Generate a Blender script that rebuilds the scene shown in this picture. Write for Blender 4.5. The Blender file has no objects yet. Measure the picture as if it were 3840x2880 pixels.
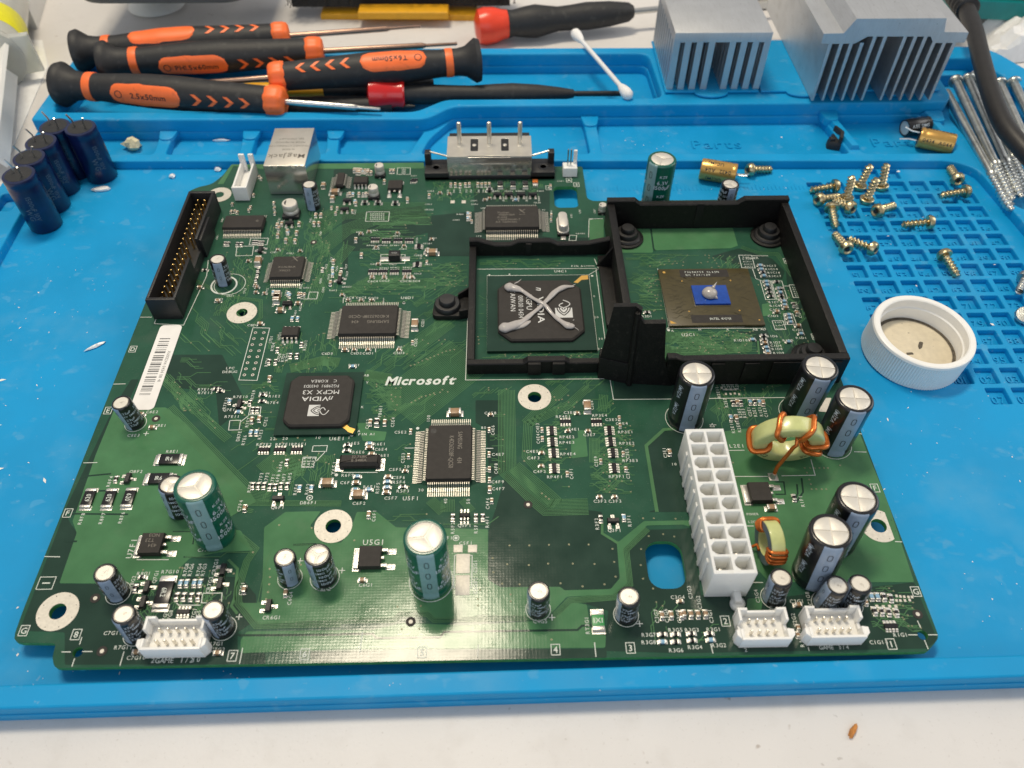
import bpy, math, random
from math import sin, cos, pi, radians, sqrt, atan2, hypot
from mathutils import Matrix, Vector
# One Blender unit is one centimetre. z = 0 is the top of the circuit board.
S = bpy.context.scene
S.unit_settings.system = 'METRIC'
S.unit_settings.scale_length = 0.01
COL = S.collection
RNG = random.Random(7)

# ------------------------------------------------------------------ camera
CAM_H, FPX = 18.74, 2950.0                     # camera height, focal length for a 3840 px wide frame
def _rot():
    t, r, y = 0.69714, 0.004158, -0.021672     # tilt from straight down, roll, yaw
    return (Matrix.Rotation(y, 3, 'Z') @ Matrix.Rotation(t, 3, 'X') @ Matrix.Rotation(r, 3, 'Z'))
CAM_R = _rot()
cam = bpy.data.cameras.new('camera')
cam_ob = bpy.data.objects.new('camera', cam)
COL.objects.link(cam_ob)
cam_ob.matrix_world = Matrix.Translation((0, 0, CAM_H)) @ CAM_R.to_4x4()
cam.sensor_width = 36.0
cam.lens = 36.0 * FPX / 3840.0
cam.clip_start, cam.clip_end = 0.5, 2000.0
cam.dof.use_dof = True
cam.dof.focus_distance = -((CAM_R.transposed() @ (Vector((1.0, 15.0, 0.3)) - Vector((0, 0, CAM_H)))).z)
cam.dof.aperture_fstop = cam.lens * 1e-3 / 0.15
S.camera = cam_ob

# ------------------------------------------------------------------ light: a lit ceiling panel over the far edge of the desk,
# a cool window behind the photographer, soft light from the white room
W = bpy.data.worlds.new('World'); S.world = W
W.use_nodes = True
W.node_tree.nodes['Background'].inputs[0].default_value = (0.93, 0.95, 1.0, 1)
W.node_tree.nodes['Background'].inputs[1].default_value = 0.36
def area_light(name, loc, target, sx, sy, power, color):
    L = bpy.data.lights.new(name, 'AREA')
    L.shape = 'RECTANGLE'; L.size = sx; L.size_y = sy
    L.energy = power; L.color = color
    o = bpy.data.objects.new(name, L); COL.objects.link(o)
    o.location = loc
    d = Vector(target) - Vector(loc)
    o.rotation_euler = d.to_track_quat('-Z', 'Y').to_euler()
    return o
area_light('ceiling_light', (-17.5, 49.0, 112.0), (0, 18, 0), 36, 14, 90000, (1.0, 0.88, 0.68))
area_light('window_light', (-25, -130, 75), (0, 20, 0), 170, 110, 54000, (0.72, 0.86, 1.0))
area_light('side_fill_light', (150, 60, 95), (0, 20, 0), 90, 110, 82000, (1.0, 0.97, 0.92))  # broad warm fill lamp from the right, out of view
S.view_settings.view_transform = 'Standard'
S.view_settings.look = 'None'
S.view_settings.exposure = 0.12
S.view_settings.gamma = 1.0

# ------------------------------------------------------------------ points read from the photograph, laid on a level plane
WIN = {'a': (0, 0, .5787), 'b': (1280, 0, .5787), 'c': (2560, 0, .5787), 'd': (0, 960, .5787), 'e': (1280, 960, .5787),
       'f': (2560, 960, .5787), 'g': (0, 1920, .5787), 'h': (1280, 1920, .5787), 'i': (2560, 1920, .5787),
       'A': (1620, 720, .4703), 'B': (2220, 700, .4821), 'C': (2440, 1300, .4823), 'D': (2440, 1800, .5063),
       'E': (1560, 420, .3074), 'p': (2400, 0, .3617), 'q': (3040, 0, .3617), 'r': (3200, 560, .4823),
       's': (800, 560, .3797), 't': (0, 0, .3617)}
EYE = Vector((0, 0, CAM_H))
def sight(w, x, y):
    ox, oy, k = WIN[w]
    return CAM_R @ Vector(((ox + k * x - 1920) / FPX, -(oy + k * y - 1440) / FPX, -1.0))
def at(w, x, y, z=0.0):
    d = sight(w, x, y)
    return EYE + d * ((z - CAM_H) / d.z)
def at_y(w, x, y, wy):                          # on the upright plane at depth wy
    d = sight(w, x, y)
    return EYE + d * (wy / d.y)
def above(base, w, x, y):                       # the point of that sight line nearest the vertical over base
    d = sight(w, x, y)
    k = (base.x * d.x + base.y * d.y) / (d.x ** 2 + d.y ** 2)
    return EYE + d * k

# ------------------------------------------------------------------ materials
def mat(name, col, rough=0.5, metal=0.0, var=0.0, vscale=3.0, bump=0.0, bscale=40.0, coat=0.0, spec=0.5,
        trans=0.0, sss=0.0, sss_r=(.1, .1, .1), speck=None, emit=None, rvar=0.0, detail=4.0):
    m = bpy.data.materials.new(name); m.use_nodes = True
    nt = m.node_tree; N = nt.nodes; Lk = nt.links
    b = N['Principled BSDF']
    b.inputs['Base Color'].default_value = (*col, 1)
    b.inputs['Roughness'].default_value = rough
    b.inputs['Metallic'].default_value = metal
    b.inputs['Specular IOR Level'].default_value = spec
    b.inputs['Coat Weight'].default_value = coat
    b.inputs['Coat Roughness'].default_value = 0.12
    b.inputs['Transmission Weight'].default_value = trans
    b.inputs['Subsurface Weight'].default_value = sss
    b.inputs['Subsurface Radius'].default_value = sss_r
    b.inputs['Subsurface Scale'].default_value = 1.0
    tc = N.new('ShaderNodeTexCoord')
    if var or speck or rvar:
        n = N.new('ShaderNodeTexNoise'); n.inputs['Scale'].default_value = vscale; n.inputs['Detail'].default_value = detail
        Lk.new(tc.outputs['Object'], n.inputs['Vector'])
        mr = N.new('ShaderNodeMapRange'); mr.inputs[1].default_value = .3; mr.inputs[2].default_value = .7
        mr.inputs[3].default_value = 1 - var; mr.inputs[4].default_value = 1 + var
        Lk.new(n.outputs['Fac'], mr.inputs[0])
        mx = N.new('ShaderNodeMix'); mx.data_type = 'RGBA'; mx.blend_type = 'MULTIPLY'
        mx.inputs[0].default_value = 1.0
        mx.inputs[6].default_value = (*col, 1)
        Lk.new(mr.outputs[0], mx.inputs[7])
        out = mx.outputs[2]
        if speck:                                # (scale, threshold, colour)
            sn = N.new('ShaderNodeTexNoise'); sn.inputs['Scale'].default_value = speck[0]; sn.inputs['Detail'].default_value = 2
            Lk.new(tc.outputs['Object'], sn.inputs['Vector'])
            sr = N.new('ShaderNodeMapRange'); sr.inputs[1].default_value = speck[1]; sr.inputs[2].default_value = speck[1] + .05
            Lk.new(sn.outputs['Fac'], sr.inputs[0])
            m2 = N.new('ShaderNodeMix'); m2.data_type = 'RGBA'
            Lk.new(sr.outputs[0], m2.inputs[0]); Lk.new(out, m2.inputs[6])
            m2.inputs[7].default_value = (*speck[2], 1)
            out = m2.outputs[2]
        Lk.new(out, b.inputs['Base Color'])
        if rvar:
            r2 = N.new('ShaderNodeMapRange'); r2.inputs[1].default_value = .3; r2.inputs[2].default_value = .7
            r2.inputs[3].default_value = max(.02, rough - rvar); r2.inputs[4].default_value = min(1, rough + rvar)
            Lk.new(n.outputs['Fac'], r2.inputs[0]); Lk.new(r2.outputs[0], b.inputs['Roughness'])
    if bump:
        n = N.new('ShaderNodeTexNoise'); n.inputs['Scale'].default_value = bscale; n.inputs['Detail'].default_value = 3
        Lk.new(tc.outputs['Object'], n.inputs['Vector'])
        bp = N.new('ShaderNodeBump'); bp.inputs['Strength'].default_value = bump; bp.inputs['Distance'].default_value = 0.02
        Lk.new(n.outputs['Fac'], bp.inputs['Height']); Lk.new(bp.outputs[0], b.inputs['Normal'])
    return m

def mask_mat(name, col, rough=0.13, var=0.12):
    """Solder mask: glossy lacquer over glass weave, with a fine crossed ripple."""
    m = mat(name, col, rough, var=var, vscale=1.3, coat=0.0, rvar=0.03, spec=.24)
    nt = m.node_tree; N = nt.nodes; Lk = nt.links
    tc = N.new('ShaderNodeTexCoord')
    sep = N.new('ShaderNodeSeparateXYZ'); Lk.new(tc.outputs['Object'], sep.inputs[0])
    hs = []
    for ax, fr in ((0, 2 * pi / .085), (1, 2 * pi / .075)):
        a = N.new('ShaderNodeMath'); a.operation = 'MULTIPLY'; a.inputs[1].default_value = fr
        Lk.new(sep.outputs[ax], a.inputs[0])
        s = N.new('ShaderNodeMath'); s.operation = 'SINE'; Lk.new(a.outputs[0], s.inputs[0]); hs.append(s)
    add = N.new('ShaderNodeMath'); add.operation = 'ADD'
    Lk.new(hs[0].outputs[0], add.inputs[0]); Lk.new(hs[1].outputs[0], add.inputs[1])
    n = N.new('ShaderNodeTexNoise'); n.inputs['Scale'].default_value = 3.2; n.inputs['Detail'].default_value = 7
    Lk.new(tc.outputs['Object'], n.inputs['Vector'])
    mul = N.new('ShaderNodeMath'); mul.operation = 'MULTIPLY_ADD'; mul.inputs[1].default_value = 24.0
    Lk.new(n.outputs['Fac'], mul.inputs[0]); Lk.new(add.outputs[0], mul.inputs[2])
    bp = N.new('ShaderNodeBump'); bp.inputs['Strength'].default_value = 0.5; bp.inputs['Distance'].default_value = 0.00018
    Lk.new(mul.outputs[0], bp.inputs['Height'])
    Lk.new(bp.outputs[0], N['Principled BSDF'].inputs['Normal'])
    return m

def wear(m, scale, thr, width, col, amount, stretch=(1, 1, 1), detail=6.0):
    """lay dust, scuffs or specks of one colour over a material"""
    nt = m.node_tree; N = nt.nodes; Lk = nt.links; b = N['Principled BSDF']
    tc = N.new('ShaderNodeTexCoord'); mp = N.new('ShaderNodeMapping'); mp.inputs['Scale'].default_value = stretch
    Lk.new(tc.outputs['Object'], mp.inputs['Vector'])
    n = N.new('ShaderNodeTexNoise'); n.inputs['Scale'].default_value = scale; n.inputs['Detail'].default_value = detail
    Lk.new(mp.outputs[0], n.inputs['Vector'])
    r = N.new('ShaderNodeMapRange'); r.inputs[1].default_value = thr; r.inputs[2].default_value = thr + width; r.inputs[4].default_value = amount
    Lk.new(n.outputs['Fac'], r.inputs[0])
    x = N.new('ShaderNodeMix'); x.data_type = 'RGBA'
    Lk.new(r.outputs[0], x.inputs[0])
    s = b.inputs['Base Color']
    if s.links: Lk.new(s.links[0].from_socket, x.inputs[6])
    else: x.inputs[6].default_value = s.default_value
    x.inputs[7].default_value = (*col, 1)
    Lk.new(x.outputs[2], s)

M = {}
M['table'] = mat('white_laminate', (.675, .65, .63), .5, var=.03, vscale=.35, bump=.25, bscale=9, speck=(2.6, .74, (.45, .40, .36)))
M['mat'] = mat('blue_silicone', (.0, .285, .60), .55, var=.06, spec=.3, vscale=.45, bump=.10, bscale=55, speck=(1.7, .66, (.035, .31, .60)), rvar=.1)
M['mask_mid'] = mask_mat('solder_mask_over_tracks', (.027, .088, .054))
M['mask_dark'] = mask_mat('solder_mask_on_bare_laminate', (.022, .050, .036))
M['mask_pour'] = mask_mat('solder_mask_over_copper', (.070, .188, .085))
M['mask_trace'] = mask_mat('solder_mask_over_trace', (.080, .190, .085))
M['laminate'] = mat('laminate_edge', (.05, .22, .05), .6, var=.2, vscale=8)
M['silk'] = mat('white_ink', (.64, .68, .62), .6, var=.06, vscale=30)
M['tin'] = mat('tinned_copper', (.78, .74, .66), .34, 0.85, var=.1, vscale=12, bump=.15, bscale=60)
M['via'] = mat('small_tinned_ring', (.30, .30, .18), .5, .2)
M['pad'] = mat('dull_tin_ring', (.66, .62, .54), .55, 0.35, var=.08, vscale=14, bump=.3, bscale=50)
M['lead'] = mat('tinned_lead', (.60, .57, .50), .38, .75, bump=.2, bscale=60)
M['cpu_track'] = mat('carrier_track', (.045, .036, .012), .4)
M['solder'] = mat('solder', (.66, .64, .60), .32, .85, bump=.3, bscale=60)
M['chip'] = mat('chip_epoxy', (.034, .030, .027), .6, spec=.28, var=.12, vscale=6, bump=.25, bscale=160)
M['chipink'] = mat('chip_marking', (.20, .18, .15), .6)
M['chipink2'] = mat('bright_chip_marking', (.60, .60, .58), .5)
M['black'] = mat('black_plastic', (.011, .011, .012), .42, var=.2, vscale=4, bump=.3, bscale=90)
M['frameblack'] = mat('grainy_black_plastic', (.0055, .005, .0048), .45, spec=.32, var=.3, vscale=9, bump=.6, bscale=55, speck=(38, .68, (.06, .05, .04)))
M['rubber'] = mat('black_rubber', (.016, .016, .017), .55, var=.15, vscale=5, bump=.3, bscale=60)
M['sleeve_black'] = mat('black_sleeve', (.008, .008, .010), .28, coat=.3, var=.2, vscale=4)
M['sleeve_green'] = mat('green_sleeve', (.002, .095, .062), .28, coat=.3, var=.12, vscale=4)
M['sleeve_blue'] = mat('navy_sleeve', (.004, .009, .052), .3, coat=.2, var=.3, vscale=2)
M['sleeve_gold'] = mat('gold_sleeve', (.62, .36, .10), .28, .55, var=.08, vscale=4)
M['stripe'] = mat('pale_blue_stripe', (.29, .37, .49), .3, coat=.3, var=.06, vscale=6)
M['stripe_green'] = mat('pale_green_stripe', (.22, .38, .40), .3, coat=.3, var=.06, vscale=6)
M['ink_white'] = mat('sleeve_print_pale', (.50, .58, .66), .4)
M['ink_grey'] = mat('grey_print', (.10, .10, .10), .5)
M['ink_navy'] = mat('dim_sleeve_print', (.075, .095, .13), .4)
M['ink_black'] = mat('sleeve_print_dark', (.015, .015, .018), .4)
M['alu'] = mat('aluminium_can', (.70, .665, .60), .5, .6, bump=.2, bscale=40, var=.04, vscale=5)
M['heatsink'] = mat('extruded_aluminium', (.62, .63, .64), .46, .85, var=.05, vscale=1.2, bump=.2, bscale=90)
M['steel'] = mat('steel', (.62, .61, .58), .28, 1.0, var=.12, vscale=3, bump=.2, bscale=20)
M['copper_steel'] = mat('copper_coloured_steel', (.42, .27, .20), .35, .9, var=.1, vscale=3)
M['zinc'] = mat('zinc_plated_steel', (.60, .61, .58), .33, 1.0, var=.2, vscale=3, bump=.3, bscale=30)
M['brass'] = mat('yellow_zinc_plated_steel', (.60, .50, .30), .30, 1.0, var=.2, vscale=6, bump=.2, bscale=25)
M['shell'] = mat('bright_plated_shell', (.74, .69, .60), .36, .8, var=.08, vscale=2, bump=.1, bscale=8)
M['mirror'] = mat('polished_plated_shell', (.56, .54, .50), .17, .9, bump=.05, bscale=5)
M['nylon'] = mat('milky_nylon', (.93, .93, .89), .32, trans=.12, sss=.5, sss_r=(.25, .25, .25), var=.03, vscale=4)
M['whiteplastic'] = mat('white_plastic', (.84, .83, .80), .38, sss=.15, sss_r=(.1, .1, .1), var=.02, vscale=3)
M['gold'] = mat('gold_contact', (.85, .58, .22), .25, 1.0)
M['ceramic'] = mat('tan_ceramic', (.32, .20, .11), .4, var=.15, vscale=20)
M['resistor'] = mat('black_glaze', (.012, .011, .012), .25, var=.2, vscale=12)
M['resistor_blue'] = mat('pale_blue_glaze', (.22, .40, .55), .25, var=.2, vscale=12)
M['fuse'] = mat('green_fuse', (.05, .30, .09), .35)
M['copper'] = mat('enamelled_copper', (.74, .20, .04), .25, .6, var=.15, vscale=6)
M['ferrite'] = mat('yellow_green_ferrite', (.56, .59, .25), .28, var=.06, vscale=6, coat=.3)
M['ferrite_blue'] = mat('blue_grey_ferrite', (.12, .17, .21), .4)
M['paste'] = mat('grey_thermal_paste', (.44, .41, .39), .2, spec=.5, var=.05, vscale=6, bump=.2, bscale=8, sss=.05)
M['die'] = mat('blue_processor_die', (.008, .060, .34), .18, coat=.4, var=.1, vscale=8)
M['cpu_sub'] = mat('bronze_processor_board', (.060, .046, .013), .36, var=.15, vscale=5, coat=.2)
M['cpu_edge'] = mat('brown_laminate_edge', (.24, .11, .04), .5, var=.2, vscale=9)
M['goldpad'] = mat('gold_pad', (.85, .50, .12), .35, .6)
M['orange'] = mat('orange_rubber', (.95, .17, .035), .45, var=.05, vscale=3, bump=.1, bscale=40)
M['red'] = mat('red_plastic', (.62, .012, .012), .22, coat=.3, var=.06, vscale=3)
M['redorange'] = mat('red_orange_plastic', (.82, .060, .022), .3, var=.05, vscale=3)
M['yellow'] = mat('yellow_plastic', (.74, .37, .015), .4, var=.06, vscale=3)
M['yellowlabel'] = mat('yellow_label', (.80, .74, .01), .4, var=.06, vscale=3)
M['clear'] = mat('clear_plastic', (.86, .86, .80), .15, trans=.55, var=.03, vscale=3)
M['purple'] = mat('purple_card', (.055, .02, .16), .5, var=.1, vscale=2)
M['greyplastic'] = mat('grey_plastic', (.085, .09, .09), .42, var=.08, vscale=2, bump=.2, bscale=30)
M['teal'] = mat('teal_plastic', (.0, .20, .20), .3, var=.08, vscale=2)
M['cable'] = mat('black_brown_cable', (.018, .016, .015), .48, var=.2, vscale=4, bump=.2, bscale=25)
M['cotton'] = mat('cotton', (.84, .83, .82), .9, var=.05, vscale=12, bump=.6, bscale=25, sss=.2)
M['stick'] = mat('white_stick', (.82, .82, .82), .4, var=.03, vscale=5)
M['tissue'] = mat('tissue_paper', (.80, .80, .80), .9, var=.05, vscale=3, bump=.3, bscale=18)
M['liner'] = mat('cream_cap_liner', (.66, .58, .43), .55, var=.07, vscale=5, speck=(7, .71, (.30, .26, .19)), bump=.1, bscale=30)
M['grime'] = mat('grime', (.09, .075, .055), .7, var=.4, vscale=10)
M['foil'] = mat('solder_flake', (.85, .85, .85), .4, .3, bump=.6, bscale=12)
M['crumb'] = mat('cream_crumb', (.66, .60, .40), .7, var=.2, vscale=6)
M['rust'] = mat('orange_crumb', (.55, .22, .05), .7, var=.3, vscale=6)
M['bristle'] = mat('black_bristle', (.012, .012, .012), .6)
M['label'] = mat('white_paper_label', (.82, .80, .77), .6, var=.03, vscale=3)
wear(M['mat'], .55, .52, .22, (.10, .36, .60), .35)
wear(M['mat'], 5.5, .70, .05, (.24, .42, .58), .35, detail=3)
wear(M['mat'], 1.1, .62, .14, (.14, .38, .60), .35, (1, 1.8, 1))
wear(M['table'], 4.0, .73, .03, (.36, .33, .30), .5, detail=2)
wear(M['table'], 1.2, .55, .25, (.56, .53, .50), .5)
wear(M['table'], 16, .66, .06, (.52, .49, .46), .5, detail=3)
wear(M['heatsink'], 2.5, .5, .25, (.50, .50, .50), .6, (14, .6, 1))
wear(M['heatsink'], 9, .70, .03, (.30, .30, .29), .5, detail=2)
wear(M['mask_mid'], 1.1, .55, .2, (.07, .11, .08), .35); wear(M['mask_mid'], 26, .69, .04, (.22, .24, .18), .5, detail=2)
wear(M['mask_pour'], 1.6, .55, .2, (.11, .20, .11), .35); wear(M['rubber'], 3, .58, .12, (.05, .048, .045), .6)
wear(M['orange'], 3.5, .60, .15, (.45, .09, .03), .5); wear(M['nylon'], 4, .62, .10, (.70, .66, .55), .3)
wear(M['frameblack'], 6, .60, .12, (.045, .04, .034), .4)
# ------------------------------------------------------------------ geometry helpers
class MB:
    """Collects shapes into one mesh. Every shape takes a material slot index."""
    def __init__(s, T=None):
        s.v, s.f, s.mi = [], [], []
        s.T = T or Matrix.Identity(4)
    def add(s, vs, fs, mi=0):
        n = len(s.v)
        T = s.T
        s.v += [tuple(T @ Vector(p)) for p in vs]
        s.f += [tuple(n + i for i in f) for f in fs]
        s.mi += [mi] * len(fs)
    def box(s, c, d, mi=0, bev=0.0, rz=0.0):
        x, y = d[0] / 2, d[1] / 2
        P = [(-x, -y), (x, -y), (x, y), (-x, y)]
        ca, sa = cos(rz), sin(rz)
        P = [(c[0] + ca * a - sa * b, c[1] + sa * a + ca * b) for a, b in P]
        s.prism(P, c[2] - d[2] / 2, c[2] + d[2] / 2, mi, bev)
    def loft(s, poly, rings, mi=0, capb=True, capt=True):
        """poly CCW, rings = [(inset, z), ...] from bottom to top"""
        n = len(poly); vs = []; fs = []
        for ins, z in rings:
            q = inset(poly, ins) if ins else poly
            vs += [(p[0], p[1], z) for p in q]
        for k in range(len(rings) - 1):
            for i in range(n):
                j = (i + 1) % n
                fs.append((k * n + i, k * n + j, (k + 1) * n + j, (k + 1) * n + i))
        if capb: fs.append(tuple(range(n - 1, -1, -1)))
        if capt: fs.append(tuple((len(rings) - 1) * n + i for i in range(n)))
        s.add(vs, fs, mi)
    def prism(s, poly, z0, z1, mi=0, bev=0.0):
        poly = ccw(poly)
        if bev:
            s.loft(poly, [(0, z0), (0, z1 - bev), (bev * .3, z1 - bev * .3), (bev, z1)], mi)
        else:
            s.loft(poly, [(0, z0), (0, z1)], mi)
    def lathe(s, prof, n=24, mi=0, c=(0, 0, 0), a0=0.0, a1=2 * pi, ends=True):
        """profile of (radius, z) turned round the z axis"""
        full = abs(a1 - a0 - 2 * pi) < 1e-6
        m = n if full else n + 1
        vs = []; fs = []
        for r, z in prof:
            for i in range(m):
                a = a0 + (a1 - a0) * i / n
                vs.append((c[0] + r * cos(a), c[1] + r * sin(a), c[2] + z))
        for k in range(len(prof) - 1):
            for i in range(n):
                j = (i + 1) % m if full else i + 1
                fs.append((k * m + i, k * m + j, (k + 1) * m + j, (k + 1) * m + i))
        if full and ends:
            if prof[0][0] > 1e-6: fs.append(tuple(range(m - 1, -1, -1)))
            if prof[-1][0] > 1e-6: fs.append(tuple((len(prof) - 1) * m + i for i in range(m)))
        s.add(vs, fs, mi)
    def tube(s, path, r, n=8, mi=0, closed=False):
        P = [Vector(p) for p in path]
        m = len(P)
        rr = r if isinstance(r, (list, tuple)) else [r] * m
        up = Vector((0.13, 0.21, 1)).normalized()
        vs = []; fs = []
        t0 = None
        for k in range(m):
            if closed: t = P[(k + 1) % m] - P[k - 1]
            else: t = P[min(k + 1, m - 1)] - P[max(k - 1, 0)]
            t.normalize()
            if t0 is None:
                if abs(t.dot(up)) > .9: up = Vector((1, 0.1, 0))
                x = (up - t * up.dot(t)).normalized()
            else:
                x = (x - t * x.dot(t)).normalized()
            t0 = t
            y = t.cross(x)
            for i in range(n):
                a = 2 * pi * i / n
                vs.append(P[k] + (x * cos(a) + y * sin(a)) * rr[k])
        for k in range(m if closed else m - 1):
            for i in range(n):
                j = (i + 1) % n; k2 = (k + 1) % m
                fs.append((k * n + i, k * n + j, k2 * n + j, k2 * n + i))
        if not closed:
            fs.append(tuple(range(n - 1, -1, -1))); fs.append(tuple((m - 1) * n + i for i in range(n)))
        s.add(vs, fs, mi)
    def ribbon(s, path, w, z, mi=0, h=0.0):
        """flat strip along a 2D polyline, mitred, optionally a little raised with sides"""
        P = [Vector((p[0], p[1])) for p in path]
        if len(P) < 2: return
        L, R = offset_line(P, w / 2), offset_line(P, -w / 2)
        n = len(P)
        vs = [(p.x, p.y, z) for p in L] + [(p.x, p.y, z) for p in R]
        fs = [(n + i, n + i + 1, i + 1, i) for i in range(n - 1)]
        s.add(vs, fs, mi)
    def disc(s, c, r, z, n=10, mi=0, r0=0.0):
        if r0:
            vs = [(c[0] + r * cos(2 * pi * i / n), c[1] + r * sin(2 * pi * i / n), z) for i in range(n)]
            vs += [(c[0] + r0 * cos(2 * pi * i / n), c[1] + r0 * sin(2 * pi * i / n), z) for i in range(n)]
            s.add(vs, [(i, (i + 1) % n, n + (i + 1) % n, n + i) for i in range(n)], mi)
        else:
            s.add([(c[0] + r * cos(2 * pi * i / n), c[1] + r * sin(2 * pi * i / n), z) for i in range(n)], [tuple(range(n))], mi)
    def poly(s, pts, z, mi=0):
        pts = ccw(pts)
        s.add([(p[0], p[1], z) for p in pts], [tuple(range(len(pts)))], mi)
    def mesh(s, name, mats, smooth=35):
        me = bpy.data.meshes.new(name)
        me.from_pydata(s.v, [], s.f)
        for m in mats: me.materials.append(M[m])
        if len(mats) > 1: me.polygons.foreach_set('material_index', s.mi)
        if smooth:
            me.shade_smooth(); me.set_sharp_from_angle(angle=radians(smooth))
        me.update()
        return me

def ccw(p):
    p = [(q[0], q[1]) for q in p]
    a = sum(p[i][0] * p[(i + 1) % len(p)][1] - p[(i + 1) % len(p)][0] * p[i][1] for i in range(len(p)))
    return p if a > 0 else p[::-1]
def inset(poly, d):
    n = len(poly); out = []
    for i in range(n):
        a, b, c = (Vector(poly[i - 1][:2]), Vector(poly[i][:2]), Vector(poly[(i + 1) % n][:2]))
        u, w = (b - a), (c - b)
        if u.length < 1e-9 or w.length < 1e-9: out.append((b.x, b.y)); continue
        u.normalize(); w.normalize()
        n1, n2 = Vector((-u.y, u.x)), Vector((-w.y, w.x))
        m = n1 + n2
        k = d / max(.35, (1 + n1.dot(n2)))
        q = b + m * k
        out.append((q.x, q.y))
    return out
def offset_line(P, d):
    n = len(P); out = []
    for i in range(n):
        if i == 0: u = (P[1] - P[0]).normalized(); out.append(P[0] + Vector((-u.y, u.x)) * d); continue
        if i == n - 1: u = (P[-1] - P[-2]).normalized(); out.append(P[-1] + Vector((-u.y, u.x)) * d); continue
        u, w = (P[i] - P[i - 1]).normalized(), (P[i + 1] - P[i]).normalized()
        n1, n2 = Vector((-u.y, u.x)), Vector((-w.y, w.x))
        out.append(P[i] + (n1 + n2) * (d / max(.4, 1 + n1.dot(n2))))
    return out
def rrect(x0, y0, x1, y1, r, n=4):
    out = []
    for cx, cy, a in ((x1 - r, y1 - r, 0), (x0 + r, y1 - r, pi / 2), (x0 + r, y0 + r, pi), (x1 - r, y0 + r, 1.5 * pi)):
        out += [(cx + r * cos(a + pi / 2 * k / n), cy + r * sin(a + pi / 2 * k / n)) for k in range(n + 1)]
    return out
def rounded(poly, r, n=4):
    """round the corners of a polygon; r one radius or a list"""
    m = len(poly); out = []
    for i in range(m):
        a, b, c = Vector(poly[i - 1][:2]), Vector(poly[i][:2]), Vector(poly[(i + 1) % m][:2])
        ri = r[i] if isinstance(r, (list, tuple)) else r
        u, w = (a - b), (c - b)
        d = min(ri, u.length * .45, w.length * .45)
        p, q = b + u.normalized() * d, b + w.normalized() * d
        for k in range(n + 1):
            t = k / n
            s = p * (1 - t) ** 2 + b * 2 * t * (1 - t) + q * t * t
            out.append((s.x, s.y))
    return out
def circle(c, r, n=24):
    return [(c[0] + r * cos(2 * pi * i / n), c[1] + r * sin(2 * pi * i / n)) for i in range(n)]

def plate(loops, z0, z1, bev=0.0, mats=('mat',), smooth=40, side_mat=None, name='plate'):
    """solid with holes: first loop is the outline"""
    cu = bpy.data.curves.new('tmp', 'CURVE'); cu.dimensions = '2D'; cu.fill_mode = 'BOTH'
    for k, L in enumerate(loops):
        L = ccw(L)
        if k: L = L[::-1]
        sp = cu.splines.new('POLY'); sp.points.add(len(L) - 1)
        for i, p in enumerate(L): sp.points[i].co = (p[0], p[1], 0, 1)
        sp.use_cyclic_u = True
    cu.extrude = max(0.0, (z1 - z0) / 2 - bev)
    cu.bevel_depth = bev; cu.bevel_resolution = 2; cu.offset = -bev
    ob = bpy.data.objects.new('tmp', cu)
    me = bpy.data.meshes.new_from_object(ob)
    bpy.data.objects.remove(ob); bpy.data.curves.remove(cu)
    me.transform(Matrix.Translation((0, 0, (z0 + z1) / 2)))
    me.materials.clear()
    for m in mats: me.materials.append(M[m])
    if len(mats) > 1:
        for p in me.polygons: p.material_index = 0 if p.normal.z > .5 else 1
    me.name = name
    if smooth:
        me.shade_smooth(); me.set_sharp_from_angle(angle=radians(smooth))
    return me

# lettering: outlines of the built-in font, filled flat
_glyph = {}
def glyph(ch, bold=0.0):
    key = (ch, bold)
    if key not in _glyph:
        cu = bpy.data.curves.new('t', 'FONT'); cu.body = ch; cu.size = 1.0; cu.resolution_u = 2; cu.offset = bold
        ob = bpy.data.objects.new('t', cu)
        me = bpy.data.meshes.new_from_object(ob)
        v = [(p.co.x, p.co.y) for p in me.vertices]
        f = [tuple(p.vertices) for p in me.polygons]
        bpy.data.objects.remove(ob); bpy.data.curves.remove(cu); bpy.data.meshes.remove(me)
        x1 = max([p[0] for p in v], default=.3); x0 = min([p[0] for p in v], default=0)
        _glyph[key] = (v, f, x0, x1)
    return _glyph[key]
def lay(text, h, mono=0.0, bold=0.0, gap=.10, shear=0.0, sx=1.0):
    """glyph pieces of a line of text of capital height h, centred on its middle"""
    k = h / .70
    out = []; x = 0.0
    for ch in text:
        if ch == ' ': x += mono or .34; continue
        v, f, x0, x1 = glyph(ch, bold)
        w = x1 - x0
        ox = x - x0 + ((mono - w) / 2 if mono else 0)
        out.append(([((px + ox) , py) for px, py in v], f))
        x += mono if mono else w + gap
    W = x - (0 if mono else gap)
    return [([((px - W / 2) * k * sx + shear * py * k, (py - .35) * k) for px, py in v], f) for v, f in out], W * k * sx
def write(mb, text, c, h, z, rot=0, mi=0, **kw):
    a = radians(rot); ca, sa = cos(a), sin(a)
    g, w = lay(text, h, **kw)
    for v, f in g:
        mb.add([(c[0] + ca * x - sa * y, c[1] + sa * x + ca * y, z) for x, y in v], f, mi)
    return w
def write_map(mb, text, h, fn, mi=0, rot=0, **kw):
    """lettering laid on a curved surface by fn(u, v)"""
    a = radians(rot); ca, sa = cos(a), sin(a)
    g, w = lay(text, h, **kw)
    for v, f in g:
        mb.add([fn(ca * x - sa * y, sa * x + ca * y) for x, y in v], f, mi)

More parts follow.
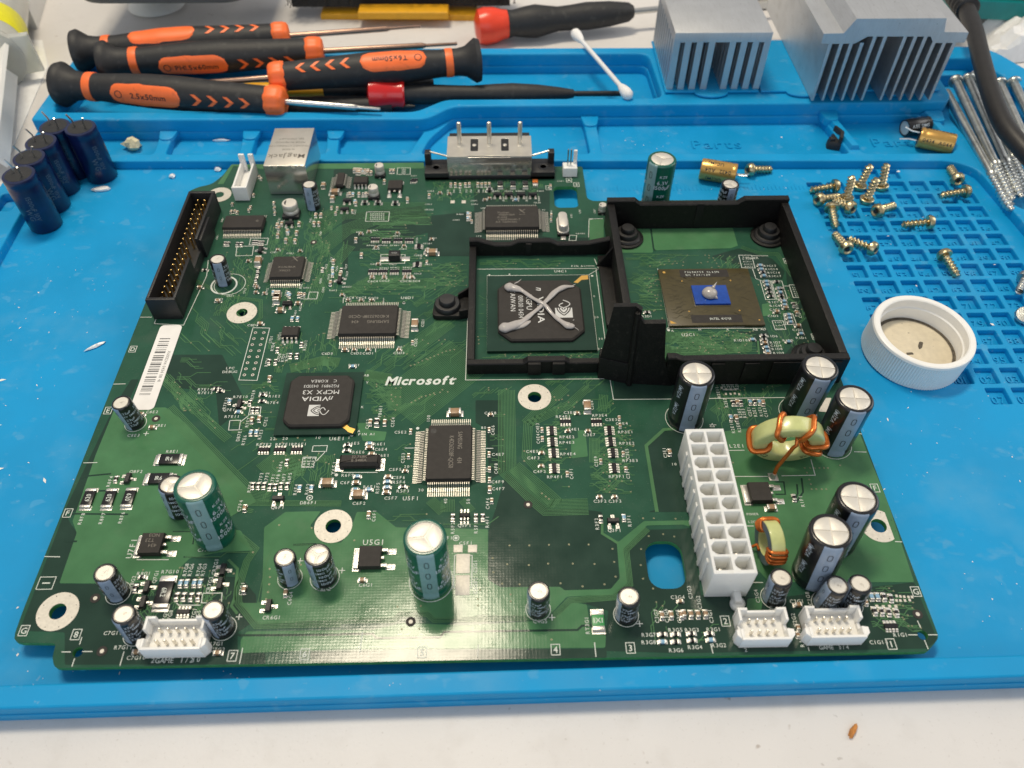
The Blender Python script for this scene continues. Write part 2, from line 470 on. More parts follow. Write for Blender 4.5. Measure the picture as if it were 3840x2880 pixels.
# ------------------------------------------------------------------ objects
def thing(name, label, cat, loc=(0, 0, 0), group=None, rot=None):
    o = bpy.data.objects.new(name, None); COL.objects.link(o)
    o.empty_display_size = .3
    o.location = loc
    if rot is not None: o.rotation_euler = rot
    o['label'] = label; o['category'] = cat
    if group: o['group'] = group
    return o
def single(name, me, label, cat, group=None, loc=(0, 0, 0)):
    o = bpy.data.objects.new(name, me); COL.objects.link(o); o.location = loc
    o['label'] = label; o['category'] = cat
    if group: o['group'] = group
    return o
def structure(name, me):
    o = bpy.data.objects.new(name, me); COL.objects.link(o); o['kind'] = 'structure'
    return o
def part(name, me, parent, label=None, kind=None, world=True, loc=None, rz=0.0, mw=None):
    """world=True: the mesh is in scene coordinates; else it is placed at loc with a turn rz"""
    o = bpy.data.objects.new(name, me); COL.objects.link(o)
    o.parent = parent
    base = parent_mw(parent)
    if mw is None:
        mw = Matrix.Identity(4) if world else Matrix.Translation(loc or (0, 0, 0)) @ Matrix.Rotation(rz, 4, 'Z')
    o.matrix_basis = base.inverted() @ mw
    if label: o['label'] = label
    if kind: o['kind'] = kind
    return o
def parent_mw(o):
    m = o.matrix_basis.copy()
    while o.parent:
        o = o.parent
        m = o.matrix_basis @ m
    return m
def copy_thing(o, mw, label):
    c = o.copy(); COL.objects.link(c); c.matrix_basis = mw
    c['label'] = label
    for ch in o.children:
        d = ch.copy(); COL.objects.link(d); d.parent = c
        for g in ch.children:
            e = g.copy(); COL.objects.link(e); e.parent = d
    return c
def frame_along(p, q, roll=0.0):
    """matrix at p whose z axis points to q"""
    d = (Vector(q) - Vector(p)).normalized()
    return Matrix.Translation(p) @ d.to_track_quat('Z', 'Y').to_matrix().to_4x4() @ Matrix.Rotation(roll, 4, 'Z')
# ================================================================== the table and the repair mat
structure('table', plate([[(-90, -12), (90, -12), (90, 130), (-90, 130)]], -3.9, -0.9, 0.0, ('table',), 0, name='table'))

MAT_FLOOR, MAT_RIM, MAT_HIGH = -0.5, -0.12, 0.47
mat_root = thing('silicone_mat', 'blue silicone repair mat with trays and numbered wells under everything', 'repair mat', (0, 18, -0.9))
OUT = rounded([(-20.2, 6.0), (25.5, 6.62), (25.2, 31.5), (23.3, 35.9), (-19.6, 36.15), (-19.75, 26.0)], [1.2, 1.2, .6, 1.0, .8, .2], 5)
# numbered wells: a regular grid, read off the photograph and squared up
def well(row, col, z=-0.6):
    return Vector((12.83 + .8418 * col + .0268 * row, 26.29 + .0049 * col - .8408 * row))
WELLS = [(-1, 3, 1), (-1, 4, 2)] + [(r, c, 3 + 8 * r + c) for r in range(13) for c in range(8)] + [(13, 3 + k, 107 + k) for k in range(5)]
holes = []
for r, c, n in WELLS:
    p = well(r, c); e = .325
    if p.x > 19.45 - (r - 0) * .0 and r <= 3 and c > 7: continue
    holes.append(rounded([(p.x - e, p.y - e), (p.x + e, p.y - e), (p.x + e, p.y + e), (p.x - e, p.y + e)], .05, 2))
GUT = rounded([(20.15, 31.6), (19.75, 30.7), (20.1, 27.2), (19.85, 24.75), (20.25, 24.2), (22.9, 24.25), (23.0, 32.2), (22.0, 34.3), (20.3, 34.3)], .45, 4)
GUT2 = rounded([(20.15, 23.75), (19.95, 23.2), (20.3, 18.0), (23.2, 18.0), (23.0, 23.75)], .3, 4)
part('mat_sheet', plate([inset(OUT, .02)], -0.9, -0.7, 0.0, ('mat',)), mat_root)
part('mat_sheet', plate([OUT] + holes + [GUT], -0.72, MAT_FLOOR, .03, ('mat',)), mat_root)
# work area and the row of small trays
WORK = rounded([(-17.75, 6.64), (21.6, 7.12), (19.95, 22.6), (19.50, 26.9), (18.7, 27.48), (-13.0, 27.92), (-18.3, 27.95), (-18.25, 25.0)], [.5, .5, .3, .6, .5, .2, .5, .3], 5)
T0 = lambda x: 28.42 - .012 * (x + 15)
TRAYS = []
xs = [(-18.3, -14.25), (-13.75, -10.72), (-10.22, -7.15)]
for x0, x1 in xs:
    TRAYS.append(rounded([(x0, T0(x0)), (x1, T0(x1)), (x1 - .12, 30.03), (x0 - .05, 30.05)], .2, 4))
TRAYS.append(rounded([(-6.65, T0(-6.65)), (-3.72, T0(-3.7)), (-3.15, 29.98), (-6.75, 30.02)], .2, 4))
TRAYS.append(rounded([(-3.2, T0(-3.2)), (3.82, T0(3.8)), (3.70, 30.85), (-1.95, 30.9), (-2.9, 29.4)], [.25, .25, .2, .3, .4], 4))
TRAYS.append(rounded([(4.32, T0(4.3)), (14.62, T0(14.6)), (14.15, 30.9), (4.25, 30.85)], .25, 4))
TRAYS.append(rounded([(15.14, T0(15.1)), (19.0, T0(19)), (19.0, 28.6), (18.55, 30.9), (14.75, 30.9)], .25, 4))
TROUGH = rounded([(-18.9, 30.74), (-3.5, 30.56), (-2.3, 31.52), (7.2, 31.5), (7.05, 35.35), (-18.8, 35.45)], [.3, .4, .4, .5, .5, .4], 4)
NOTCH = [rounded([(-19.45, 24.75), (-18.65, 24.75), (-18.7, 25.85), (-19.4, 25.85)], .15, 3), rounded([(-19.4, 22.6), (-18.75, 22.6), (-18.75, 23.7), (-19.4, 23.7)], .15, 3)]
part('mat_rim', plate([inset(OUT, .03), WORK] + TRAYS + [TROUGH, GUT, GUT2] + NOTCH, -0.54, MAT_RIM, .06, ('mat',)), mat_root)
HIGH = rounded([(-19.66, 30.1), (-3.0, 29.93), (-1.98, 30.92), (19.5, 30.95), (19.9, 31.5), (20.0, 34.3), (20.1, 34.75), (22.2, 34.75), (23.4, 32.0), (25.1, 31.7), (23.25, 35.85), (-19.55, 36.1)], [.2, .5, .5, .5, .3, .2, .2, .4, .3, .2, 1.0, .6], 5)
part('mat_rim', plate([HIGH, inset(TROUGH, -.03)], -0.16, MAT_HIGH, .09, ('mat',)), mat_root)
# low curb between the first tray wall and the dividers, thickened at the top like a T
for x, y in ((-14.0, 29.72), (-10.48, 29.70), (-6.9, 29.68), (4.0, 30.5), (14.42, 30.55), (19.0, 30.4)):
    mb = MB(); mb.prism(rounded([(x - .26, y - .35), (x + .26, y - .35), (x + .42, y + .5), (x - .42, y + .5)], .2, 3), -.2, -.04 if x < 10 else .12, 0, .04)
    part('tray_divider', mb.mesh('tray_divider', ['mat']), mat_root)
for x0, y0, x1, y1 in ((14.88, 28.3, 14.42, 30.9), (19.05, 28.9, 18.75, 30.9)):
    mb = MB(); w = .20
    mb.loft([(x0 - w, y0), (x0 + w, y0), (x1 + w, y1), (x1 - w, y1)], [(-.03, -.3), (0, -.10), (.06, .06)])
    part('tray_divider', mb.mesh('tray_divider', ['mat']), mat_root)
# three lids over the closed boxes, each with a pull tab
for x0, x1, tx in ((7.34, 11.44, 9.35), (11.56, 15.42, 13.4), (15.52, 19.45, 17.4)):
    q = [(x0, 31.74), (tx - .75, 31.74)] + [(tx + .75 * cos(a), 31.74 + .42 * sin(a)) for a in [pi + pi * k / 12 for k in range(1, 12)]] + [(tx + .75, 31.74), (x1, 31.74), (x1, 36.3), (x0, 36.3)]
    mb = MB(); mb.loft(ccw(q), [(.03, .50), (0, .53), (0, .58), (.03, .61)]); mb.box(((x0 + x1) / 2, 34.2, .48), (x1 - x0 - .6, 3.8, .1))
    part('box_lid', mb.mesh('box_lid', ['mat']), mat_root)
# moulded lettering
def moulded(name, text, x, y, h, z, **kw):
    mb = MB(); write(mb, text, (x, y), h, z, 0, 0, **kw)
    o = part(name, mb.mesh(name, ['mat'], 0), mat_root)
    so = o.modifiers.new('thick', 'SOLIDIFY'); so.thickness = .028; so.offset = 1
for r, c, n in WELLS:
    p = well(r, c)
    moulded('well_number', str(n), p.x + .01, p.y - .04, .30, -.688, bold=.008)
for (w, x, y) in (('p', 790, 1500), ('q', 880, 1480)):
    p = at(w, x, y, MAT_FLOOR); moulded('moulded_word', 'Parts', p.x, p.y, .62, MAT_FLOOR + .012, gap=.14)
mb = MB()
for k in range(60):                              # ruler ticks along the work area
    x = 3.2 + k * .16; h = .34 if k % 5 == 0 else .2
    mb.box((x, 26.15 + h / 2, MAT_FLOOR + .004), (.03, h, .02))
part('ruler_marks', mb.mesh('ruler_marks', ['mat'], 0), mat_root, kind='stuff')
# ================================================================== the circuit board
BT = 0.0
brd = thing('motherboard', 'green console motherboard with all its soldered components, lying on the blue mat', 'circuit board', (0, 16, -0.16))
def P2(w, x, y, z=0.0):
    p = at(w, x, y, z); return (p.x, p.y)
BL, BR, BF, BB = -12.02, 10.66, 7.06, 27.30
outline = [(-11.98, 7.68), (-10.90, 7.65), (-10.87, 7.30), (-10.72, 7.04), (10.25, 7.07), (10.66, 7.42), (10.62, 24.86),
           (3.62, 24.86), (3.42, 25.05), (3.40, 27.12), (-10.55, 27.42), (-10.86, 27.30), (-10.98, 26.75), (-11.3, 26.15), (-11.75, 26.0), (-12.06, 25.75), (-12.02, 8.4)]
outline = rounded(outline, [.25, .08, .12, .12, .12, .12, .1, .1, .1, .1, .2, .3, .3, .3, .2, .1, .25], 3)
c_mid = P2('g', 2160, 92)
c_right = P2('i', 1270, 90)
MOUNTS = [(P2('d', 1568, 368), .50, .19), (P2('e', 1252, 915), .51, .21), (c_mid, .51, .21), (P2('g', 375, 645), .51, .21), (c_right, .50, .21)]
s1 = rrect(P2('b', 1378, 1275)[0], P2('b', 1450, 1345)[1], P2('b', 1532, 1275)[0], P2('b', 1450, 1208)[1], .22, 5)
s2 = rrect(P2('h', 1980, 350)[0], P2('h', 2100, 498)[1], P2('i', 10, 350)[0], P2('h', 2100, 190)[1], .38, 6)
POSTS = [P2('g', 505, 908), P2('i', 1555, 797)]
HOLES = [circle(c, h, 28) for c, r, h in MOUNTS] + [s1, s2] + [circle(c, .125, 16) for c in POSTS]
part('circuit_board', plate([outline] + HOLES, -.16, 0, .008, ('mask_mid', 'laminate'), 50), brd)

SHEET = {'dark': [], 'pour': []}
def sheet(kind, pts): SHEET[kind].append(pts)
def W_(w, *xy): return [P2(w, xy[i], xy[i + 1]) for i in range(0, len(xy), 2)]
# bare laminate shows dark, copper under the lacquer shows light green
sheet('dark', W_('g', 420, 0, 455, 70, 500, 135, 385, 465, 1000, 470, 1230, 420, 1560, 420, 1660, 540, 1660, 700, 1540, 780, 1540, 910, 1720, 915, 1720, 985, 420, 990, 420, 780, 160, 770, 130, 760))
sheet('dark', W_('h', 955, 115, 950, 440, 1030, 488, 1420, 485, 1445, 505, 1745, 500, 1800, 430, 1785, 205, 1690, 130, 1690, 0) + W_('e', 1540, 1640, 1340, 1640, 1250, 1560, 1070, 1400, 1000, 1640))
sheet('dark', W_('e', 870, 935, 1035, 935, 1050, 1080, 1075, 1390, 960, 1450, 940, 1120, 870, 1080))
sheet('dark', W_('h', -200, 905, 1720, 885, 1720, 945, -200, 975))
sheet('dark', W_('h', 1700, 900, 1730, 640, 1500, 570, 1790, 540, 1860, 480, 1850, 230, 1990, 115, 2212, 110) + W_('i', 60, 100, 120, 540, 560, 560, 1500, 455, 1650, 830, 1580, 885, 0, 915))
sheet('dark', W_('f', 0, 1120, 60, 1659) + W_('e', 2205, 1659, 1990, 1659, 2045, 1640, 1975, 1230, 2090, 1130))
sheet('dark', W_('e', 1770, 700, 2212, 860, 2212, 920, 1765, 925))
sheet('dark', W_('d', 415, 1659, 735, 985, 850, 800, 900, 800, 690, 1240, 500, 1659))
sheet('dark', W_('d', 1000, 740, 1080, 640, 1440, 640, 1600, 960, 1420, 1110, 1400, 880, 1100, 850))
sheet('dark', W_('s', 1270, 640, 2050, 560, 2150, 700, 2200, 800, 1500, 1000, 1330, 1010, 1330, 1250, 1280, 1150))
sheet('dark', W_('b', 560, 1400, 860, 1370, 860, 1200, 1350, 1230, 1350, 1400, 1300, 1530, 1360, 1540, 1600, 1540, 1590, 1660, 560, 1660))
sheet('dark', W_('B', 930, 540, 1140, 480, 1400, 560, 1500, 660, 1480, 720, 1270, 720, 1100, 600))
sheet('dark', W_('B', 1100, 1130, 1360, 1110, 1450, 1330, 1300, 1330, 1270, 1200))
sheet('dark', W_('B', 1500, 560, 1640, 900, 1760, 1330, 1480, 1330, 1620, 1160, 1520, 800))
sheet('dark', W_('s', 1190, 200, 1440, 180, 1460, 380, 1180, 460))
sheet('pour', W_('d', 745, 985, 1075, 982, 1200, 1080, 1600, 1500, 1660, 1590) + W_('g', 1380, 100, 1560, 120, 1640, 250, 1420, 262, 1230, 300, 1100, 430, 830, 465, 385, 462, 498, 135, 470, 60) + W_('d', 500, 1640, 620, 1290))
sheet('pour', W_('g', 1712, 100, 1850, 0, 2080, -5, 2010, 90, 2090, 190, 2212, 200) + W_('h', 80, 60, 100, 0, 230, 0, 355, 100, 950, 112, 950, 440, 1030, 488, 1420, 485, 1445, 508, 1745, 500, 1805, 430, 1785, 205, 1690, 130, 1795, 195, 1960, 60, 2212, 55) + W_('i', 60, 55, 62, 100) + W_('h', 2212, 82, 1980, 88, 1825, 245, 1850, 460, 1760, 535, 1460, 550, 1340, 680, 900, 668, 760, 690, 600, 690, 570, 650, 370, 650, 330, 690, -60, 700) + W_('g', 1680, 730, 1550, 590, 1690, 590, 1700, 500))
sheet('pour', W_('g', 1600, 775, 2212, 765) + W_('h', 200, 765, 400, 720, 800, 735, 1370, 700, 1500, 585, 1590, 600, 1620, 780, 1715, 800, 1710, 880) + W_('g', 2212, 890, 1560, 915, 1560, 830))
sheet('pour', W_('f', 400, 1120, 880, 1090, 1130, 1110, 1330, 1600) + W_('i', 1500, 455, 560, 455, 420, 300, 200, -200) + W_('f', 320, 1320, 250, 1140))
sheet('pour', W_('B', 215, 330, 460, 330, 475, 505, 470, 515, 225, 515))
sheet('pour', W_('B', 465, 330, 1095, 322, 1135, 460, 1080, 480, 495, 495, 480, 480))
sheet('pour', W_('b', 1605, 1425, 1700, 1420, 1700, 1560, 1610, 1560))
sheet('pour', W_('e', 1530, 1130, 1580, 1130, 1598, 1300, 1490, 1312, 1488, 1190, 1535, 1180))
sheet('pour', W_('e', 100, 1085, 170, 1080, 180, 1130, 295, 1140, 280, 1198, 140, 1200))
sheet('pour', W_('d', 2095, 670, 2130, 670, 2130, 710, 2090, 715))
sheet('pour', W_('s', 40, 345, 180, 150, 2080, 132, 2080, 190, 480, 195, 200, 165, 100, 345))
sheet('pour', W_('B', 1320, 915, 1380, 905, 1400, 1000, 1330, 1010))
sheet('pour', W_('i', 420, 560, 520, 560, 505, 660, 410, 660))
def in_poly(p, L):
    c = False
    for i in range(len(L)):
        (x1, y1), (x2, y2) = L[i - 1], L[i]
        if (y1 > p[1]) != (y2 > p[1]) and p[0] < (x2 - x1) * (p[1] - y1) / (y2 - y1) + x1: c = not c
    return c
def hole_in(L):
    return [H for H in HOLES if all(in_poly(p, L) for p in H)]
for kind, z, mname in (('dark', .003, 'mask_dark'), ('pour', .006, 'mask_pour')):
    name = {'dark': 'bare_area', 'pour': 'copper_area'}[kind]
    for k, pts in enumerate(SHEET[kind]):
        me = plate([rounded(pts, .04, 2)] + hole_in(pts), z - .002, z + k * .00012, 0, (mname,), 0)
        part(name, me, brd)

# tracks: bundles of parallel ribbons, and fields of short routed runs ending in vias
tr = MB(); via = MB()
def via_at(p, r=.022):
    via.disc(p, r, .0125, 8, 0, r * .45); via.disc(p, r * .45, .0122, 6, 1)
def bundle(path, n, pitch, w=.021, z=.0095, vias=False):
    Pp = [Vector(p) for p in path]
    for i in range(n):
        q = offset_line(Pp, (i - (n - 1) / 2) * pitch)
        tr.ribbon(q, w, z + (i % 3) * .0002)
        if vias: via_at(q[0]); via_at(q[-1])
def field(w, box, ang, pitch, fill, seed, lmin=.3, lmax=1.2, jog=True, pv=.35):
    """runs of routed tracks inside a four-cornered patch"""
    r = random.Random(seed)
    C = [Vector(P2(w, box[i], box[i + 1])) for i in range(0, 8, 2)]
    x0, x1 = min(c.x for c in C), max(c.x for c in C); y0, y1 = min(c.y for c in C), max(c.y for c in C)
    def inside(p):
        s = 0
        for i in range(4):
            a, b = C[i], C[(i + 1) % 4]
            k = (b - a).cross(p - a)
            if k != 0:
                if s == 0: s = 1 if k > 0 else -1
                elif (k > 0) != (s > 0): return False
        return True
    a = radians(ang); u = Vector((cos(a), sin(a))); n = Vector((-sin(a), cos(a)))
    cen = sum(C, Vector((0, 0))) / 4; R = max((c - cen).length for c in C)
    k = -R
    while k < R:
        t = -R + r.random() * lmax
        while t < R:
            L = lmin + r.random() * (lmax - lmin)
            if r.random() < fill:
                m = r.choice((1, 1, 2, 3, 4))
                for j in range(m):
                    p0 = cen + u * t + n * (k + j * pitch)
                    pts = [p0, p0 + u * L * (.4 + .03 * j)]
                    if jog and r.random() < .75:
                        d = r.choice((-1, 1)); dd = .08 + .25 * r.random()
                        pts.append(pts[-1] + (u + n * d) * dd); pts.append(pts[-1] + u * L * .5)
                    else: pts.append(p0 + u * L)
                    if all(inside(p) for p in pts):
                        tr.ribbon(pts, .020, .0095 + r.random() * .001)
                        if r.random() < pv: via_at(pts[-1])
            t += L * (.7 + r.random() * .8)
        k += pitch * (.9 + r.random() * 1.5)
def B_(win, n, pitch, *xy, **kw): bundle(W_(win, *xy), n, pitch, **kw)
B_('e', 34, .055, 360, 1000, 830, 640)
B_('e', 12, .05, 420, 640, 520, 560, 700, 425)
B_('e', 12, .045, 1070, 870, 1075, 1390, 1265, 1575, 1330, 1630, 1600, 1625)
B_('e', 9, .05, 1120, 1365, 1330, 1545, 1400, 1610)
B_('e', 8, .05, 1200, 1090, 1330, 960, 1450, 850)
B_('e', 6, .05, 1600, 850, 1480, 960, 1210, 1090, 1200, 1300, 1290, 1400)
B_('e', 8, .04, 1640, 1180, 1640, 1340)
B_('e', 6, .05, 1700, 900, 1690, 1010)
B_('e', 1, .05, 1660, 1465, 1720, 1465, 1760, 1505, 1830, 1520, w=.03)
B_('e', 7, .045, 575, 1580, 660, 1660)
B_('e', 9, .045, 690, 1580, 690, 1660); B_('e', 5, .045, 780, 1580, 850, 1655)
B_('e', 12, .035, 345, 870, 345, 1000); B_('e', 14, .032, 150, 770, 320, 800)
B_('d', 10, .045, 1085, 990, 1600, 1525, 1760, 1550)
B_('d', 6, .05, 1000, 745, 1450, 1165, 1480, 1190)
B_('d', 22, .04, 1740, 1300, 1870, 1420, 1890, 1450)
B_('d', 16, .038, 1950, 1290, 1900, 1420); B_('d', 10, .04, 2100, 1290, 2080, 1340)
B_('d', 12, .032, 1880, 730, 2080, 680, 2200, 690)
B_('d', 5, .04, 1550, 1600, 2212, 1605); B_('d', 3, .05, 1550, 1560, 1560, 1640, 1640, 1655)
B_('B', 1, .05, 1290, 1200, 1300, 1330, w=.06); B_('B', 3, .07, 1160, 470, 1300, 520, 1440, 525, 1560, 700)
B_('B', 16, .036, 560, 1280, 700, 1305, 940, 1300, 1010, 1240)
B_('B', 14, .036, 560, 1170, 800, 1180, 900, 1260); B_('B', 10, .036, 1050, 1270, 1200, 1250, 1210, 1150)
B_('f', 4, .06, 190, 1010, 250, 960, 300, 1060); B_('f', 3, .05, 450, 900, 520, 900, 560, 850, 640, 830)
B_('f', 2, .06, 370, 850, 430, 820, 440, 790, 600, 780)
B_('h', 1, .04, 660, 80, 950, 80, 1020, 30, w=.025); B_('h', 1, .05, 1690, 60, 1690, 140, 1795, 205, w=.07)
B_('h', 5, .035, 1985, 110, 1845, 245, 1870, 470, 1775, 552, 1480, 575, 1372, 685, 1230, 690)
B_('e', 1, .1, 2170, 1120, 2090, 1125, 1975, 1230, 2045, 1659, w=.10)
B_('g', 5, .04, 1560, 160, 1655, 240, 1600, 320, 1545, 500, 1545, 590, 1660, 735, 2212, 722)
B_('h', 4, .04, -40, 708, 340, 700, 385, 660, 555, 660, 600, 700, 1230, 684)
B_('g', 1, .05, 1120, 132, 1255, 132, 1245, 205, w=.02); B_('g', 1, .05, 1200, 292, 1430, 292, 1470, 262, 1630, 262, w=.02)
B_('g', 1, .05, 1480, 310, 1540, 370, 1520, 560, 1500, 610, 1540, 660, w=.07)
B_('g', 1, .05, 1700, 580, 1670, 590, 1725, 330, 1760, 240, w=.02)
B_('g', 1, .05, 1900, 215, 2020, 210, 2080, 225, w=.02)
B_('s', 14, .07, 1000, 800, 1250, 620, 1600, 600, 2100, 600); B_('s', 10, .07, 1050, 1000, 1300, 800, 1600, 690, 2150, 690)
B_('s', 8, .06, 1000, 1500, 1100, 1250, 1350, 950); B_('s', 10, .055, 1330, 1430, 1560, 1300, 1900, 1330, 2200, 1330)
B_('d', 3, .05, 1250, 150, 1460, 260, 1690, 290, 1690, 400, 1640, 450)
field('d', (1080, 640, 1420, 650, 1560, 1000, 1150, 900), 0, .055, .35, 1)
field('d', (1000, 740, 1250, 760, 1450, 1180, 1150, 980), -45, .05, .6, 2)
field('d', (1450, 1190, 1700, 1180, 1740, 1480, 1560, 1500), 45, .05, .5, 3)
field('d', (1740, 1290, 2210, 1270, 2205, 1620, 1700, 1600), 90, .05, .45, 4)
field('d', (1560, 820, 1830, 800, 1800, 1160, 1480, 1150), 0, .05, .35, 5, .15, .6)
field('s', (560, 620, 1270, 560, 1000, 1660, 480, 1500), 90, .06, .45, 6, .2, .9)
field('s', (1300, 620, 2200, 590, 2210, 800, 1200, 850), 0, .05, .75, 7, .6, 2.4)
field('s', (1400, 800, 2200, 800, 2200, 1420, 1350, 1420), 0, .055, .55, 8)
field('s', (1050, 900, 1350, 900, 1300, 1450, 950, 1500), 90, .05, .6, 9, .4, 1.4)
field('s', (1000, 1350, 2200, 1350, 2200, 1520, 950, 1640), 0, .05, .6, 10, .5, 1.5)
field('s', (450, 1420, 700, 1420, 900, 1650, 500, 1650), 45, .05, .4, 11)
field('e', (160, 560, 900, 520, 800, 780, 160, 770), 45, .05, .9, 40, .5, 2.0)
field('e', (160, 840, 800, 850, 420, 1100, 330, 1060), 45, .05, .9, 41, .5, 2.0)
field('d', (1250, 300, 1700, 300, 1600, 650, 1050, 640), -45, .06, .5, 42, .4, 1.4)
field('d', (1700, 500, 2200, 470, 2200, 800, 1750, 800), 90, .05, .5, 43, .2, .8)
field('s', (0, 1000, 480, 980, 400, 1660, 0, 1660), 90, .06, .4, 44, .2, .9)
field('e', (450, 150, 820, 120, 820, 560, 470, 540), 45, .05, .75, 12, .5, 1.4)
field('e', (480, 60, 820, 30, 820, 200, 560, 200), 0, .04, .75, 13, .2, .8)
field('e', (160, 780, 420, 790, 360, 1080, 150, 1060), 0, .04, .7, 14, .15, .5)
field('e', (840, 840, 1150, 840, 1060, 1000, 840, 930), 45, .045, .6, 15, .2, .7)
field('e', (1220, 960, 1750, 900, 1850, 1060, 1180, 1080), 45, .045, .55, 16, .2, .8)
field('e', (1260, 1080, 1500, 1060, 1500, 1540, 1230, 1400), 0, .05, .55, 17, .12, .4)
field('e', (1590, 1080, 1900, 1080, 1920, 1540, 1600, 1540), 0, .05, .5, 18, .12, .4)
field('e', (930, 1000, 1060, 1000, 1060, 1540, 930, 1540), 0, .06, .35, 19, .1, .35)
field('e', (350, 1100, 470, 1100, 470, 1560, 330, 1560), 0, .06, .45, 20, .1, .3)
field('e', (880, 630, 1690, 620, 1680, 690, 880, 690), 0, .045, .7, 21, .15, .5)
field('e', (880, 170, 940, 170, 940, 620, 880, 640), 0, .05, .6, 22, .08, .25)
field('e', (890, 20, 1640, 10, 1640, 80, 890, 85), 0, .05, .5, 23, .3, 1.0)
field('e', (820, 790, 1730, 780, 1760, 900, 1400, 880), 45, .045, .55, 24, .2, .8)
field('B', (240, 525, 900, 525, 520, 640, 240, 640), 0, .04, .8, 25, .3, 1.2)
field('B', (240, 640, 510, 650, 590, 980, 300, 960), 0, .036, .85, 26, .2, .9)
field('B', (560, 1120, 1280, 1120, 1290, 1330, 560, 1330), 0, .036, .7, 27, .15, .7)
field('B', (620, 560, 1130, 520, 1240, 700, 760, 640), 45, .045, .55, 28, .2, .7)
field('B', (1330, 760, 1700, 700, 1760, 1320, 1400, 1320), 90, .05, .35, 29, .15, .6)
field('f', (180, 840, 600, 840, 560, 1110, 240, 1130), 90, .06, .4, 30, .2, .7)
field('h', (-80, 30, 620, 10, 640, 80, 400, 80), 0, .05, .3, 31)
field('g', (820, 360, 1500, 340, 1500, 760, 880, 760), 90, .06, .3, 32, .12, .4)
field('h', (2000, 540, 2212, 540, 2212, 880, 2000, 880), 90, .06, .3, 33, .12, .5)
field('i', (0, 580, 330, 580, 330, 880, 0, 880), 0, .06, .3, 34, .12, .5)
field('i', (1180, 480, 1500, 480, 1560, 800, 1230, 800), 0, .06, .4, 35, .1, .4)
field('b', (560, 1080, 1300, 1160, 1320, 1320, 560, 1300), 90, .06, .35, 36, .15, .5)
# isolated vias
for w, s in (('h', '1090,218 1218,218 1345,214 1475,212 1602,212 1075,340 1215,345 1340,336 1500,336 1640,338 980,300 985,392 1042,465 1155,470 1420,463 1563,483 1705,470 1757,240 1768,325 1777,420 1955,42 2025,42 2165,45 1992,158 2085,145 2157,160 1942,242 1940,345 1955,433 2020,497 885,565 885,607 898,505 1097,535 1097,580 365,615 515,610 392,760 505,757 1362,828 85,185'),
             ('e', '450,712 475,705 500,692 525,680 552,668 577,660 602,650 628,640 655,628 680,618 705,612 732,608 455,950 480,938 505,925 520,915 548,908 575,900 600,890 640,885 655,868 690,882 1300,1540 1325,1560 1345,1575 1185,1330 1185,1265 1120,655 1350,628 1440,650 1490,648 1540,650 890,545 890,570 885,525 1380,915 1390,935 1410,935 1430,930 1470,905'),
             ('g', '1748,370 1750,423 1745,470 1737,520 1725,565 1810,85 2020,105 1950,343 1640,262 1515,400'),
             ('B', '880,535 910,537 910,556 943,557 955,575 970,598 900,587 820,595 848,595 710,588 707,615 660,598 930,630 985,622 450,620 490,847 503,872 497,897 545,1025 480,968 1130,1122 1160,1145 1200,1145 1227,1132 1207,1175 948,1163 1293,765 1230,1318'),
             ('f', '790,1375 825,1375 855,1377 885,1375 915,1375 940,1375 805,1405 820,1450 830,1480 835,1512 865,1512 900,1512 930,1512 325,1340 1020,1358 955,1305'),
             ('d', '1700,1215 1790,1190 1830,1210 1930,1180 1975,1195 2045,1160 1275,1480 1450,1645')):
    for t in s.split():
        x, y = t.split(','); via_at(P2(w, float(x), float(y)), .026)
part('tracks', tr.mesh('tracks', ['mask_trace'], 0), brd, kind='stuff')
part('vias', via.mesh('vias', ['via', 'black'], 0), brd, kind='stuff')
# dark slots cut in the copper areas beside single tracks
def slot_(w, width, *xy):
    mb = MB(); mb.ribbon(W_(w, *xy), width, .0085); part('clearance_slot', mb.mesh('clearance_slot', ['mask_dark'], 0), brd)
slot_('h', .055, 0, 792, 205, 790, 225, 818, 640, 812, 668, 778, 1530, 765, 1560, 738, 1620, 735)
slot_('g', .055, 1500, 770, 1555, 800, 2212, 796)
slot_('d', .05, 520, 1440, 580, 1425, 720, 1412); slot_('d', .05, 560, 1525, 760, 1520); slot_('d', .05, 420, 1850, 500, 1850)
slot_('f', .05, 740, 1480, 745, 1540, 720, 1600); slot_('f', .05, 770, 1440, 780, 1530, 735, 1600)
slot_('f', .04, 600, 1465, 655, 1465, 665, 1545, 600, 1545); slot_('f', .04, 860, 1280, 930, 1282, 955, 1305)
slot_('g', .04, 1120, 128, 1262, 128, 1250, 210); slot_('g', .04, 1190, 292, 1420, 296, 1470, 262, 1640, 262)
slot_('B', .06, 458, 330, 478, 480, 490, 500); slot_('g', .05, 1900, 214, 2050, 208)
slot_('g', .05, 460, 12, 830, 16)
# plated mounting rings
for c, r, h in MOUNTS:
    loops = [circle(c, r, 40), circle(c, h, 28)]
    if c is c_right:
        loops[0] = [(min(x, 10.45), max(y, c[1] - r * 1.0)) for x, y in loops[0]]
    o = part('mounting_ring', plate(loops, .004, .012, 0, ('pad',), 0), brd)
    mb = MB()
    for k in range(8):
        a = pi / 8 + k * pi / 4; mb.disc((c[0] + r * .86 * cos(a), c[1] + r * .86 * sin(a)), .013, .0135, 6)
    mb2 = MB(); mb2.lathe([(h + .004, -.155), (h + .004, .008)], 28, 0, (c[0], c[1], 0), ends=False)
    part('pin_holes', mb.mesh('pin_holes', ['black'], 0), o)
    part('plated_barrel', mb2.mesh('plated_barrel', ['tin']), o)
hidden_ring = P2('s', 60, 450)
part('mounting_ring', plate([circle(hidden_ring, .46, 32), circle(hidden_ring, .18, 20)], .004, .012, 0, ('pad',), 0), brd)
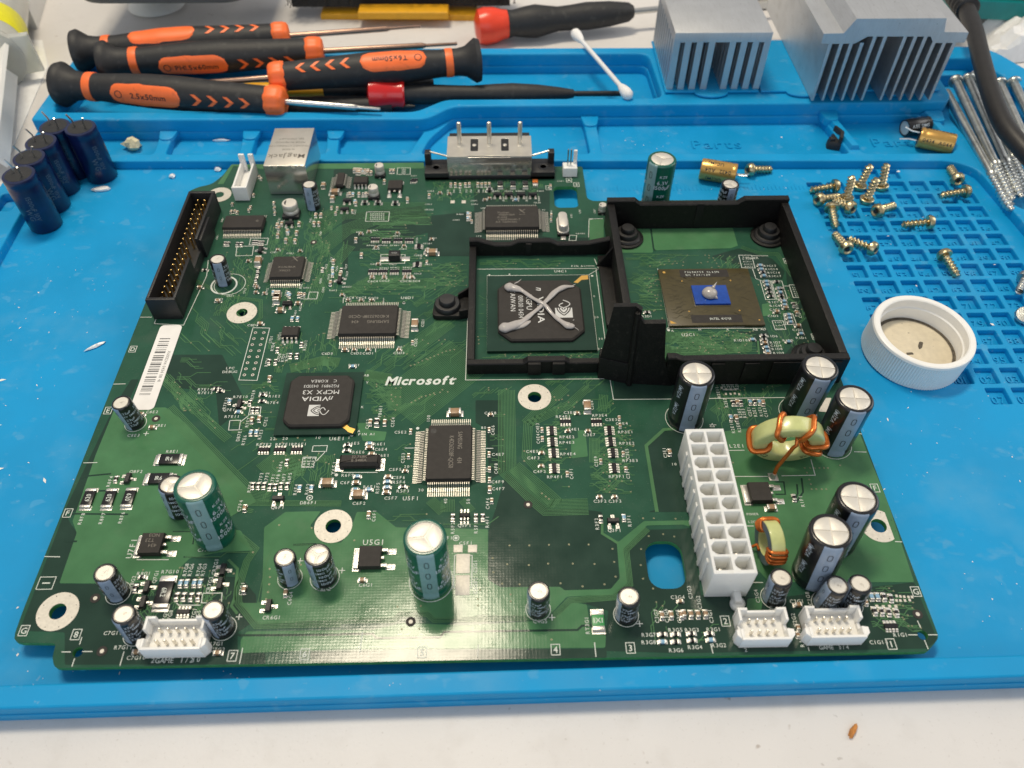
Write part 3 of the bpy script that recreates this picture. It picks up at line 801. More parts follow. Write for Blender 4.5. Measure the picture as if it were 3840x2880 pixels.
part('solder_pad', plate([rounded(W_('C', 1345, 400, 1405, 400, 1365, 510, 1305, 505), .03, 2)], .004, .012, 0, ('pad',), 0), brd)
# round fiducials on dark patches
for w, x, y in (('g', 618, 560), ('g', 662, 903), ('h', 450, 712), ('e', 1210, 1612), ('d', 1012, 1055), ('s', 992, 920), ('i', 1522, 663)):
    c = P2(w, x, y); mb = MB(); mb.disc(c, .125, .0132, 20, 0); mb.disc(c, .052, .0145, 14, 1)
    part('fiducial_mark', mb.mesh('fiducial_mark', ['chip', 'pad'], 0), brd)
# bare rectangular pads
def pads(w, s, lx, ly):
    for t in s.split():
        x, y = t.split(','); c = P2(w, float(x), float(y)); mb = MB(); mb.box((c[0], c[1], .010), (lx, ly, .012), 0, .004)
        part('solder_pad', mb.mesh('solder_pad', ['pad']), brd)
pads('h', '757,238 850,238', .24, .22); pads('h', '788,335 786,475', .36, .55)
pads('A', '165,80 253,80', .16, .17)
pads('f', '252,855 282,865 312,865 342,865 280,895 310,895 338,892 366,897', .06, .08)
pads('i', '1385,545 1410,548 1435,550 1462,552 1485,552 1385,575 1410,575 1440,575 1470,572', .06, .07)
pads('i', '1258,612 1300,615 1340,612 1380,612 1270,640 1310,642 1345,640 1390,640 1250,660 1290,660 1330,662 1370,662', .075, .08)
# ================================================================== components soldered to the board
def C3(w, x, y, z=0.0): return at(w, x, y, z)

# ---- upright capacitors: sleeve, top disc with its score lines, polarity stripe, print
def cap_set(kind, r, h, vent, sleeve, stripe_m, lines, oval, stripe_w=.55, print_h=.12):
    me = {}
    mb = MB()
    rv = r * .79
    mb.lathe([(r * .95, 0.0), (r, .05), (r, h * .10), (r * .95, h * .135), (r, h * .17), (r, h - .09), (r * .985, h - .04), (r * .93, h - .008), (r * .88, h), (rv, h - .004), (rv, h - .03)], 32)
    me['sleeve'] = mb.mesh(kind + '_sleeve', [sleeve], 50)
    mb = MB()
    mb.disc((0, 0), rv, h - .028, 32, 0)
    k = {'cross': 4, 'y': 3, 'plain': 0}[vent]
    if k:
        g = .016
        for i in range(k):
            a0, a1 = pi / 2 + 2 * pi * i / k, pi / 2 + 2 * pi * (i + 1) / k
            if k == 3: a0 += pi / 3; a1 += pi / 3
            am = (a0 + a1) / 2; off = g / sin((a1 - a0) / 2)
            q = [(off * cos(am), off * sin(am))] + [((rv - .012) * cos(a0 + .03 + (a1 - a0 - .06) * t / 9), (rv - .012) * sin(a0 + .03 + (a1 - a0 - .06) * t / 9)) for t in range(10)]
            mb.prism(q, h - .028, h - .012, 0, .006)
    else:
        mb.lathe([(rv - .01, h - .027), (rv * .9, h - .014), (0.001, h - .013)], 28)
        g = random.Random(len(kind))
        for i in range(5): mb.box((g.uniform(-.08, .08), g.uniform(-.08, .08), h - .011), (.07, .02, .006), 0, 0, g.uniform(0, 3))
    me['top_disc'] = mb.mesh(kind + '_top_disc', ['alu'], 30)
    rs = r + .004
    mb = MB()
    w = stripe_w
    prof = [(r * .95 + .006, .01), (rs, .05), (rs, h * .10), (r * .95 + .006, h * .135), (rs, h * .17), (rs, h - .09), (r * .985 + .004, h - .04), (r * .935 + .004, h - .010)]
    mb.lathe(prof, 8, 0, (0, 0, 0), -w, w)
    me['stripe'] = mb.mesh(kind + '_stripe', [stripe_m], 50)
    mb = MB()
    R2 = r + .009
    def on(a0, zc):
        return lambda u, v: (R2 * cos(a0 + u / R2), R2 * sin(a0 + u / R2), zc + v)
    ow, oh = oval
    n = max(2, int(h / (oh * 2.6)))
    for i in range(n):
        zc = h * .22 + (h * .70) * (i + .5) / n
        L = 14; vs = []
        for q in (1.0, .72):
            for t in range(L):
                a = 2 * pi * t / L
                vs.append(on(0, zc)(ow / 2 * q * (abs(cos(a)) ** .6) * (1 if cos(a) >= 0 else -1), oh / 2 * (q if q == 1 else .84) * (abs(sin(a)) ** .6) * (1 if sin(a) >= 0 else -1)))
        mb.add(vs, [(t, (t + 1) % L, L + (t + 1) % L, L + t) for t in range(L)], 1)
    for txt, ang, zf, hh, rot in lines:
        write_map(mb, txt, hh, on(ang, h * zf), 0, rot, bold=.012)
    me['print'] = mb.mesh(kind + '_print', ['ink_white', 'ink_black'], 0)
    return me
VZ = [('VZ(M)', -1.02, .76, .13, 90), ('VZ(M)', -1.02, .40, .13, 90), ('105', 1.0, .93, .09, 0), ('VZ(M)', -2.3, .6, .13, 90), ('470uF 16V', 1.05, .5, .11, 90), ('83', .95, .86, .10, 0)]
CAPS = {
 'large_black': cap_set('large_black', .515, 2.10, 'cross', 'sleeve_black', 'stripe', VZ, (.13, .26), .44),
 'large_green': cap_set('large_green', .515, 2.32, 'y', 'sleeve_green', 'stripe_green',
     [('KZE', a, f + .09, .10, 0) for a in (.95, 2.6, -2.3, -.98) for f in (.72, .36)] + [('6.3V', a, f, .15, 0) for a in (.95, 2.6, -2.3, -.98) for f in (.70, .34)] + [('1500\u00b5F', a, f - .09, .15, 0) for a in (.95, 2.6, -2.3, -.98) for f in (.70, .34)], (.12, .28), .40),
 'small_black': cap_set('small_black', .275, 1.05, 'plain', 'sleeve_black', 'stripe',
     [('22\u00b5F', a, f, .085, 0) for a in (1.1, 2.4, 3.7, 5.0) for f in (.80, .50, .25)] + [('25V SME', a, f, .07, 0) for a in (1.1, 2.4, 3.7, 5.0) for f in (.66, .37)], (.07, .15), .55),
 'medium_black': cap_set('medium_black', .33, 1.22, 'y', 'sleeve_black', 'stripe',
     [('100\u00b5F', a, f, .11, 0) for a in (1.2, 2.6, 4.0, 5.2) for f in (.84, .54, .24)] + [('SMG 25V', a, f, .085, 0) for a in (1.2, 2.6, 4.0, 5.2) for f in (.69, .39)], (.08, .17), .42),
}
def put_cap(kind, base, top, ang, label):
    """base and top are sight points; the can stands between them, stripe turned to ang degrees"""
    B = C3(*base)
    T = above(B, *top)
    d = (T - B); d.x *= .8; d.y *= .8
    mw = frame_along(B, B + d)
    e = mw.to_3x3().inverted() @ Vector((cos(radians(ang)), sin(radians(ang)), 0))
    mw = mw @ Matrix.Rotation(atan2(e.y, e.x), 4, 'Z')
    k = CAPS[kind]
    o = part('capacitor', k['sleeve'], brd, label, mw=mw)
    for n in ('top_disc', 'stripe', 'print'):
        c = bpy.data.objects.new(n, k[n]); COL.objects.link(c); c.parent = o
    return o
put_cap('large_black', ('C', 260, 560), ('C', 365, 195), -92, 'tall black capacitor at the top end of the white power connector')
put_cap('large_black', ('f', 745, 1010), ('f', 885, 745), -97, 'tall black capacitor behind the copper-wound coil')
put_cap('large_black', ('f', 965, 1215), ('f', 1115, 925), -96, 'tall black capacitor right of the copper-wound coil')
put_cap('large_black', ('i', 985, 190), ('f', 1140, 1545), -100, 'tall black capacitor touching the right mounting ring')
put_cap('large_black', ('i', 835, 405), ('i', 965, 85), -98, 'tall black capacitor in front of its twin at lower right')
put_cap('large_green', ('g', 1400, 150), ('d', 1270, 1485), -78, 'tall green capacitor at lower left, leaning over a black one')
put_cap('large_green', ('h', 583, 450), ('h', 540, 150), -86, 'tall green capacitor at the front centre')
def put_at(kind, B, ang, label):
    mw = Matrix.Translation(B) @ Matrix.Rotation(radians(ang), 4, 'Z')
    k = CAPS[kind]; o = part('capacitor', k['sleeve'], brd, label, mw=mw)
    for n in ('top_disc', 'stripe', 'print'):
        c = bpy.data.objects.new(n, k[n]); COL.objects.link(c); c.parent = o
put_at('large_green', Vector((at_y('b', 2065, 1120, 24.2).x, 24.2, 0)), -140, 'tall green capacitor behind the black mounting frame')
put_at('medium_black', Vector((at_y('c', 305, 1210, 24.2).x, 24.2, 0)), -84, 'short black capacitor with a pale stripe behind the black frame')
put_cap('small_black', ('g', 768, 525), ('g', 675, 380), -78, 'small black capacitor near the lower left mounting ring')
put_cap('small_black', ('g', 885, 790), ('g', 790, 632), -122, 'small black capacitor left behind the white game connector')
put_cap('small_black', ('g', 1450, 755), ('g', 1360, 598), -128, 'small black capacitor right behind the white game connector')
put_cap('small_black', ('g', 1880, 428), ('g', 1848, 280), -62, 'small black capacitor left of its taller neighbour')
put_cap('medium_black', ('g', 2105, 425), ('g', 2052, 260), -128, 'black capacitor with a Y scored top right of a smaller one')
put_cap('small_black', ('h', 1275, 630), ('h', 1278, 482), -165, 'small black capacitor at front right of the bare dark area')
put_cap('small_black', ('h', 1845, 668), ('h', 1862, 522), -165, 'small black capacitor below the oval slot')
put_cap('small_black', ('i', 585, 555), ('i', 640, 410), -172, 'small black capacitor beside the end of the power connector')
put_cap('small_black', ('i', 915, 590), ('i', 1012, 468), -172, 'left one of the two small black capacitors at lower right')
put_cap('small_black', ('i', 1085, 600), ('i', 1148, 455), -190, 'right one of the two small black capacitors at lower right')
put_cap('small_black', ('d', 880, 1085), ('d', 785, 958), -122, 'small black capacitor at the end of the barcode label')
put_cap('small_black', ('d', 1452, 170), ('d', 1412, 20), -82, 'small black capacitor standing in a white printed circle')
put_cap('medium_black', ('g', 1175, -10), ('d', 1112, 1468), -128, 'black capacitor half hidden behind the tall green one')
put_cap('small_black', ('s', 990, 570), ('s', 942, 315), -98, 'dark capacitor beside the silver network jack')

# ---- surface-mount aluminium cans
mb = MB(); mb.prism([(-.3, -.3), (.3, -.3), (.3, .12), (.12, .3), (-.12, .3), (-.3, .12)], 0.02, .14, 0, .02); mb.box((0, -.3, .03), (.1, .12, .03), 1); mb.box((0, .3, .03), (.1, .12, .03), 1)
alu_base = mb.mesh('can_base', ['black', 'solder'])
mb = MB(); mb.lathe([(.26, .14), (.27, .17), (.27, .24), (.245, .28), (.27, .32), (.27, .50), (.25, .53), (.001, .535)], 28)
alu_can = mb.mesh('can', ['alu'], 40)
mb = MB(); mb.poly([(.18 * cos(a), .18 * sin(a)) for a in [pi * .72 + k * pi * .56 / 8 for k in range(9)]], .537)
alu_mark = mb.mesh('can_mark', ['ink_black'], 0)
def put_can(w, x, y, s=1.0, hs=1.0, label=None):
    c = C3(w, x, y)
    mw = Matrix.Translation(c) @ Matrix.Diagonal((s, s, s * hs, 1))
    o = part('surface_mount_capacitor', alu_base, brd, label, mw=mw)
    for n, me in (('can', alu_can), ('can_mark', alu_mark)):
        q = bpy.data.objects.new(n, me); COL.objects.link(q); q.parent = o
put_can('s', 780, 645, 1.05); put_can('s', 860, 345, .95, 1.1); put_can('s', 1590, 470, .72, 1.25); put_can('s', 1650, 258, .68, 1.35)
put_can('B', 78, 200, .55, 1.25)

# ---- small surface-mount pieces; x along the piece, base on the board
def smd(name, L, Wd, H, body, term=.28, padx=.5, flat=False):
    mb = MB()
    t = L * term
    mb.prism([(-L / 2 + t, -Wd / 2), (L / 2 - t, -Wd / 2), (L / 2 - t, Wd / 2), (-L / 2 + t, Wd / 2)], .014, .014 + H, 0, .006)
    for s in (-1, 1):
        mb.box((s * (L / 2 - t / 2), 0, .014 + (H * 1.04) / 2), (t, Wd * 1.03, H * 1.04), 1, .006)
        mb.box((s * (L / 2 + L * .02), 0, .009), (t + padx * L * .34, Wd * 1.12, .014), 1, .004)
    return mb.mesh(name, [body, 'solder'], 30)
SM = {
 'r': ('chip_resistor', smd('chip_resistor', .155, .085, .05, 'resistor')),
 'b': ('chip_resistor', smd('blue_chip_resistor', .155, .085, .05, 'resistor_blue', .22)),
 'c': ('chip_capacitor', smd('chip_capacitor', .155, .085, .08, 'ceramic', .24)),
 't': ('chip_capacitor', smd('tiny_chip_capacitor', .115, .07, .06, 'ceramic', .26)),
 'C': ('chip_capacitor', smd('large_chip_capacitor', .32, .18, .14, 'ceramic', .16)),
 'K': ('chip_capacitor', smd('medium_chip_capacitor', .22, .13, .11, 'ceramic', .2)),
 'f': ('ferrite_bead', smd('ferrite_bead', .20, .12, .10, 'resistor', .24)),
}
def multi(name, L, Wd, H, n, body='resistor', pin=.06, out=.05, sides='y', padl=.07):
    mb = MB()
    mb.loft(ccw([(-L / 2, -Wd / 2), (L / 2, -Wd / 2), (L / 2, Wd / 2), (-L / 2, Wd / 2)]), [(0, .02), (0, .02 + H * .6), (.012, .02 + H)], 0)
    for s in (-1, 1):
        for k in range(n):
            x = -L / 2 + L * (k + .5) / n
            mb.box((x, s * (Wd / 2 + out / 2 - .012), .02 + H * .22), (pin, out + .02, H * .4), 1, .004)
            mb.box((x, s * (Wd / 2 + out), .008), (pin * 1.1, padl, .013), 1)
    return mb.mesh(name, [body, 'solder'], 30)
SM['p'] = ('resistor_network', multi('resistor_network', .32, .12, .05, 4, pin=.05))
SM['P'] = ('resistor_network', multi('small_resistor_network', .23, .11, .05, 4, pin=.035))
def sot(name):
    mb = MB()
    mb.loft(ccw([(-.145, -.065), (.145, -.065), (.145, .065), (-.145, .065)]), [(.01, .03), (0, .07), (.018, .12)], 0)
    for x, s in ((-.095, -1), (.095, -1), (0, 1)):
        mb.box((x, s * .09, .05), (.045, .06, .016), 1); mb.box((x, s * .13, .022), (.045, .05, .02), 1, .004); mb.box((x, s * .135, .008), (.085, .10, .013), 1)
    return mb.mesh(name, ['black', 'solder'], 30)
SM['s'] = ('transistor', sot('transistor'))
def soic(name, L, Wd, n, H=.15):
    mb = MB()
    mb.loft(ccw([(-L / 2, -Wd / 2), (L / 2, -Wd / 2), (L / 2, Wd / 2), (-L / 2, Wd / 2)]), [(.02, .03), (0, .03 + H * .5), (.025, .03 + H)], 0)
    p = L / n
    for s in (-1, 1):
        for k in range(n):
            x = -L / 2 + p * (k + .5); w = p * .42
            mb.box((x, s * (Wd / 2 + .025), .03 + H * .45), (w, .06, .018), 1); mb.box((x, s * (Wd / 2 + .05), .05), (w, .018, .07), 1); mb.box((x, s * (Wd / 2 + .08), .018), (w, .07, .018), 1)
            mb.box((x, s * (Wd / 2 + .09), .006), (w * 1.2, .10, .01), 1)
    return mb.mesh(name, ['chip', 'solder'], 30)
SM['8'] = ('small_chip', soic('eight_lead_chip', .50, .38, 4))
SM['6'] = ('small_chip', soic('six_lead_chip', .24, .13, 3, .09))
for _k, (_n, _me) in SM.items(): _me.transform(Matrix.Scale(1.04 if _k in 'pP' else 1.15, 4))
def put(spec):
    """lines of: window, type and turn (h or v), then places"""
    for ln in spec.strip().splitlines():
        w, ty, *pts = ln.split()
        name, me = SM[ty[0]]; rz = 0 if ty[1] == 'h' else pi / 2
        if ty[1] == 'u': rz = pi
        if ty[1] == 'n': rz = -pi / 2
        for t in pts:
            x, y = map(float, t.split(','))
            part(name, me, brd, world=False, loc=C3(w, x, y), rz=rz)
put('''
e ph 205,105 270,105 345,105 425,105 1452,1078 1653,1078
e pv 1363,1137 1368,1208 1376,1280 1380,1380 1737,1135 1745,1207 1760,1280 1768,1378
e Pv 490,60
e th 200,145 280,145 415,145 460,145 45,290 130,290 200,290 85,612 175,612 375,612 1528,1023 1468,1138 1598,1138 1298,1280 1295,1365 1672,1565 1770,1565 968,1033 415,1397
e tv 555,45 462,565 450,1140 958,1130 958,1288 960,1385 960,1455 975,1590 437,1300 1300,1130 1302,1188 1463,1415 1825,1285 1842,1385 1680,1335 1805,1105 1800,1055
e Cv 478,455 1592,985
e Ch 737,1025 113,1555
e ch 25,615 183,1247 200,1290 98,1475 293,1538 305,1437
e cv 283,1085 190,1083 962,1517 2125,1278
e fv 232,1085
e bh 75,720 183,1220 105,1433 300,1467 298,1503 92,1518 180,1518
e rh 40,1230 36,1265 400,1500 1980,370
d ph 1712,1260 1815,1260 1925,1258
d sn 835,1450
d sh 1807,1580 1865,320
d sv 1555,970
d bh 1548,1015
d bv 1490,945 1628,1148 1663,1148 1943,1508 2020,1508 1895,410 1930,410 1870,250
d rv 755,1450 1622,955 1640,1492 1675,1492 1712,1492 1750,1500 1785,1500 1822,1492 1862,1492 1860,1340 1800,612 1885,650 1925,650 1745,690 1788,690 1955,578 1640,1000 1670,1000
d rh 1705,905 1700,945 1405,865 1430,878 1330,95
d cv 1683,1060 1635,1070 1590,1640 1750,800 1940,258
d ch 990,1117 920,1032 1690,445 1415,297 1300,210
d Ch 2125,1480
d Cv 1797,285
d 8h 1888,512
d Kh 1820,360
g rh 925,427
g rv 880,497 1148,552 1193,552 1240,554 1287,552
g bv 1173,467 1212,465 1262,465 1300,463
g sn 960,492 935,592 1745,615 1450,382 1430,472
g ph 1192,650
g cv 1585,508 1855,528 1015,748 1065,750 1110,748 1215,748 1265,748 1335,752
g ch 1415,918 890,912
h ch 138,447
h rv 723,38 872,38 917,38 1680,48
h bv 1830,40
h cv 180,22 2075,675 2135,672 2200,672
h 6h 800,32
h sh 1760,65
h rh 2080,797 2165,797 2165,845
h bh 2080,845
h th 2195,582
i cv 50,667 97,667 145,665 5,664
i rh 55,792 60,836 172,792
i bh 180,833
i ch 745,607
i tv 1185,592 745,752 742,800 1030,575
i bv 1220,552 1258,552
i rv 1300,554 1345,562 1240,645 1285,648 1330,652 1380,655
i pu 1345,742
f bh 500,65 507,90 525,132 540,170 545,192 622,214 630,240 655,297 658,321 765,508 685,560 540,597 548,623 450,546 685,385 690,408 697,433
f rh 517,110 555,216 560,241 570,266 607,172 635,216 637,262 643,285 522,520 525,546 
f ch 665,343 607,368 530,571 550,646 745,458
f rv 718,1570 325,955 375,955 465,950 715,320
f bv 435,950 495,950 310,1050
f cv 345,1055 350,955 518,957 735,375
f Kh 570,1640
b 8h 130,1190
b th 640,1255 930,1300 960,1290 700,1260
b cv 710,1205 740,1205 770,1208 570,1275 430,1305
b cv 805,1205 830,1203 885,1203 910,1205 935,1203 960,1203 1355,1215
b tv 160,1260 180,1260 55,1265 1360,1400 1358,1432
b sh 1012,1270 1085,1270 1165,1270 1240,1270
b bh 1130,1300
b fh 960,1240
b bv 820,1390 820,1420
b tv 835,1392 835,1420 845,1440
b Pv 500,1600
b Ph 475,1172
b cv 85,1110 100,1110 115,1110 130,1112 155,1115 175,1115 320,1115 340,1115
b Kh 565,1640
s rv 1330,455 1480,455 1510,455
s bv 1380,450 1400,520 1470,228 1495,230
s cv 1350,455 1440,455 1420,238 1445,240 1525,240 1560,242 1410,545 1690,330 1015,660 1065,660 1000,745 1045,745
s sh 1325,520 1300,605
s Ch 1205,440
s Kv 1090,370 1180,500
s tv 455,280 475,300 400,460 190,550 215,620 240,630 180,625 355,610 370,580 600,540 605,590 610,640
s cv 635,760 650,790 680,745 640,860 735,820 825,835 720,910 810,915 850,745
s rv 400,925 430,925 460,930 490,930 120,940 150,940 240,945 280,945 1080,1195 1265,1200
s bv 740,830 1180,1185 1180,1245 755,1450 595,1420
s sh 755,745
s sv 1250,1305 470,1005
s sh 735,1535
s th 640,1000 860,1010 1460,840 1540,820 1820,835 1610,975 1885,962 2155,895 1630,1140 1570,1265 1690,1265 1900,1265 1960,1265 1275,1445 1335,1497 1465,1497 1565,1497
s cv 1190,1120 1160,1330 1410,905 1465,1055 2120,1010 1255,1250
s Ch 2165,1035
s Cv 635,1465 450,1120
s rv 445,1200 440,1240 425,1295
s th 420,1350 435,1370 425,1420 510,1430 350,1110 60,1510
s bh 800,1290
s ch 670,1600 840,1530
s Ph 1975,320
s ph 1600,900 1710,905 1825,905 1935,905
s Pv 2035,970 2020,1140
s fh 1500,540 1630,540 1800,545
s tv 2135,465 1915,495 870,1440 900,1445 1170,585 1225,590 1375,620 1210,640
''')

# ---- larger two-ended resistors with a printed value
def big_res(w, x, y, txt, rot, L=.56, Wd=.29, label=None, trot=0):
    mb = MB()
    mb.box((0, 0, .06), (L * .74, Wd, .07), 0, .01)
    for s in (-1, 1):
        mb.box((s * L * .43, 0, .055), (L * .13, Wd * 1.02, .08), 1, .012); mb.box((s * L * .48, 0, .01), (L * .24, Wd * 1.1, .015), 1, .004)
    mw = Matrix.Translation(C3(w, x, y)) @ Matrix.Rotation(radians(rot), 4, 'Z')
    o = part('power_resistor', mb.mesh('power_resistor', ['resistor', 'solder'], 30), brd, label, mw=mw)
    mb = MB(); write(mb, txt, (0, 0), .13, .0965, trot, 0, bold=.01, sx=.8)
    part('value_print', mb.mesh('value_print', ['silk'], 0), o, mw=mw)
big_res('d', 1103, 1325, '1R6', 0, .74, .34)
big_res('d', 1035, 1450, '1R6', 0, .74, .34)
big_res('d', 578, 1578, '620', 90, .60, .29); big_res('d', 712, 1578, '620', 90, .60, .29); big_res('d', 840, 1574, '620', 90, .60, .29, None, 180)
big_res('g', 1068, 530, '6R2', 90, .82, .38, None, 180)
mb = MB(); mb.box((0, 0, .06), (.30, .30, .08), 0, .01); write(mb, '1X1', (0, 0), .13, .1015, 0, 2, bold=.01)
for s in (-1, 1): mb.box((0, s * .20, .055), (.31, .12, .10), 1, .02); mb.box((0, s * .24, .01), (.33, .16, .015), 1)
part('fuse', mb.mesh('fuse', ['fuse', 'solder', 'silk'], 30), brd, 'small green resettable fuse near the front edge', world=False, loc=C3('h', 1662, 712))
mb = MB(); mb.box((0, 0, .16), (.40, .30, .28), 0, .03); write(mb, 'C4C1', (0, 0), .06, .302, 0, 2)
for s in (-1, 1): mb.box((s * .36, 0, .012), (.34, .22, .016), 1, .004); mb.box((s * .21, 0, .05), (.05, .18, .09), 1)
part('tantalum_capacitor', mb.mesh('tantalum_capacitor', ['black', 'solder', 'chipink2'], 30), brd, world=False, loc=C3('s', 1795, 1085))
# ferrite blocks and a clip standing in front of the video socket
for x in (1030, 1112, 1192):
    mb = MB(); mb.box((0, 0, .09), (.20, .22, .16), 0, .02)
    for s in (-1, 1): mb.box((0, s * .15, .06), (.20, .08, .10), 1, .01); mb.box((0, s * .19, .01), (.22, .10, .015), 1)
    part('ferrite_block', mb.mesh('ferrite_block', ['black', 'solder'], 30), brd, world=False, loc=C3('b', x, 1205))
mb = MB(); mb.box((0, .05, .10), (.21, .16, .18), 0, .02); mb.box((0, -.12, .08), (.21, .16, .14), 1, .02)
part('chip_capacitor', mb.mesh('tall_chip_capacitor', ['copper', 'solder'], 30), brd, world=False, loc=C3('b', 1256, 1200))

# ---- power transistors with a metal tab
def mosfet(w, x, y, rz, lines, s=1.0, label=None):
    mb = MB()
    mb.loft(ccw([(-.30, -.31), (.30, -.31), (.30, .31), (-.30, .31)]), [(.02, .03), (0, .12), (.02, .22)], 0)
    mb.box((-.36, 0, .06), (.14, .54, .05), 1, .01); mb.box((-.34, 0, .01), (.22, .66, .015), 1)
    for yy in (-.22, .22):
        mb.box((.35, yy, .11), (.14, .09, .05), 1, .01); mb.box((.42, yy, .07), (.05, .09, .10), 1); mb.box((.50, yy, .035), (.14, .09, .035), 1, .008); mb.box((.54, yy, .010), (.24, .17, .015), 1, .003)
    mb.box((.33, 0, .11), (.08, .08, .05), 1, .01)
    k = 0
    for t, hh in lines:
        write(mb, t, (.18 - k * .15, 0), hh, .222, -90, 2, bold=.004); k += 1
    mw = Matrix.Translation(C3(w, x, y)) @ Matrix.Rotation(radians(rz), 4, 'Z') @ Matrix.Scale(s, 4)
    part('power_transistor', mb.mesh('power_transistor', ['chip', 'solder', 'chipink'], 30), brd, label, mw=mw)
mosfet('g', 995, 225, 0, [], 1.0)
mb = MB(); c = C3('g', 995, 210)
for t, dx, dy in (('NO3', .06, .15), ('T23', -.02, .0), ('434', .08, -.15)): write(mb, t, (c.x + dx, c.y + dy), .10, .224, 180, 0)
part('chip_marking', mb.mesh('chip_marking', ['chipink'], 0), brd)
mosfet('h', 190, 310, 0, []); mosfet('f', 492, 1550, 0, [])
mosfet('s', 1800, 385, -90, [], .92)

# ---- quad flat packs
def qfp(w, x0, y0, x1, y1, nx, ny, label, H=.24, rows=(1, 1, 1, 1), ext=1.0):
    """x0.. body corners in plan (near left, far right) as sight points at the board"""
    a, b = C3(w, x0, y0, .05), C3(w, x1, y1, .05)
    c = (a + b) / 2; L, Wd = abs(b.x - a.x), abs(b.y - a.y)
    mb = MB()
    ch = .06
    q = [(-L / 2 + ch, -Wd / 2), (L / 2 - ch, -Wd / 2), (L / 2, -Wd / 2 + ch), (L / 2, Wd / 2 - ch), (L / 2 - ch, Wd / 2), (-L / 2 + ch, Wd / 2), (-L / 2, Wd / 2 - ch), (-L / 2, -Wd / 2 + ch)]
    mb.loft(q, [(.03, .04), (0, .04 + H * .5), (.035, .04 + H)], 0)
    me = mb.mesh('flat_pack', ['chip'], 30)
    mw = Matrix.Translation((c.x, c.y, 0))
    o = part('flat_pack_chip', me, brd, label, mw=mw)
    mb = MB()
    def lead(p, d, w_):
        t = (-d[1], d[0])
        prof = [(-.02, .14, .16), (.07 * ext, .14, .16), (.12 * ext, .03, .05), (.24 * ext, .013, .03)]
        vs = []
        for u, z0, z1 in prof:
            for s_ in (-1, 1):
                vs.append((p[0] + d[0] * u + t[0] * s_ * w_ / 2, p[1] + d[1] * u + t[1] * s_ * w_ / 2, z1))
        for u, z0, z1 in prof:
            for s_ in (-1, 1):
                vs.append((p[0] + d[0] * u + t[0] * s_ * w_ / 2, p[1] + d[1] * u + t[1] * s_ * w_ / 2, z0))
        fs = []
        for k in range(3):
            i = 2 * k
            fs += [(i, i + 1, i + 3, i + 2), (i, i + 2, 8 + i + 2, 8 + i), (i + 1, 8 + i + 1, 8 + i + 3, i + 3)]
        fs.append((6, 7, 15, 14))
        mb.add(vs, fs, 0)
        e = .27 * ext; g = w_ * .58
        P_ = [(p[0] + d[0] * u + t[0] * s_ * g, p[1] + d[1] * u + t[1] * s_ * g) for u, s_ in ((.14 * ext, -1), (e + .11 * ext, -1), (e + .11 * ext, 1), (.14 * ext, 1))]
        mb.poly(P_, .0115, 0)
    pxs = (L - .16) / max(1, nx - 1); pys = (Wd - .16) / max(1, ny - 1)
    for k in range(nx):
        xx = -L / 2 + .08 + pxs * k
        if rows[0]: lead((xx, -Wd / 2), (0, -1), pxs * .38)
        if rows[2]: lead((xx, Wd / 2), (0, 1), pxs * .38)
    for k in range(ny):
        yy = -Wd / 2 + .08 + pys * k
        if rows[3]: lead((-L / 2, yy), (-1, 0), pys * .38)
        if rows[1]: lead((L / 2, yy), (1, 0), pys * .38)
    part('leads', mb.mesh('leads', ['lead'], 25), o, kind='stuff', mw=mw)
    return o, mw, L, Wd, .04 + H
def mark(o, mw, z, lines, name='chip_marking', ink='chipink', dot=None, **kw):
    mb = MB()
    for t, x, y, h, rot in lines: write(mb, t, (x, y), h, z + .0015, rot, 0, **kw)
    if dot: mb.disc(dot[:2], dot[2], z + .0012, 20, 0)
    part(name, mb.mesh(name, [ink], 0), o, mw=mw)
o, mw, L, Wd, zt = qfp('e', 545, 1480, 852, 1118, 20, 30, 'square black memory chip in the middle of the board')
mark(o, mw, zt, [('SAMSUNG', .30, .38, .13, -90), ('434', .30, -.32, .13, -90), ('K4D263238F-QC50', .06, -.02, .13, -90)], sx=.72)
mb = MB(); mb.disc((-.48, .72), .09, zt + .001, 20); part('dimple', mb.mesh('dimple', ['black'], 0), o, mw=mw)
o, mw, L, Wd, zt = qfp('e', -22, 540, 378, 345, 30, 20, 'black memory chip left of the thermal paste cross')
mark(o, mw, zt, [('SAMSUNG', .33, -.12, .13, 180), ('434', -.42, -.12, .13, 180), ('K4D263238F-QC50', -.0, .12, .13, 180)], sx=.85)
o, mw, L, Wd, zt = qfp('b', 930, 1508, 1275, 1362, 26, 26, 'black chip with a crossed logo near the far oval hole')
mark(o, mw, zt, [('Xyclops', -.32, .24, .10, 0), ('X01159-009', -.20, .10, .10, 0), ('A-A02', -.36, -.04, .10, 0), ('C4S3P34040-T', -.10, -.18, .10, 0), ('AA TAIWAN', -.22, -.32, .10, 0)], sx=.9)
def cross_logo(o, mw, x, y, z, s, word):
    mb = MB()
    mb.add([(x - s, y + s, z), (x - s * .55, y + s, z), (x + s, y - s, z), (x + s * .7, y - s, z)], [(0, 3, 2, 1)], 0)
    mb.add([(x - s * .95, y - s, z), (x - s * .1, y, z), (x + .0, y + s * .1, z), (x + s * 1.2, y + s, z), (x + s * .8, y + s, z), (x - s * .12, y + s * .14, z)], [(0, 1, 2, 3, 4, 5)], 0)
    if word: write(mb, word, (x, y - s * 1.6), s * .35, z, 0, 0, sx=1.3)
    part('logo', mb.mesh('logo', ['chipink'], 0), o, mw=mw)
cross_logo(o, mw, .38, .30, zt + .0015, .12, 'XBOX')
o, mw, L, Wd, zt = qfp('d', 1745, 172, 1990, 30, 16, 16, 'small square black chip behind the left mounting ring', ext=.6)
cross_logo(o, mw, .22, .40, zt + .0015, .12, '')
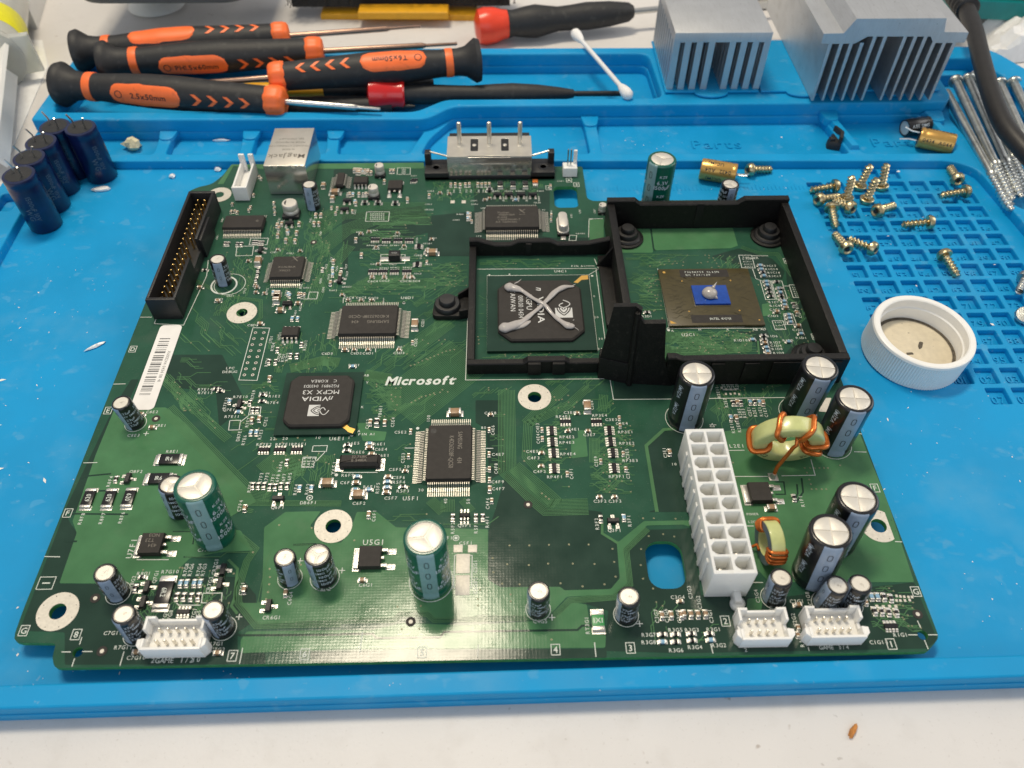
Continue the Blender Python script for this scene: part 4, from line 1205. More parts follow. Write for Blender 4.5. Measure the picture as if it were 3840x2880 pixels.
mark(o, mw, zt, [('XCALIBUR', .0, -.02, .09, 0), ('X01223', -.05, -.2, .09, 0)])
o, mw, L, Wd, zt = qfp('s', 90, 822, 530, 690, 24, 2, 'long black chip beside the ribbon socket', .22, (1, 0, 1, 0), .75)
mark(o, mw, zt, [('o', .50, .05, .14, 0)])
o, mw, L, Wd, zt = qfp('s', 1205, 385, 1315, 260, 2, 10, None, .18, (0, 1, 0, 1), .6)

# ---- ball-grid chips
def eye_logo(mb, c, s, z, rot, mi=0, mi2=1):
    """silver square with an eye of nested bands across its edge"""
    a = radians(rot); ca, sa = cos(a), sin(a)
    def T(x, y): return (c[0] + s * (ca * x - sa * y), c[1] + s * (sa * x + ca * y))
    mb.poly([T(x, y) for x, y in ((-.05, -.62), (.95, -.62), (.95, .62), (-.05, .62))], z, mi)
    def arc(r, y0, x0, x1, up, w, z_, m, n=14):
        P = []
        for k in range(n + 1):
            x = x0 + (x1 - x0) * k / n
            t = 2 * (k / n) - 1
            P.append(T(x, up * (y0 * (1 - t * t))))
        mb.ribbon(P, w * s, z_, m)
    arc(0, .48, -.85, .72, 1, .09, z + .0008, mi2); arc(0, .48, -.85, .72, -1, .09, z + .0008, mi2)
    arc(0, .30, -.55, .50, 1, .08, z + .0010, mi2); arc(0, .30, -.55, .50, -1, .08, z + .0010, mi2)
    mb.disc(T(0, 0), .15 * s, z + .0010, 18, mi2)
    arc(0, .48, -.85, -.05, 1, .07, z + .0012, mi); arc(0, .30, -.55, -.05, -1, .07, z + .0012, mi)
    mb.disc(T(.04, .0), .06 * s, z + .0014, 12, mi)
def bga(name, cx, cy, size, cap, chz, lines, logo, rot, label, dotpos, h1=.09, h2=.22):
    mb = MB(); s = size / 2
    mb.prism([(cx - s, cy - s), (cx + s, cy - s), (cx + s, cy + s), (cx - s, cy + s)], .05, h1 + .02, 0)
    mb.prism([(cx - s + .12, cy - s + .12), (cx + s - .12, cy - s + .12), (cx + s - .12, cy + s - .12), (cx - s + .12, cy + s - .12)], .004, .05, 1)
    o = part(name, mb.mesh(name, ['mask_dark', 'black'], 30), brd, label)
    mb = MB(); q = cap / 2; k = chz
    poly = [(cx - q + k, cy - q), (cx + q - k, cy - q), (cx + q, cy - q + k), (cx + q, cy + q - k), (cx + q - k, cy + q), (cx - q + k, cy + q), (cx - q, cy + q - k), (cx - q, cy - q + k)]
    mb.loft(rounded(poly, .05, 2), [(0, h1 + .02), (0, h2 - .05), (.05, h2)], 0)
    part('chip_cover', mb.mesh('chip_cover', ['chip'], 30), o)
    mb = MB()
    for t, x, y, h, r_, kw in lines: write(mb, t, (cx + x, cy + y), h, h2 + .0015, r_, 0, **kw)
    if logo: eye_logo(mb, (cx + logo[0], cy + logo[1]), logo[2], h2 + .0012, rot, 0, 1)
    part('chip_marking', mb.mesh('chip_marking', ['chipink2', 'chip'], 0), o)
    mb = MB(); mb.poly([(cx + x, cy + y) for x, y in dotpos], h1 + .0215, 0)
    part('corner_mark', mb.mesh('corner_mark', ['goldpad'], 0), o)
    return o
p, q = C3('e', 945, 612, .11), C3('e', 1608, 126, .11)
gx, gy, gs = (C3('e', 1302, 600, .1).x), (p.y + q.y) / 2, 3.52
GPU_Z = .24
bga('graphics_processor', gx, gy, 3.55, 2.84, .42,
    [('n', .02, .96, .24, -90, dict(shear=.3, bold=.01)), ('VIDIA', .02, -.05, .22, -90, dict(bold=.012, sx=1.5)), ('XGPU', -.36, .32, .19, -90, dict(bold=.006)), ('0191.00 0434', -.64, .10, .17, -90, dict(sx=.85)), ('TAIWAN', -.90, .40, .17, -90, {})],
    (.78, .0, .46), -90, 'large graphics chip under the thermal paste cross',
    [(1.22, 1.40), (1.52, 1.74), (1.74, 1.76), (1.74, 1.55), (1.5, 1.52), (1.36, 1.36)], .09, GPU_Z)
a, b = C3('d', 1772, 1155, .09), C3('e', 138, 762, .09)
my = (a.y + C3('d', 1860, 765, .09).y) / 2
MW = 2.40
mx = a.x + MW / 2
bga('media_processor', mx, my, MW, 1.96, .22,
    [('n', .36, .02, .19, 180, dict(shear=.3, bold=.01)), ('VIDIA', -.12, .02, .16, 180, dict(bold=.012, sx=1.35)), ('MCPX X3', .02, .28, .16, 180, dict(bold=.004, sx=1.1)), ('FG2989.1  0433D3', .0, .52, .11, 180, dict(sx=.9)), ('C   KOREA', .05, .72, .11, 180, {})],
    (.06, -.42, .34), 180, 'square black chip with white print left of the centre',
    [(.62, -.86), (.86, -1.0), (.98, -1.12), (1.12, -1.18), (1.18, -1.02), (1.0, -.95), (.84, -.78)], .08, .25)
# processor: bronze carrier with a bare blue die
a, b, c, d = C3('B', 600, 1080, .12), C3('B', 1350, 1075, .12), C3('B', 1210, 632, .12), C3('B', 515, 645, .12)
cx0, cx1 = (a.x + d.x) / 2, (b.x + c.x) / 2; cy0, cy1 = (a.y + b.y) / 2, (c.y + d.y) / 2
mb = MB(); mb.prism([(cx0, cy0), (cx1, cy0), (cx1, cy1), (cx0, cy1)], .06, .12, 0, .004)
cpu = part('main_processor', mb.mesh('main_processor', ['cpu_sub'], 30), brd, 'bronze processor with a blue die inside the larger frame')
mb = MB(); mb.prism([(cx0 + .005, cy0 + .005), (cx1 - .005, cy0 + .005), (cx1 - .005, cy1 - .005), (cx0 + .005, cy1 - .005)], .045, .0605, 0); mb.prism([(cx0 + .1, cy0 + .1), (cx1 - .1, cy0 + .1), (cx1 - .1, cy1 - .1), (cx0 + .1, cy1 - .1)], .004, .046, 1)
part('carrier_edge', mb.mesh('carrier_edge', ['cpu_edge', 'black'], 0), cpu)
DIE_Z = .20
e, f_ = C3('B', 800, 905, DIE_Z), C3('B', 1040, 765, DIE_Z)
dx0, dx1 = C3('B', 806, 910, DIE_Z).x, C3('B', 1082, 908, DIE_Z).x; dy0, dy1 = C3('B', 940, 910, DIE_Z).y, C3('B', 920, 765, DIE_Z).y
mb = MB(); mb.prism([(dx0, dy0), (dx1, dy0), (dx1, dy1), (dx0, dy1)], .12, DIE_Z, 0, .012)
part('die', mb.mesh('die', ['die'], 30), cpu)
mb = MB(); mb.prism(rounded([(dx0 - .03, dy0 - .05), (dx1 + .02, dy0 - .05), (dx1 + .02, dy1 + .02), (dx0 - .03, dy1 + .02)], .03, 2), .119, .13, 0, .006)
part('die_seal', mb.mesh('die_seal', ['cpu_sub'], 30), cpu)
mb = MB()
s0, s1 = C3('B', 690, 705, .12), C3('B', 1050, 645, .12); mb.poly([(s0.x, s0.y), (s1.x, s0.y), (s1.x, s1.y), (s0.x, s1.y)], .1225, 0)
s2, s3 = C3('B', 780, 1060, .12), C3('B', 1160, 995, .12); mb.poly([(s2.x, s2.y), (s3.x, s2.y), (s3.x, s3.y), (s2.x, s3.y)], .1225, 0)
write(mb, '7309A759 SL6SN', ((s0.x + s1.x) / 2 - .08, s0.y * .32 + s1.y * .68), .085, .1238, 0, 1, mono=.72)
write(mb, 'KC 733/128', ((s0.x + s1.x) / 2 - .22, s0.y * .70 + s1.y * .30), .085, .1238, 0, 1, mono=.72)
write(mb, "INTEL \u00ae\u00a9'01", ((s2.x + s3.x) / 2 + .12, (s2.y + s3.y) / 2), .10, .1238, 0, 1, sx=.9)
part('carrier_print', mb.mesh('carrier_print', ['chip', 'silk'], 0), cpu)
mb = MB()
for w, x, y in (('B', 700, 735), ('B', 1077, 730), ('B', 755, 970), ('B', 1148, 963)):
    p = C3(w, x, y, .12); mb.box((p.x, p.y, .122), (.07, .018, .002)); mb.box((p.x, p.y, .1222), (.018, .07, .002))
p = C3('B', 560, 667, .12); mb.disc((p.x, p.y), .05, .1225, 16); p = C3('B', 1302, 1037, .12); mb.disc((p.x, p.y), .028, .1225, 12)
p = C3('B', 612, 1065, .12); mb.poly([(p.x, p.y), (p.x + .20, p.y), (p.x, p.y + .14)], .1225)
part('gold_marks', mb.mesh('gold_marks', ['goldpad'], 0), cpu)
# faint routing on the carrier
mb = MB(); g = random.Random(5)
for k in range(110):
    x = g.uniform(cx0 + .12, cx1 - .5); y = g.uniform(cy0 + .25, cy1 - .25)
    if dx0 - .35 < x < dx1 + .1 and dy0 - .3 < y < dy1 + .3: continue
    sx_, sy_ = (1 if x > (cx0 + cx1) / 2 else -1), (1 if y > (cy0 + cy1) / 2 else -1)
    mb.ribbon([(x, y), (x + .15, y), (x + .15 + .12, y + .12 * sy_ * sx_), (x + .38, y + .12 * sy_ * sx_)], .022, .1213)
part('carrier_tracks', mb.mesh('carrier_tracks', ['cpu_track'], 0), cpu, kind='stuff')

# ---- crystals
c = C3('e', 125, 1345); mb = MB(); mb.loft(rounded([(-.58, -.19), (.58, -.19), (.58, .19), (-.58, .19)], .05, 3), [(0, .03), (0, .16), (.07, .26)], 0)
for s in (-1, 1):
    mb.box((s * .60, -.08, .03), (.14, .14, .04), 1, .01)
    mb.box((s * .58, -.06, .010), (.24, .42, .015), 1)
write(mb, '32.768K', (0, .06), .09, .2615, 0, 2); write(mb, 'E 5481A', (0, -.06), .09, .2615, 0, 2)
part('crystal', mb.mesh('crystal', ['chip', 'solder', 'chipink'], 30), brd, 'black timing crystal beside the middle memory chip', world=False, loc=c)
c = C3('A', 1040, 285); mb = MB()
mb.box((0, -.02, .07), (.44, 1.0, .10), 1, .02)
mb.prism(rrect(-.22, -.50, .22, .50, .21, 6), .12, .16, 0, .01); mb.prism(rrect(-.17, -.45, .17, .45, .165, 6), .16, .42, 0, .05)
mb.box((0, -.62, .02), (.18, .2, .03), 2, .008); mb.box((0, .62, .02), (.18, .2, .03), 2, .008)
part('crystal', mb.mesh('can_crystal', ['alu', 'black', 'solder'], 40), brd, 'oval silver crystal can between the far chip and the frame', world=False, loc=c)

# ---- ribbon socket
p0, p1 = C3('d', 1000, 412), C3('d', 1172, 412)
IX0, IX1, IY0, IY1 = p0.x, p0.x + .96, p0.y, C3('a', 1248, 1240, .88).y
H_ = .90; th = .10
mb = MB()
mb.box(((IX0 + IX1) / 2, (IY0 + IY1) / 2, .14), (IX1 - IX0 - .02, IY1 - IY0 - .02, .24))
for a_ in (((IX0, IY0, IX1, IY0 + th * 1.3)), (IX0, IY1 - th * 1.3, IX1, IY1), (IX0, IY0 + th, IX0 + th, IY1 - th)):
    mb.prism([(a_[0], a_[1]), (a_[2], a_[1]), (a_[2], a_[3]), (a_[0], a_[3])], .02, H_, 0, .02)
ym = (IY0 + IY1) / 2
for u, v in ((IY0 + th, ym - .85), (ym + .15, IY1 - th)): mb.prism([(IX1 - th, u), (IX1, u), (IX1, v), (IX1 - th, v)], .02, H_, 0, .02)
mb.prism([(IX1 - th, ym - .86), (IX1, ym - .86), (IX1, ym + .16), (IX1 - th, ym + .16)], .02, .42, 0)
mb.prism([(IX1, ym + .2), (IX1 + .1, ym + .2), (IX1 + .1, ym + 1.5), (IX1, ym + 1.5)], .02, .8, 0, .02)
ide = part('ribbon_socket', mb.mesh('ribbon_socket', ['black'], 30), brd, 'long black ribbon cable socket with two rows of gold pins')
mb = MB()
for k in range(20):
    y = IY0 + .30 + (IY1 - IY0 - .60) * k / 19
    for x in ((IX0 + IX1) / 2 - .127, (IX0 + IX1) / 2 + .127):
        if k == 10 and x > (IX0 + IX1) / 2: continue
        mb.prism([(x - .03, y - .03), (x + .03, y - .03), (x + .03, y + .03), (x - .03, y + .03)], .2, .72, 0, .02)
part('pins', mb.mesh('pins', ['gold'], 30), ide, kind='stuff')

# ---- main power socket: two rows of ten cells
p, q = C3('D', 402, 872), C3('D', 700, 872)
X0, X1, Y0, Y1, ZT = 5.07, 6.13, 8.56, C3('C', 262, 640, 1.3).y, 1.30
cells = []; ny = 10; pad_ = .072
cw, chh = (X1 - X0 - 3 * pad_) / 2, (Y1 - Y0 - .06 - (ny + 1) * pad_) / ny
for k in range(ny):
    for j in range(2):
        x = X0 + pad_ + j * (cw + pad_); y = Y0 + .03 + pad_ + k * (chh + pad_)
        c_ = .11 if (k * 7 + j * 3) % 4 in (1, 2, 3) and (k + j) % 2 else .012
        cells.append([(x + c_, y), (x + cw, y), (x + cw, y + chh), (x + c_, y + chh), (x, y + chh - c_), (x, y + c_)])
pw = part('power_socket', plate([[(X0, Y0), (X1, Y0), (X1, Y1), (X0, Y1)]] + cells, .02, ZT, .012, ('nylon',), 30), brd, 'long milky white power socket with twenty square cells')
mb = MB(); mb.box(((X0 + X1) / 2, (Y0 + Y1) / 2, .36), (X1 - X0 - .01, Y1 - Y0 - .01, .66))
part('socket_floor', mb.mesh('socket_floor', ['nylon'], 0), pw)
mb = MB()
for k in range(9): mb.box((X0 - .02, Y0 + .5 + k * .40, .55), (.04, .12, 1.0), 0, .01)
part('side_skirt', mb.mesh('side_skirt', ['nylon'], 30), pw)
mb = MB()
for k in range(ny):
    for j in range(2):
        x = X0 + pad_ + j * (cw + pad_) + cw / 2; y = Y0 + .03 + pad_ + k * (chh + pad_) + chh / 2
        mb.prism([(x - .04, y - .04), (x + .04, y - .04), (x + .04, y + .04), (x - .04, y + .04)], .6, .95, 0, .02)
part('pins', mb.mesh('pins', ['tin'], 30), pw, kind='stuff')
c = C3('D', 640, 950, .05); mb = MB()
mb.lathe([(.17, .0), (.19, .06), (.18, .16), (.13, .22), (.001, .23)], 20, 0, (c.x + .02, c.y + .1, 0)); mb.box((c.x, Y0 - .1, .18), (.2, .35, .32), 0, .05)
part('board_peg', mb.mesh('board_peg', ['nylon'], 40), pw)

# ---- white shrouded sockets on the front edge
def shroud(xl, xr, y0, depth, ht, npin, label, lit='whiteplastic', pin='tin'):
    mb = MB(); t = .07
    mb.box(((xl + xr) / 2, y0 + depth / 2, .10), (xr - xl - .02, depth - .02, .16))
    mb.prism([(xl, y0), (xr, y0), (xr, y0 + t), (xl, y0 + t)], .02, ht * .86, 0, .015)
    mb.prism([(xl, y0 + depth - t), (xl + .24, y0 + depth - t), (xl + .24, y0 + depth), (xl, y0 + depth)], .02, ht, 0, .015)
    mb.prism([(xr - .24, y0 + depth - t), (xr, y0 + depth - t), (xr, y0 + depth), (xr - .24, y0 + depth)], .02, ht, 0, .015)
    mb.prism([(xl + .23, y0 + depth - t), (xr - .23, y0 + depth - t), (xr - .23, y0 + depth - .005), (xl + .23, y0 + depth - .005)], .02, ht * .72, 0, .01)
    for x in (xl, xr - t):
        mb.prism([(x, y0 + t * .8), (x + t, y0 + t * .8), (x + t, y0 + depth * .36), (x, y0 + depth * .36)], .02, ht * .86, 0, .015)
        mb.prism([(x, y0 + depth * .58), (x + t, y0 + depth * .58), (x + t, y0 + depth - t * .8), (x, y0 + depth - t * .8)], .02, ht, 0, .015)
        mb.prism([(x, y0 + depth * .35), (x + t, y0 + depth * .35), (x + t, y0 + depth * .6), (x, y0 + depth * .6)], .02, ht * .5, 0, .0)
    for s, xx in ((-1, xl), (1, xr)): mb.prism(ccw([(xx, y0 + .02), (xx + s * .10, y0 + .12), (xx + s * .10, y0 + depth * .34), (xx, y0 + depth * .36)]), .02, ht * .84, 0, .02)
    o = part('pin_socket', mb.mesh('pin_socket', [lit], 30), brd, label)
    mb = MB()
    for k in range(npin):
        for j in (0, 1):
            x = xl + .30 + (xr - xl - .60) * k / (npin - 1); y = y0 + depth * (.34 + .36 * j)
            mb.prism([(x - .03, y - .03), (x + .03, y - .03), (x + .03, y + .03), (x - .03, y + .03)], .16, ht * .72, 0, .02)
    part('pins', mb.mesh('pins', [pin], 30), o, kind='stuff')
a, b = C3('g', 945, 950), C3('g', 1335, 942)
shroud(a.x, b.x, a.y, .80, .62, 5, 'white pin socket marked GAME at the front left')
a, b = C3('D', 650, 1245), C3('D', 1010, 1235)
shroud(a.x, b.x, a.y, .78, .58, 4, 'left of the two white pin sockets at the front right')
a, b = C3('D', 1150, 1230), C3('D', 1555, 1220)
shroud(a.x, b.x, a.y, .78, .58, 5, 'right of the two white pin sockets at the front right')
# white four-pin socket near the far left corner
c = C3('s', 290, 510); mb = MB()
mb.box((c.x, c.y + .85, .12), (.50, 1.55, .2), 0, .01)
mb.prism([(c.x - .28, c.y), (c.x + .28, c.y), (c.x + .28, c.y + .10), (c.x - .28, c.y + .10)], .02, .62, 0, .02)
for x in (c.x - .28, c.x + .20): mb.prism([(x, c.y + .08), (x + .08, c.y + .08), (x + .08, c.y + 1.75), (x, c.y + 1.75)], .02, .60, 0, .02)
mb.prism([(c.x - .28, c.y + 1.65), (c.x - .07, c.y + 1.65), (c.x - .07, c.y + 1.75), (c.x - .28, c.y + 1.75)], .02, .95, 0, .02); mb.prism([(c.x + .09, c.y + 1.65), (c.x + .28, c.y + 1.65), (c.x + .28, c.y + 1.75), (c.x + .09, c.y + 1.75)], .02, .95, 0, .02)
part('pin_socket', mb.mesh('narrow_pin_socket', ['whiteplastic'], 30), brd, 'narrow white socket near the far left corner')

# ---- network jack
JZ = 1.32
tl, tr_ = at('a', 1705, 1070, JZ), at('a', 1975, 1075, JZ)
JX0, JX1, JY0 = tl.x, tr_.x, (tl.y + tr_.y) / 2
JY1 = at('a', 1775, 830, JZ).y
mb = MB(); mb.prism([(JX0, JY0), (JX1, JY0), (JX1, JY1), (JX0, JY1)], .03, JZ - .012, 0, .02)
jack = part('network_jack', mb.mesh('network_jack', ['mirror'], 30), brd, 'silver network jack overhanging the far edge')
mb = MB(); mb.prism([(JX0 + .01, JY0 + .01), (JX1 - .01, JY0 + .01), (JX1 - .01, JY1 - .01), (JX0 + .01, JY1 - .01)], JZ - .014, JZ, 0, .01)
for s in (.28, .72): mb.box((JX0 + (JX1 - JX0) * s, JY0 - .01, JZ - .05), (.12, .03, .12), 0, .01)
part('jack_top', mb.mesh('jack_top', ['shell'], 30), jack)
mb = MB(); cxj = (JX0 + JX1) / 2
write(mb, 'MagJack', (cxj - .02, JY0 + .60), .27, JZ + .002, 180, 0, bold=.012)
for k, t in enumerate(('SI-40138', 'STEWART CONNECTOR', 'MADE IN MEXICO', 'BEL STEWART')): write(mb, t, (cxj, JY0 + 1.05 + k * .24), .10, JZ + .002, 180, 0)
part('jack_print', mb.mesh('jack_print', ['chipink'], 0), jack)
mb = MB(); c = C3('s', 730, 420); mb.box((c.x, c.y, .06), (1.25, .22, .12), 0, .02)
part('jack_foot', mb.mesh('jack_foot', ['black'], 30), jack)

# ---- video socket: black base with ears, polished shell, three tall prongs
eL, eR = C3('E', 112, 830), C3('E', 1690, 828)
fy = (eL.y + eR.y) / 2; ex0, ex1 = eL.x, eR.x
ins = (ex1 - ex0) * .185
mb = MB()
mb.prism([(ex0, fy), (ex1, fy), (ex1, fy + .85), (ex0, fy + .85)], .03, .16, 0, .02)
for x0, x1 in ((ex0, ex0 + ins), (ex1 - ins, ex1)):
    mb.prism([(x0, fy), (x1, fy), (x1, fy + .95), (x0, fy + .95)], .03, .34, 0, .03)
    mb.lathe([(.20, .34), (.19, .355), (.12, .345), (.11, .25), (.001, .25)], 18, 0, ((x0 + x1) / 2 + (-.03 if x0 == ex0 else .03), fy + .38, 0))
for x in (ex0, ex1 - .24): mb.prism([(x, fy + .62), (x + .24, fy + .62), (x + .24, fy + .95), (x, fy + .95)], .1, .80, 0, .03)
av = part('video_socket', mb.mesh('video_socket', ['black'], 30), brd, 'video socket with a polished metal shell and three prongs at the far edge')
SZ = 1.02
sx0, sx1 = ex0 + ins - .03, ex1 - ins + .03
sf = fy + .06; back = at('E', 900, 300, SZ).y
mb = MB()
mb.prism([(sx0, sf), (sx1, sf), (sx1, back), (sx0, back)], .1, SZ - .02, 0, .02)
part('shell_front', mb.mesh('shell_front', ['mirror'], 30), av)
yt0 = sf - .015
def onx(x): return sx0 + (sx1 - sx0) * x
win = [rounded([(onx(u), at('E', 0, 490, SZ).y), (onx(u + .09), at('E', 0, 490, SZ).y), (onx(u + .09), at('E', 0, 340, SZ).y), (onx(u), at('E', 0, 340, SZ).y)], .04, 2) for u in (.275, .64)]
part('shell_top', plate([[(sx0 - .01, yt0), (onx(.25), yt0), (onx(.25), yt0 + .05), (onx(.75), yt0 + .05), (onx(.75), yt0), (sx1 + .01, yt0), (sx1 + .01, back), (sx0 - .01, back)]] + win, SZ - .01, SZ + .03, .008, ('shell',), 30), av)
mb = MB()
for L_ in win:
    xs_ = [p[0] for p in L_]; ys_ = [p[1] for p in L_]
    mb.poly([(min(xs_) - .02, min(ys_) - .02), (max(xs_) + .02, min(ys_) - .02), (max(xs_) + .02, max(ys_) + .02), (min(xs_) - .02, max(ys_) + .02)], SZ - .005, 0)
mb.prism([(sx0 + .05, back - .02), (sx1 - .05, back - .02), (sx1 - .05, back + .25), (sx0 + .05, back + .25)], .2, SZ + .02, 0, .02)
part('shell_back', mb.mesh('shell_back', ['black'], 30), av)
for L_ in win:
    cx_ = sum(p[0] for p in L_) / len(L_); cy_ = sum(p[1] for p in L_) / len(L_)
    mb = MB(); mb.lathe([(.085, SZ - .005), (.08, SZ + .03), (.001, SZ + .05)], 16, 0, (cx_, cy_, 0)); part('shell_rivet', mb.mesh('shell_rivet', ['tin'], 40), av)
for u in (.145, .50, .865):
    x = onx(u); y = at('E', 0, 400, SZ).y
    mb = MB(); mb.prism(rrect(x - .085, y - .06, x + .085, y + .06, .055, 3), SZ, SZ + .98, 0, .05); mb.box((x, y - .1, SZ + .045), (.18, .30, .03), 0, .012)
    part('prong', mb.mesh('prong', ['shell'], 40), av)
for x0, z0, x1, z1 in ((ex0 + .2, .78, sx0 + .02, .62), (ex1 - .2, .78, sx1 - .02, .62)):
    mb = MB(); mb.tube([(x0, fy + .8, z0), (x1, fy + .7, z1)], .035, 6); part('side_clip', mb.mesh('side_clip', ['lead'], 40), av)
mb = MB(); mb.tube([(onx(.16), sf - .03, .72), (onx(.8), sf - .03, .72)], .022, 6); part('seam_bar', mb.mesh('seam_bar', ['steel'], 40), av)
# two-pin header with a white latch
c = C3('b', 1480, 1148); mb = MB()
mb.box((c.x, c.y + .2, .22), (.56, .42, .40), 0, .03); mb.prism([(c.x + .14, c.y + .34), (c.x + .28, c.y + .34), (c.x + .28, c.y + .44), (c.x + .14, c.y + .44)], .3, .98, 0, .03)
fan = part('pin_header', mb.mesh('pin_header', ['whiteplastic'], 30), brd, 'white pin header with a tall latch at the far right corner')
mb = MB()
for dx in (-.10, .02): mb.prism([(c.x + dx - .025, c.y + .18), (c.x + dx + .025, c.y + .18), (c.x + dx + .025, c.y + .23), (c.x + dx - .025, c.y + .23)], .4, 1.15, 0, .015)
part('pins', mb.mesh('pins', ['steel'], 30), fan)

# ---- wound coils
def ring_mesh(r, w, hgt, n=40):
    mb = MB(); prof = rrect(r - w / 2, -hgt / 2, r + w / 2, hgt / 2, min(w, hgt) * .22, 3)
    m = len(prof); vs = []; fs = []
    for k in range(n):
        a = 2 * pi * k / n
        vs += [(p[0] * cos(a), p[0] * sin(a), p[1]) for p in prof]
    for k in range(n):
        for i in range(m):
            j = (i + 1) % m; k2 = (k + 1) % n
            fs.append((k * m + i, k2 * m + i, k2 * m + j, k * m + j))
    mb.add(vs, fs); return mb
# large coil, leaning back on the board
cc = C3('C', 1000, 925, 0.0) + Vector((.02, .22, .98))
R_, w_, h_ = .76, .42, .50
TM = Matrix.Translation(cc) @ Matrix.Rotation(radians(99), 4, 'X') @ Matrix.Rotation(radians(-4), 4, 'Y')
coil = part('coil', ring_mesh(R_, w_, h_).mesh('coil_core', ['ferrite'], 40), brd, 'large yellow-green ring coil wound with orange copper wire', mw=TM)
def turn(a, r, w, h, wire, lean=.0, n=26):
    P = []
    for k in range(n):
        t = 2 * pi * k / n
        x = r + (w / 2 + wire) * math.copysign(abs(cos(t)) ** .55, cos(t)); z = (h / 2 + wire) * math.copysign(abs(sin(t)) ** .55, sin(t))
        aa = a + lean * sin(t)
        P.append((x * cos(aa), x * sin(aa), z))
    return P
for a in (-172, 118, 66, 6, -22):
    mb = MB(); mb.tube(turn(radians(a), R_, w_, h_, .07, .14), .076, 8, 0, True); part('winding', mb.mesh('winding', ['copper'], 60), coil, mw=TM)
foot = C3('C', 953, 1010, .03); inner = TM @ Vector((.10, .10, .30))
mb = MB(); mb.tube([TM @ Vector((.16, .34, .10)), TM @ Vector((.14, .24, .30)), inner, (foot.x + .05, foot.y + .10, .36), (foot.x, foot.y, .02)], .058, 8); part('coil_lead', mb.mesh('coil_lead', ['copper'], 60), coil)
mb = MB(); mb.box((foot.x, foot.y, .012), (.26, .26, .016), 0, .004); mb.lathe([(.10, .02), (.07, .10), (.055, .16), (.001, .16)], 12, 0, (foot.x, foot.y, 0)); part('solder_joint', mb.mesh('solder_joint', ['solder'], 40), coil)
mb = MB()
def on_front(u, v):
    a = radians(214) + u / (R_ - .0); rr = R_ + v
    return (rr * cos(a), rr * sin(a), h_ / 2 + .004)
write_map(mb, '31-023', .15, on_front, 0, 0, bold=.01)
def on_front2(u, v):
    a = radians(318) + u / R_; rr = R_ + v
    return (rr * cos(a), rr * sin(a), h_ / 2 + .004)
write_map(mb, 'BP', .12, on_front2, 0, 0)
part('coil_print', mb.mesh('coil_print', ['ink_black'], 0), coil, mw=TM)
# small coil standing on edge
R2, w2, h2 = .38, .22, .38
T2 = Matrix.Translation((C3('D', 880, 470, .5).x, C3('D', 880, 470, .5).y, .58)) @ Matrix.Rotation(radians(4), 4, 'Z') @ Matrix.Rotation(radians(90), 4, 'Y') @ Matrix.Rotation(radians(90), 4, 'Z')
c2 = part('coil', ring_mesh(R2 + .08, w2, h2).mesh('small_coil_core', ['ferrite'], 40), brd, 'small yellow-green ring coil standing on edge beside the power socket', mw=T2)
mb = MB(); mb.disc((0, 0), R2 + .20, -h2 / 2 - .003, 32, 0, R2 - .04); part('core_face', mb.mesh('core_face', ['ferrite_blue'], 0), c2, mw=T2)
for a in (8, 20, 32, 44, 146, 158, 170, 182):
    mb = MB(); mb.tube(turn(radians(a), R2 + .08, w2, h2, .04, .05), .042, 7, 0, True); part('winding', mb.mesh('winding', ['copper'], 60), c2, mw=T2)
mb = MB(); b_ = C3('D', 750, 498, .1); mb.tube([T2 @ Vector((-.05, -.3, -.24)), (b_.x + .1, b_.y, .25), (b_.x - .08, b_.y - .02, .1), (b_.x - .12, b_.y - .02, .01)], .042, 7); part('coil_lead', mb.mesh('coil_lead', ['copper'], 60), c2)

# ---- open debug header: sixteen plated holes
mb = MB()
for k in range(8):
    for j in range(2):
        t = k / 7
        x = (1656 + (1584 - 1656) * t) if j == 0 else (1710 + (1638 - 1710) * t); y = 498 + (772 - 498) * t
        c = C3('d', x, y); mb.disc((c.x, c.y), .052, .0125, 14, 0, .030); mb.disc((c.x, c.y), .030, .0122, 12, 1)
part('plated_holes', mb.mesh('plated_holes', ['tin', 'black'], 0), brd, kind='stuff')
# barcode label
lbl = rrect(-11.22, C3('d', 890, 1000).y, -10.50, C3('d', 1000, 452).y, .14, 4)
lb = part('barcode_label', plate([lbl], .014, .022, 0, ('label',), 0), brd, 'white barcode label along the left edge')
mb = MB(); g = random.Random(11); y = C3('d', 990, 540).y; y1 = C3('d', 880, 905).y
while y > y1:
    w = g.choice((.02, .02, .035, .05, .07)); mb.box((-10.92, y, .0225), (.34, w * .8, .002)); y -= w + g.choice((.025, .035, .05, .07))
write(mb, 'X6013244 0434 08 41', (-10.63, (C3('d', 990, 540).y + y1) / 2), .10, .0238, -90, 0)
part('barcode', mb.mesh('barcode', ['ink_grey'], 0), lb)
# ---- white printed legend
silk = MB(); SZK = .0128
def seg(w, *xy, wd=.022): silk.ribbon(W_(w, *xy), wd, SZK)
def loop(w, *xy, wd=.022):
    q = list(xy) + list(xy[:2]); silk.ribbon(W_(w, *q), wd, SZK)
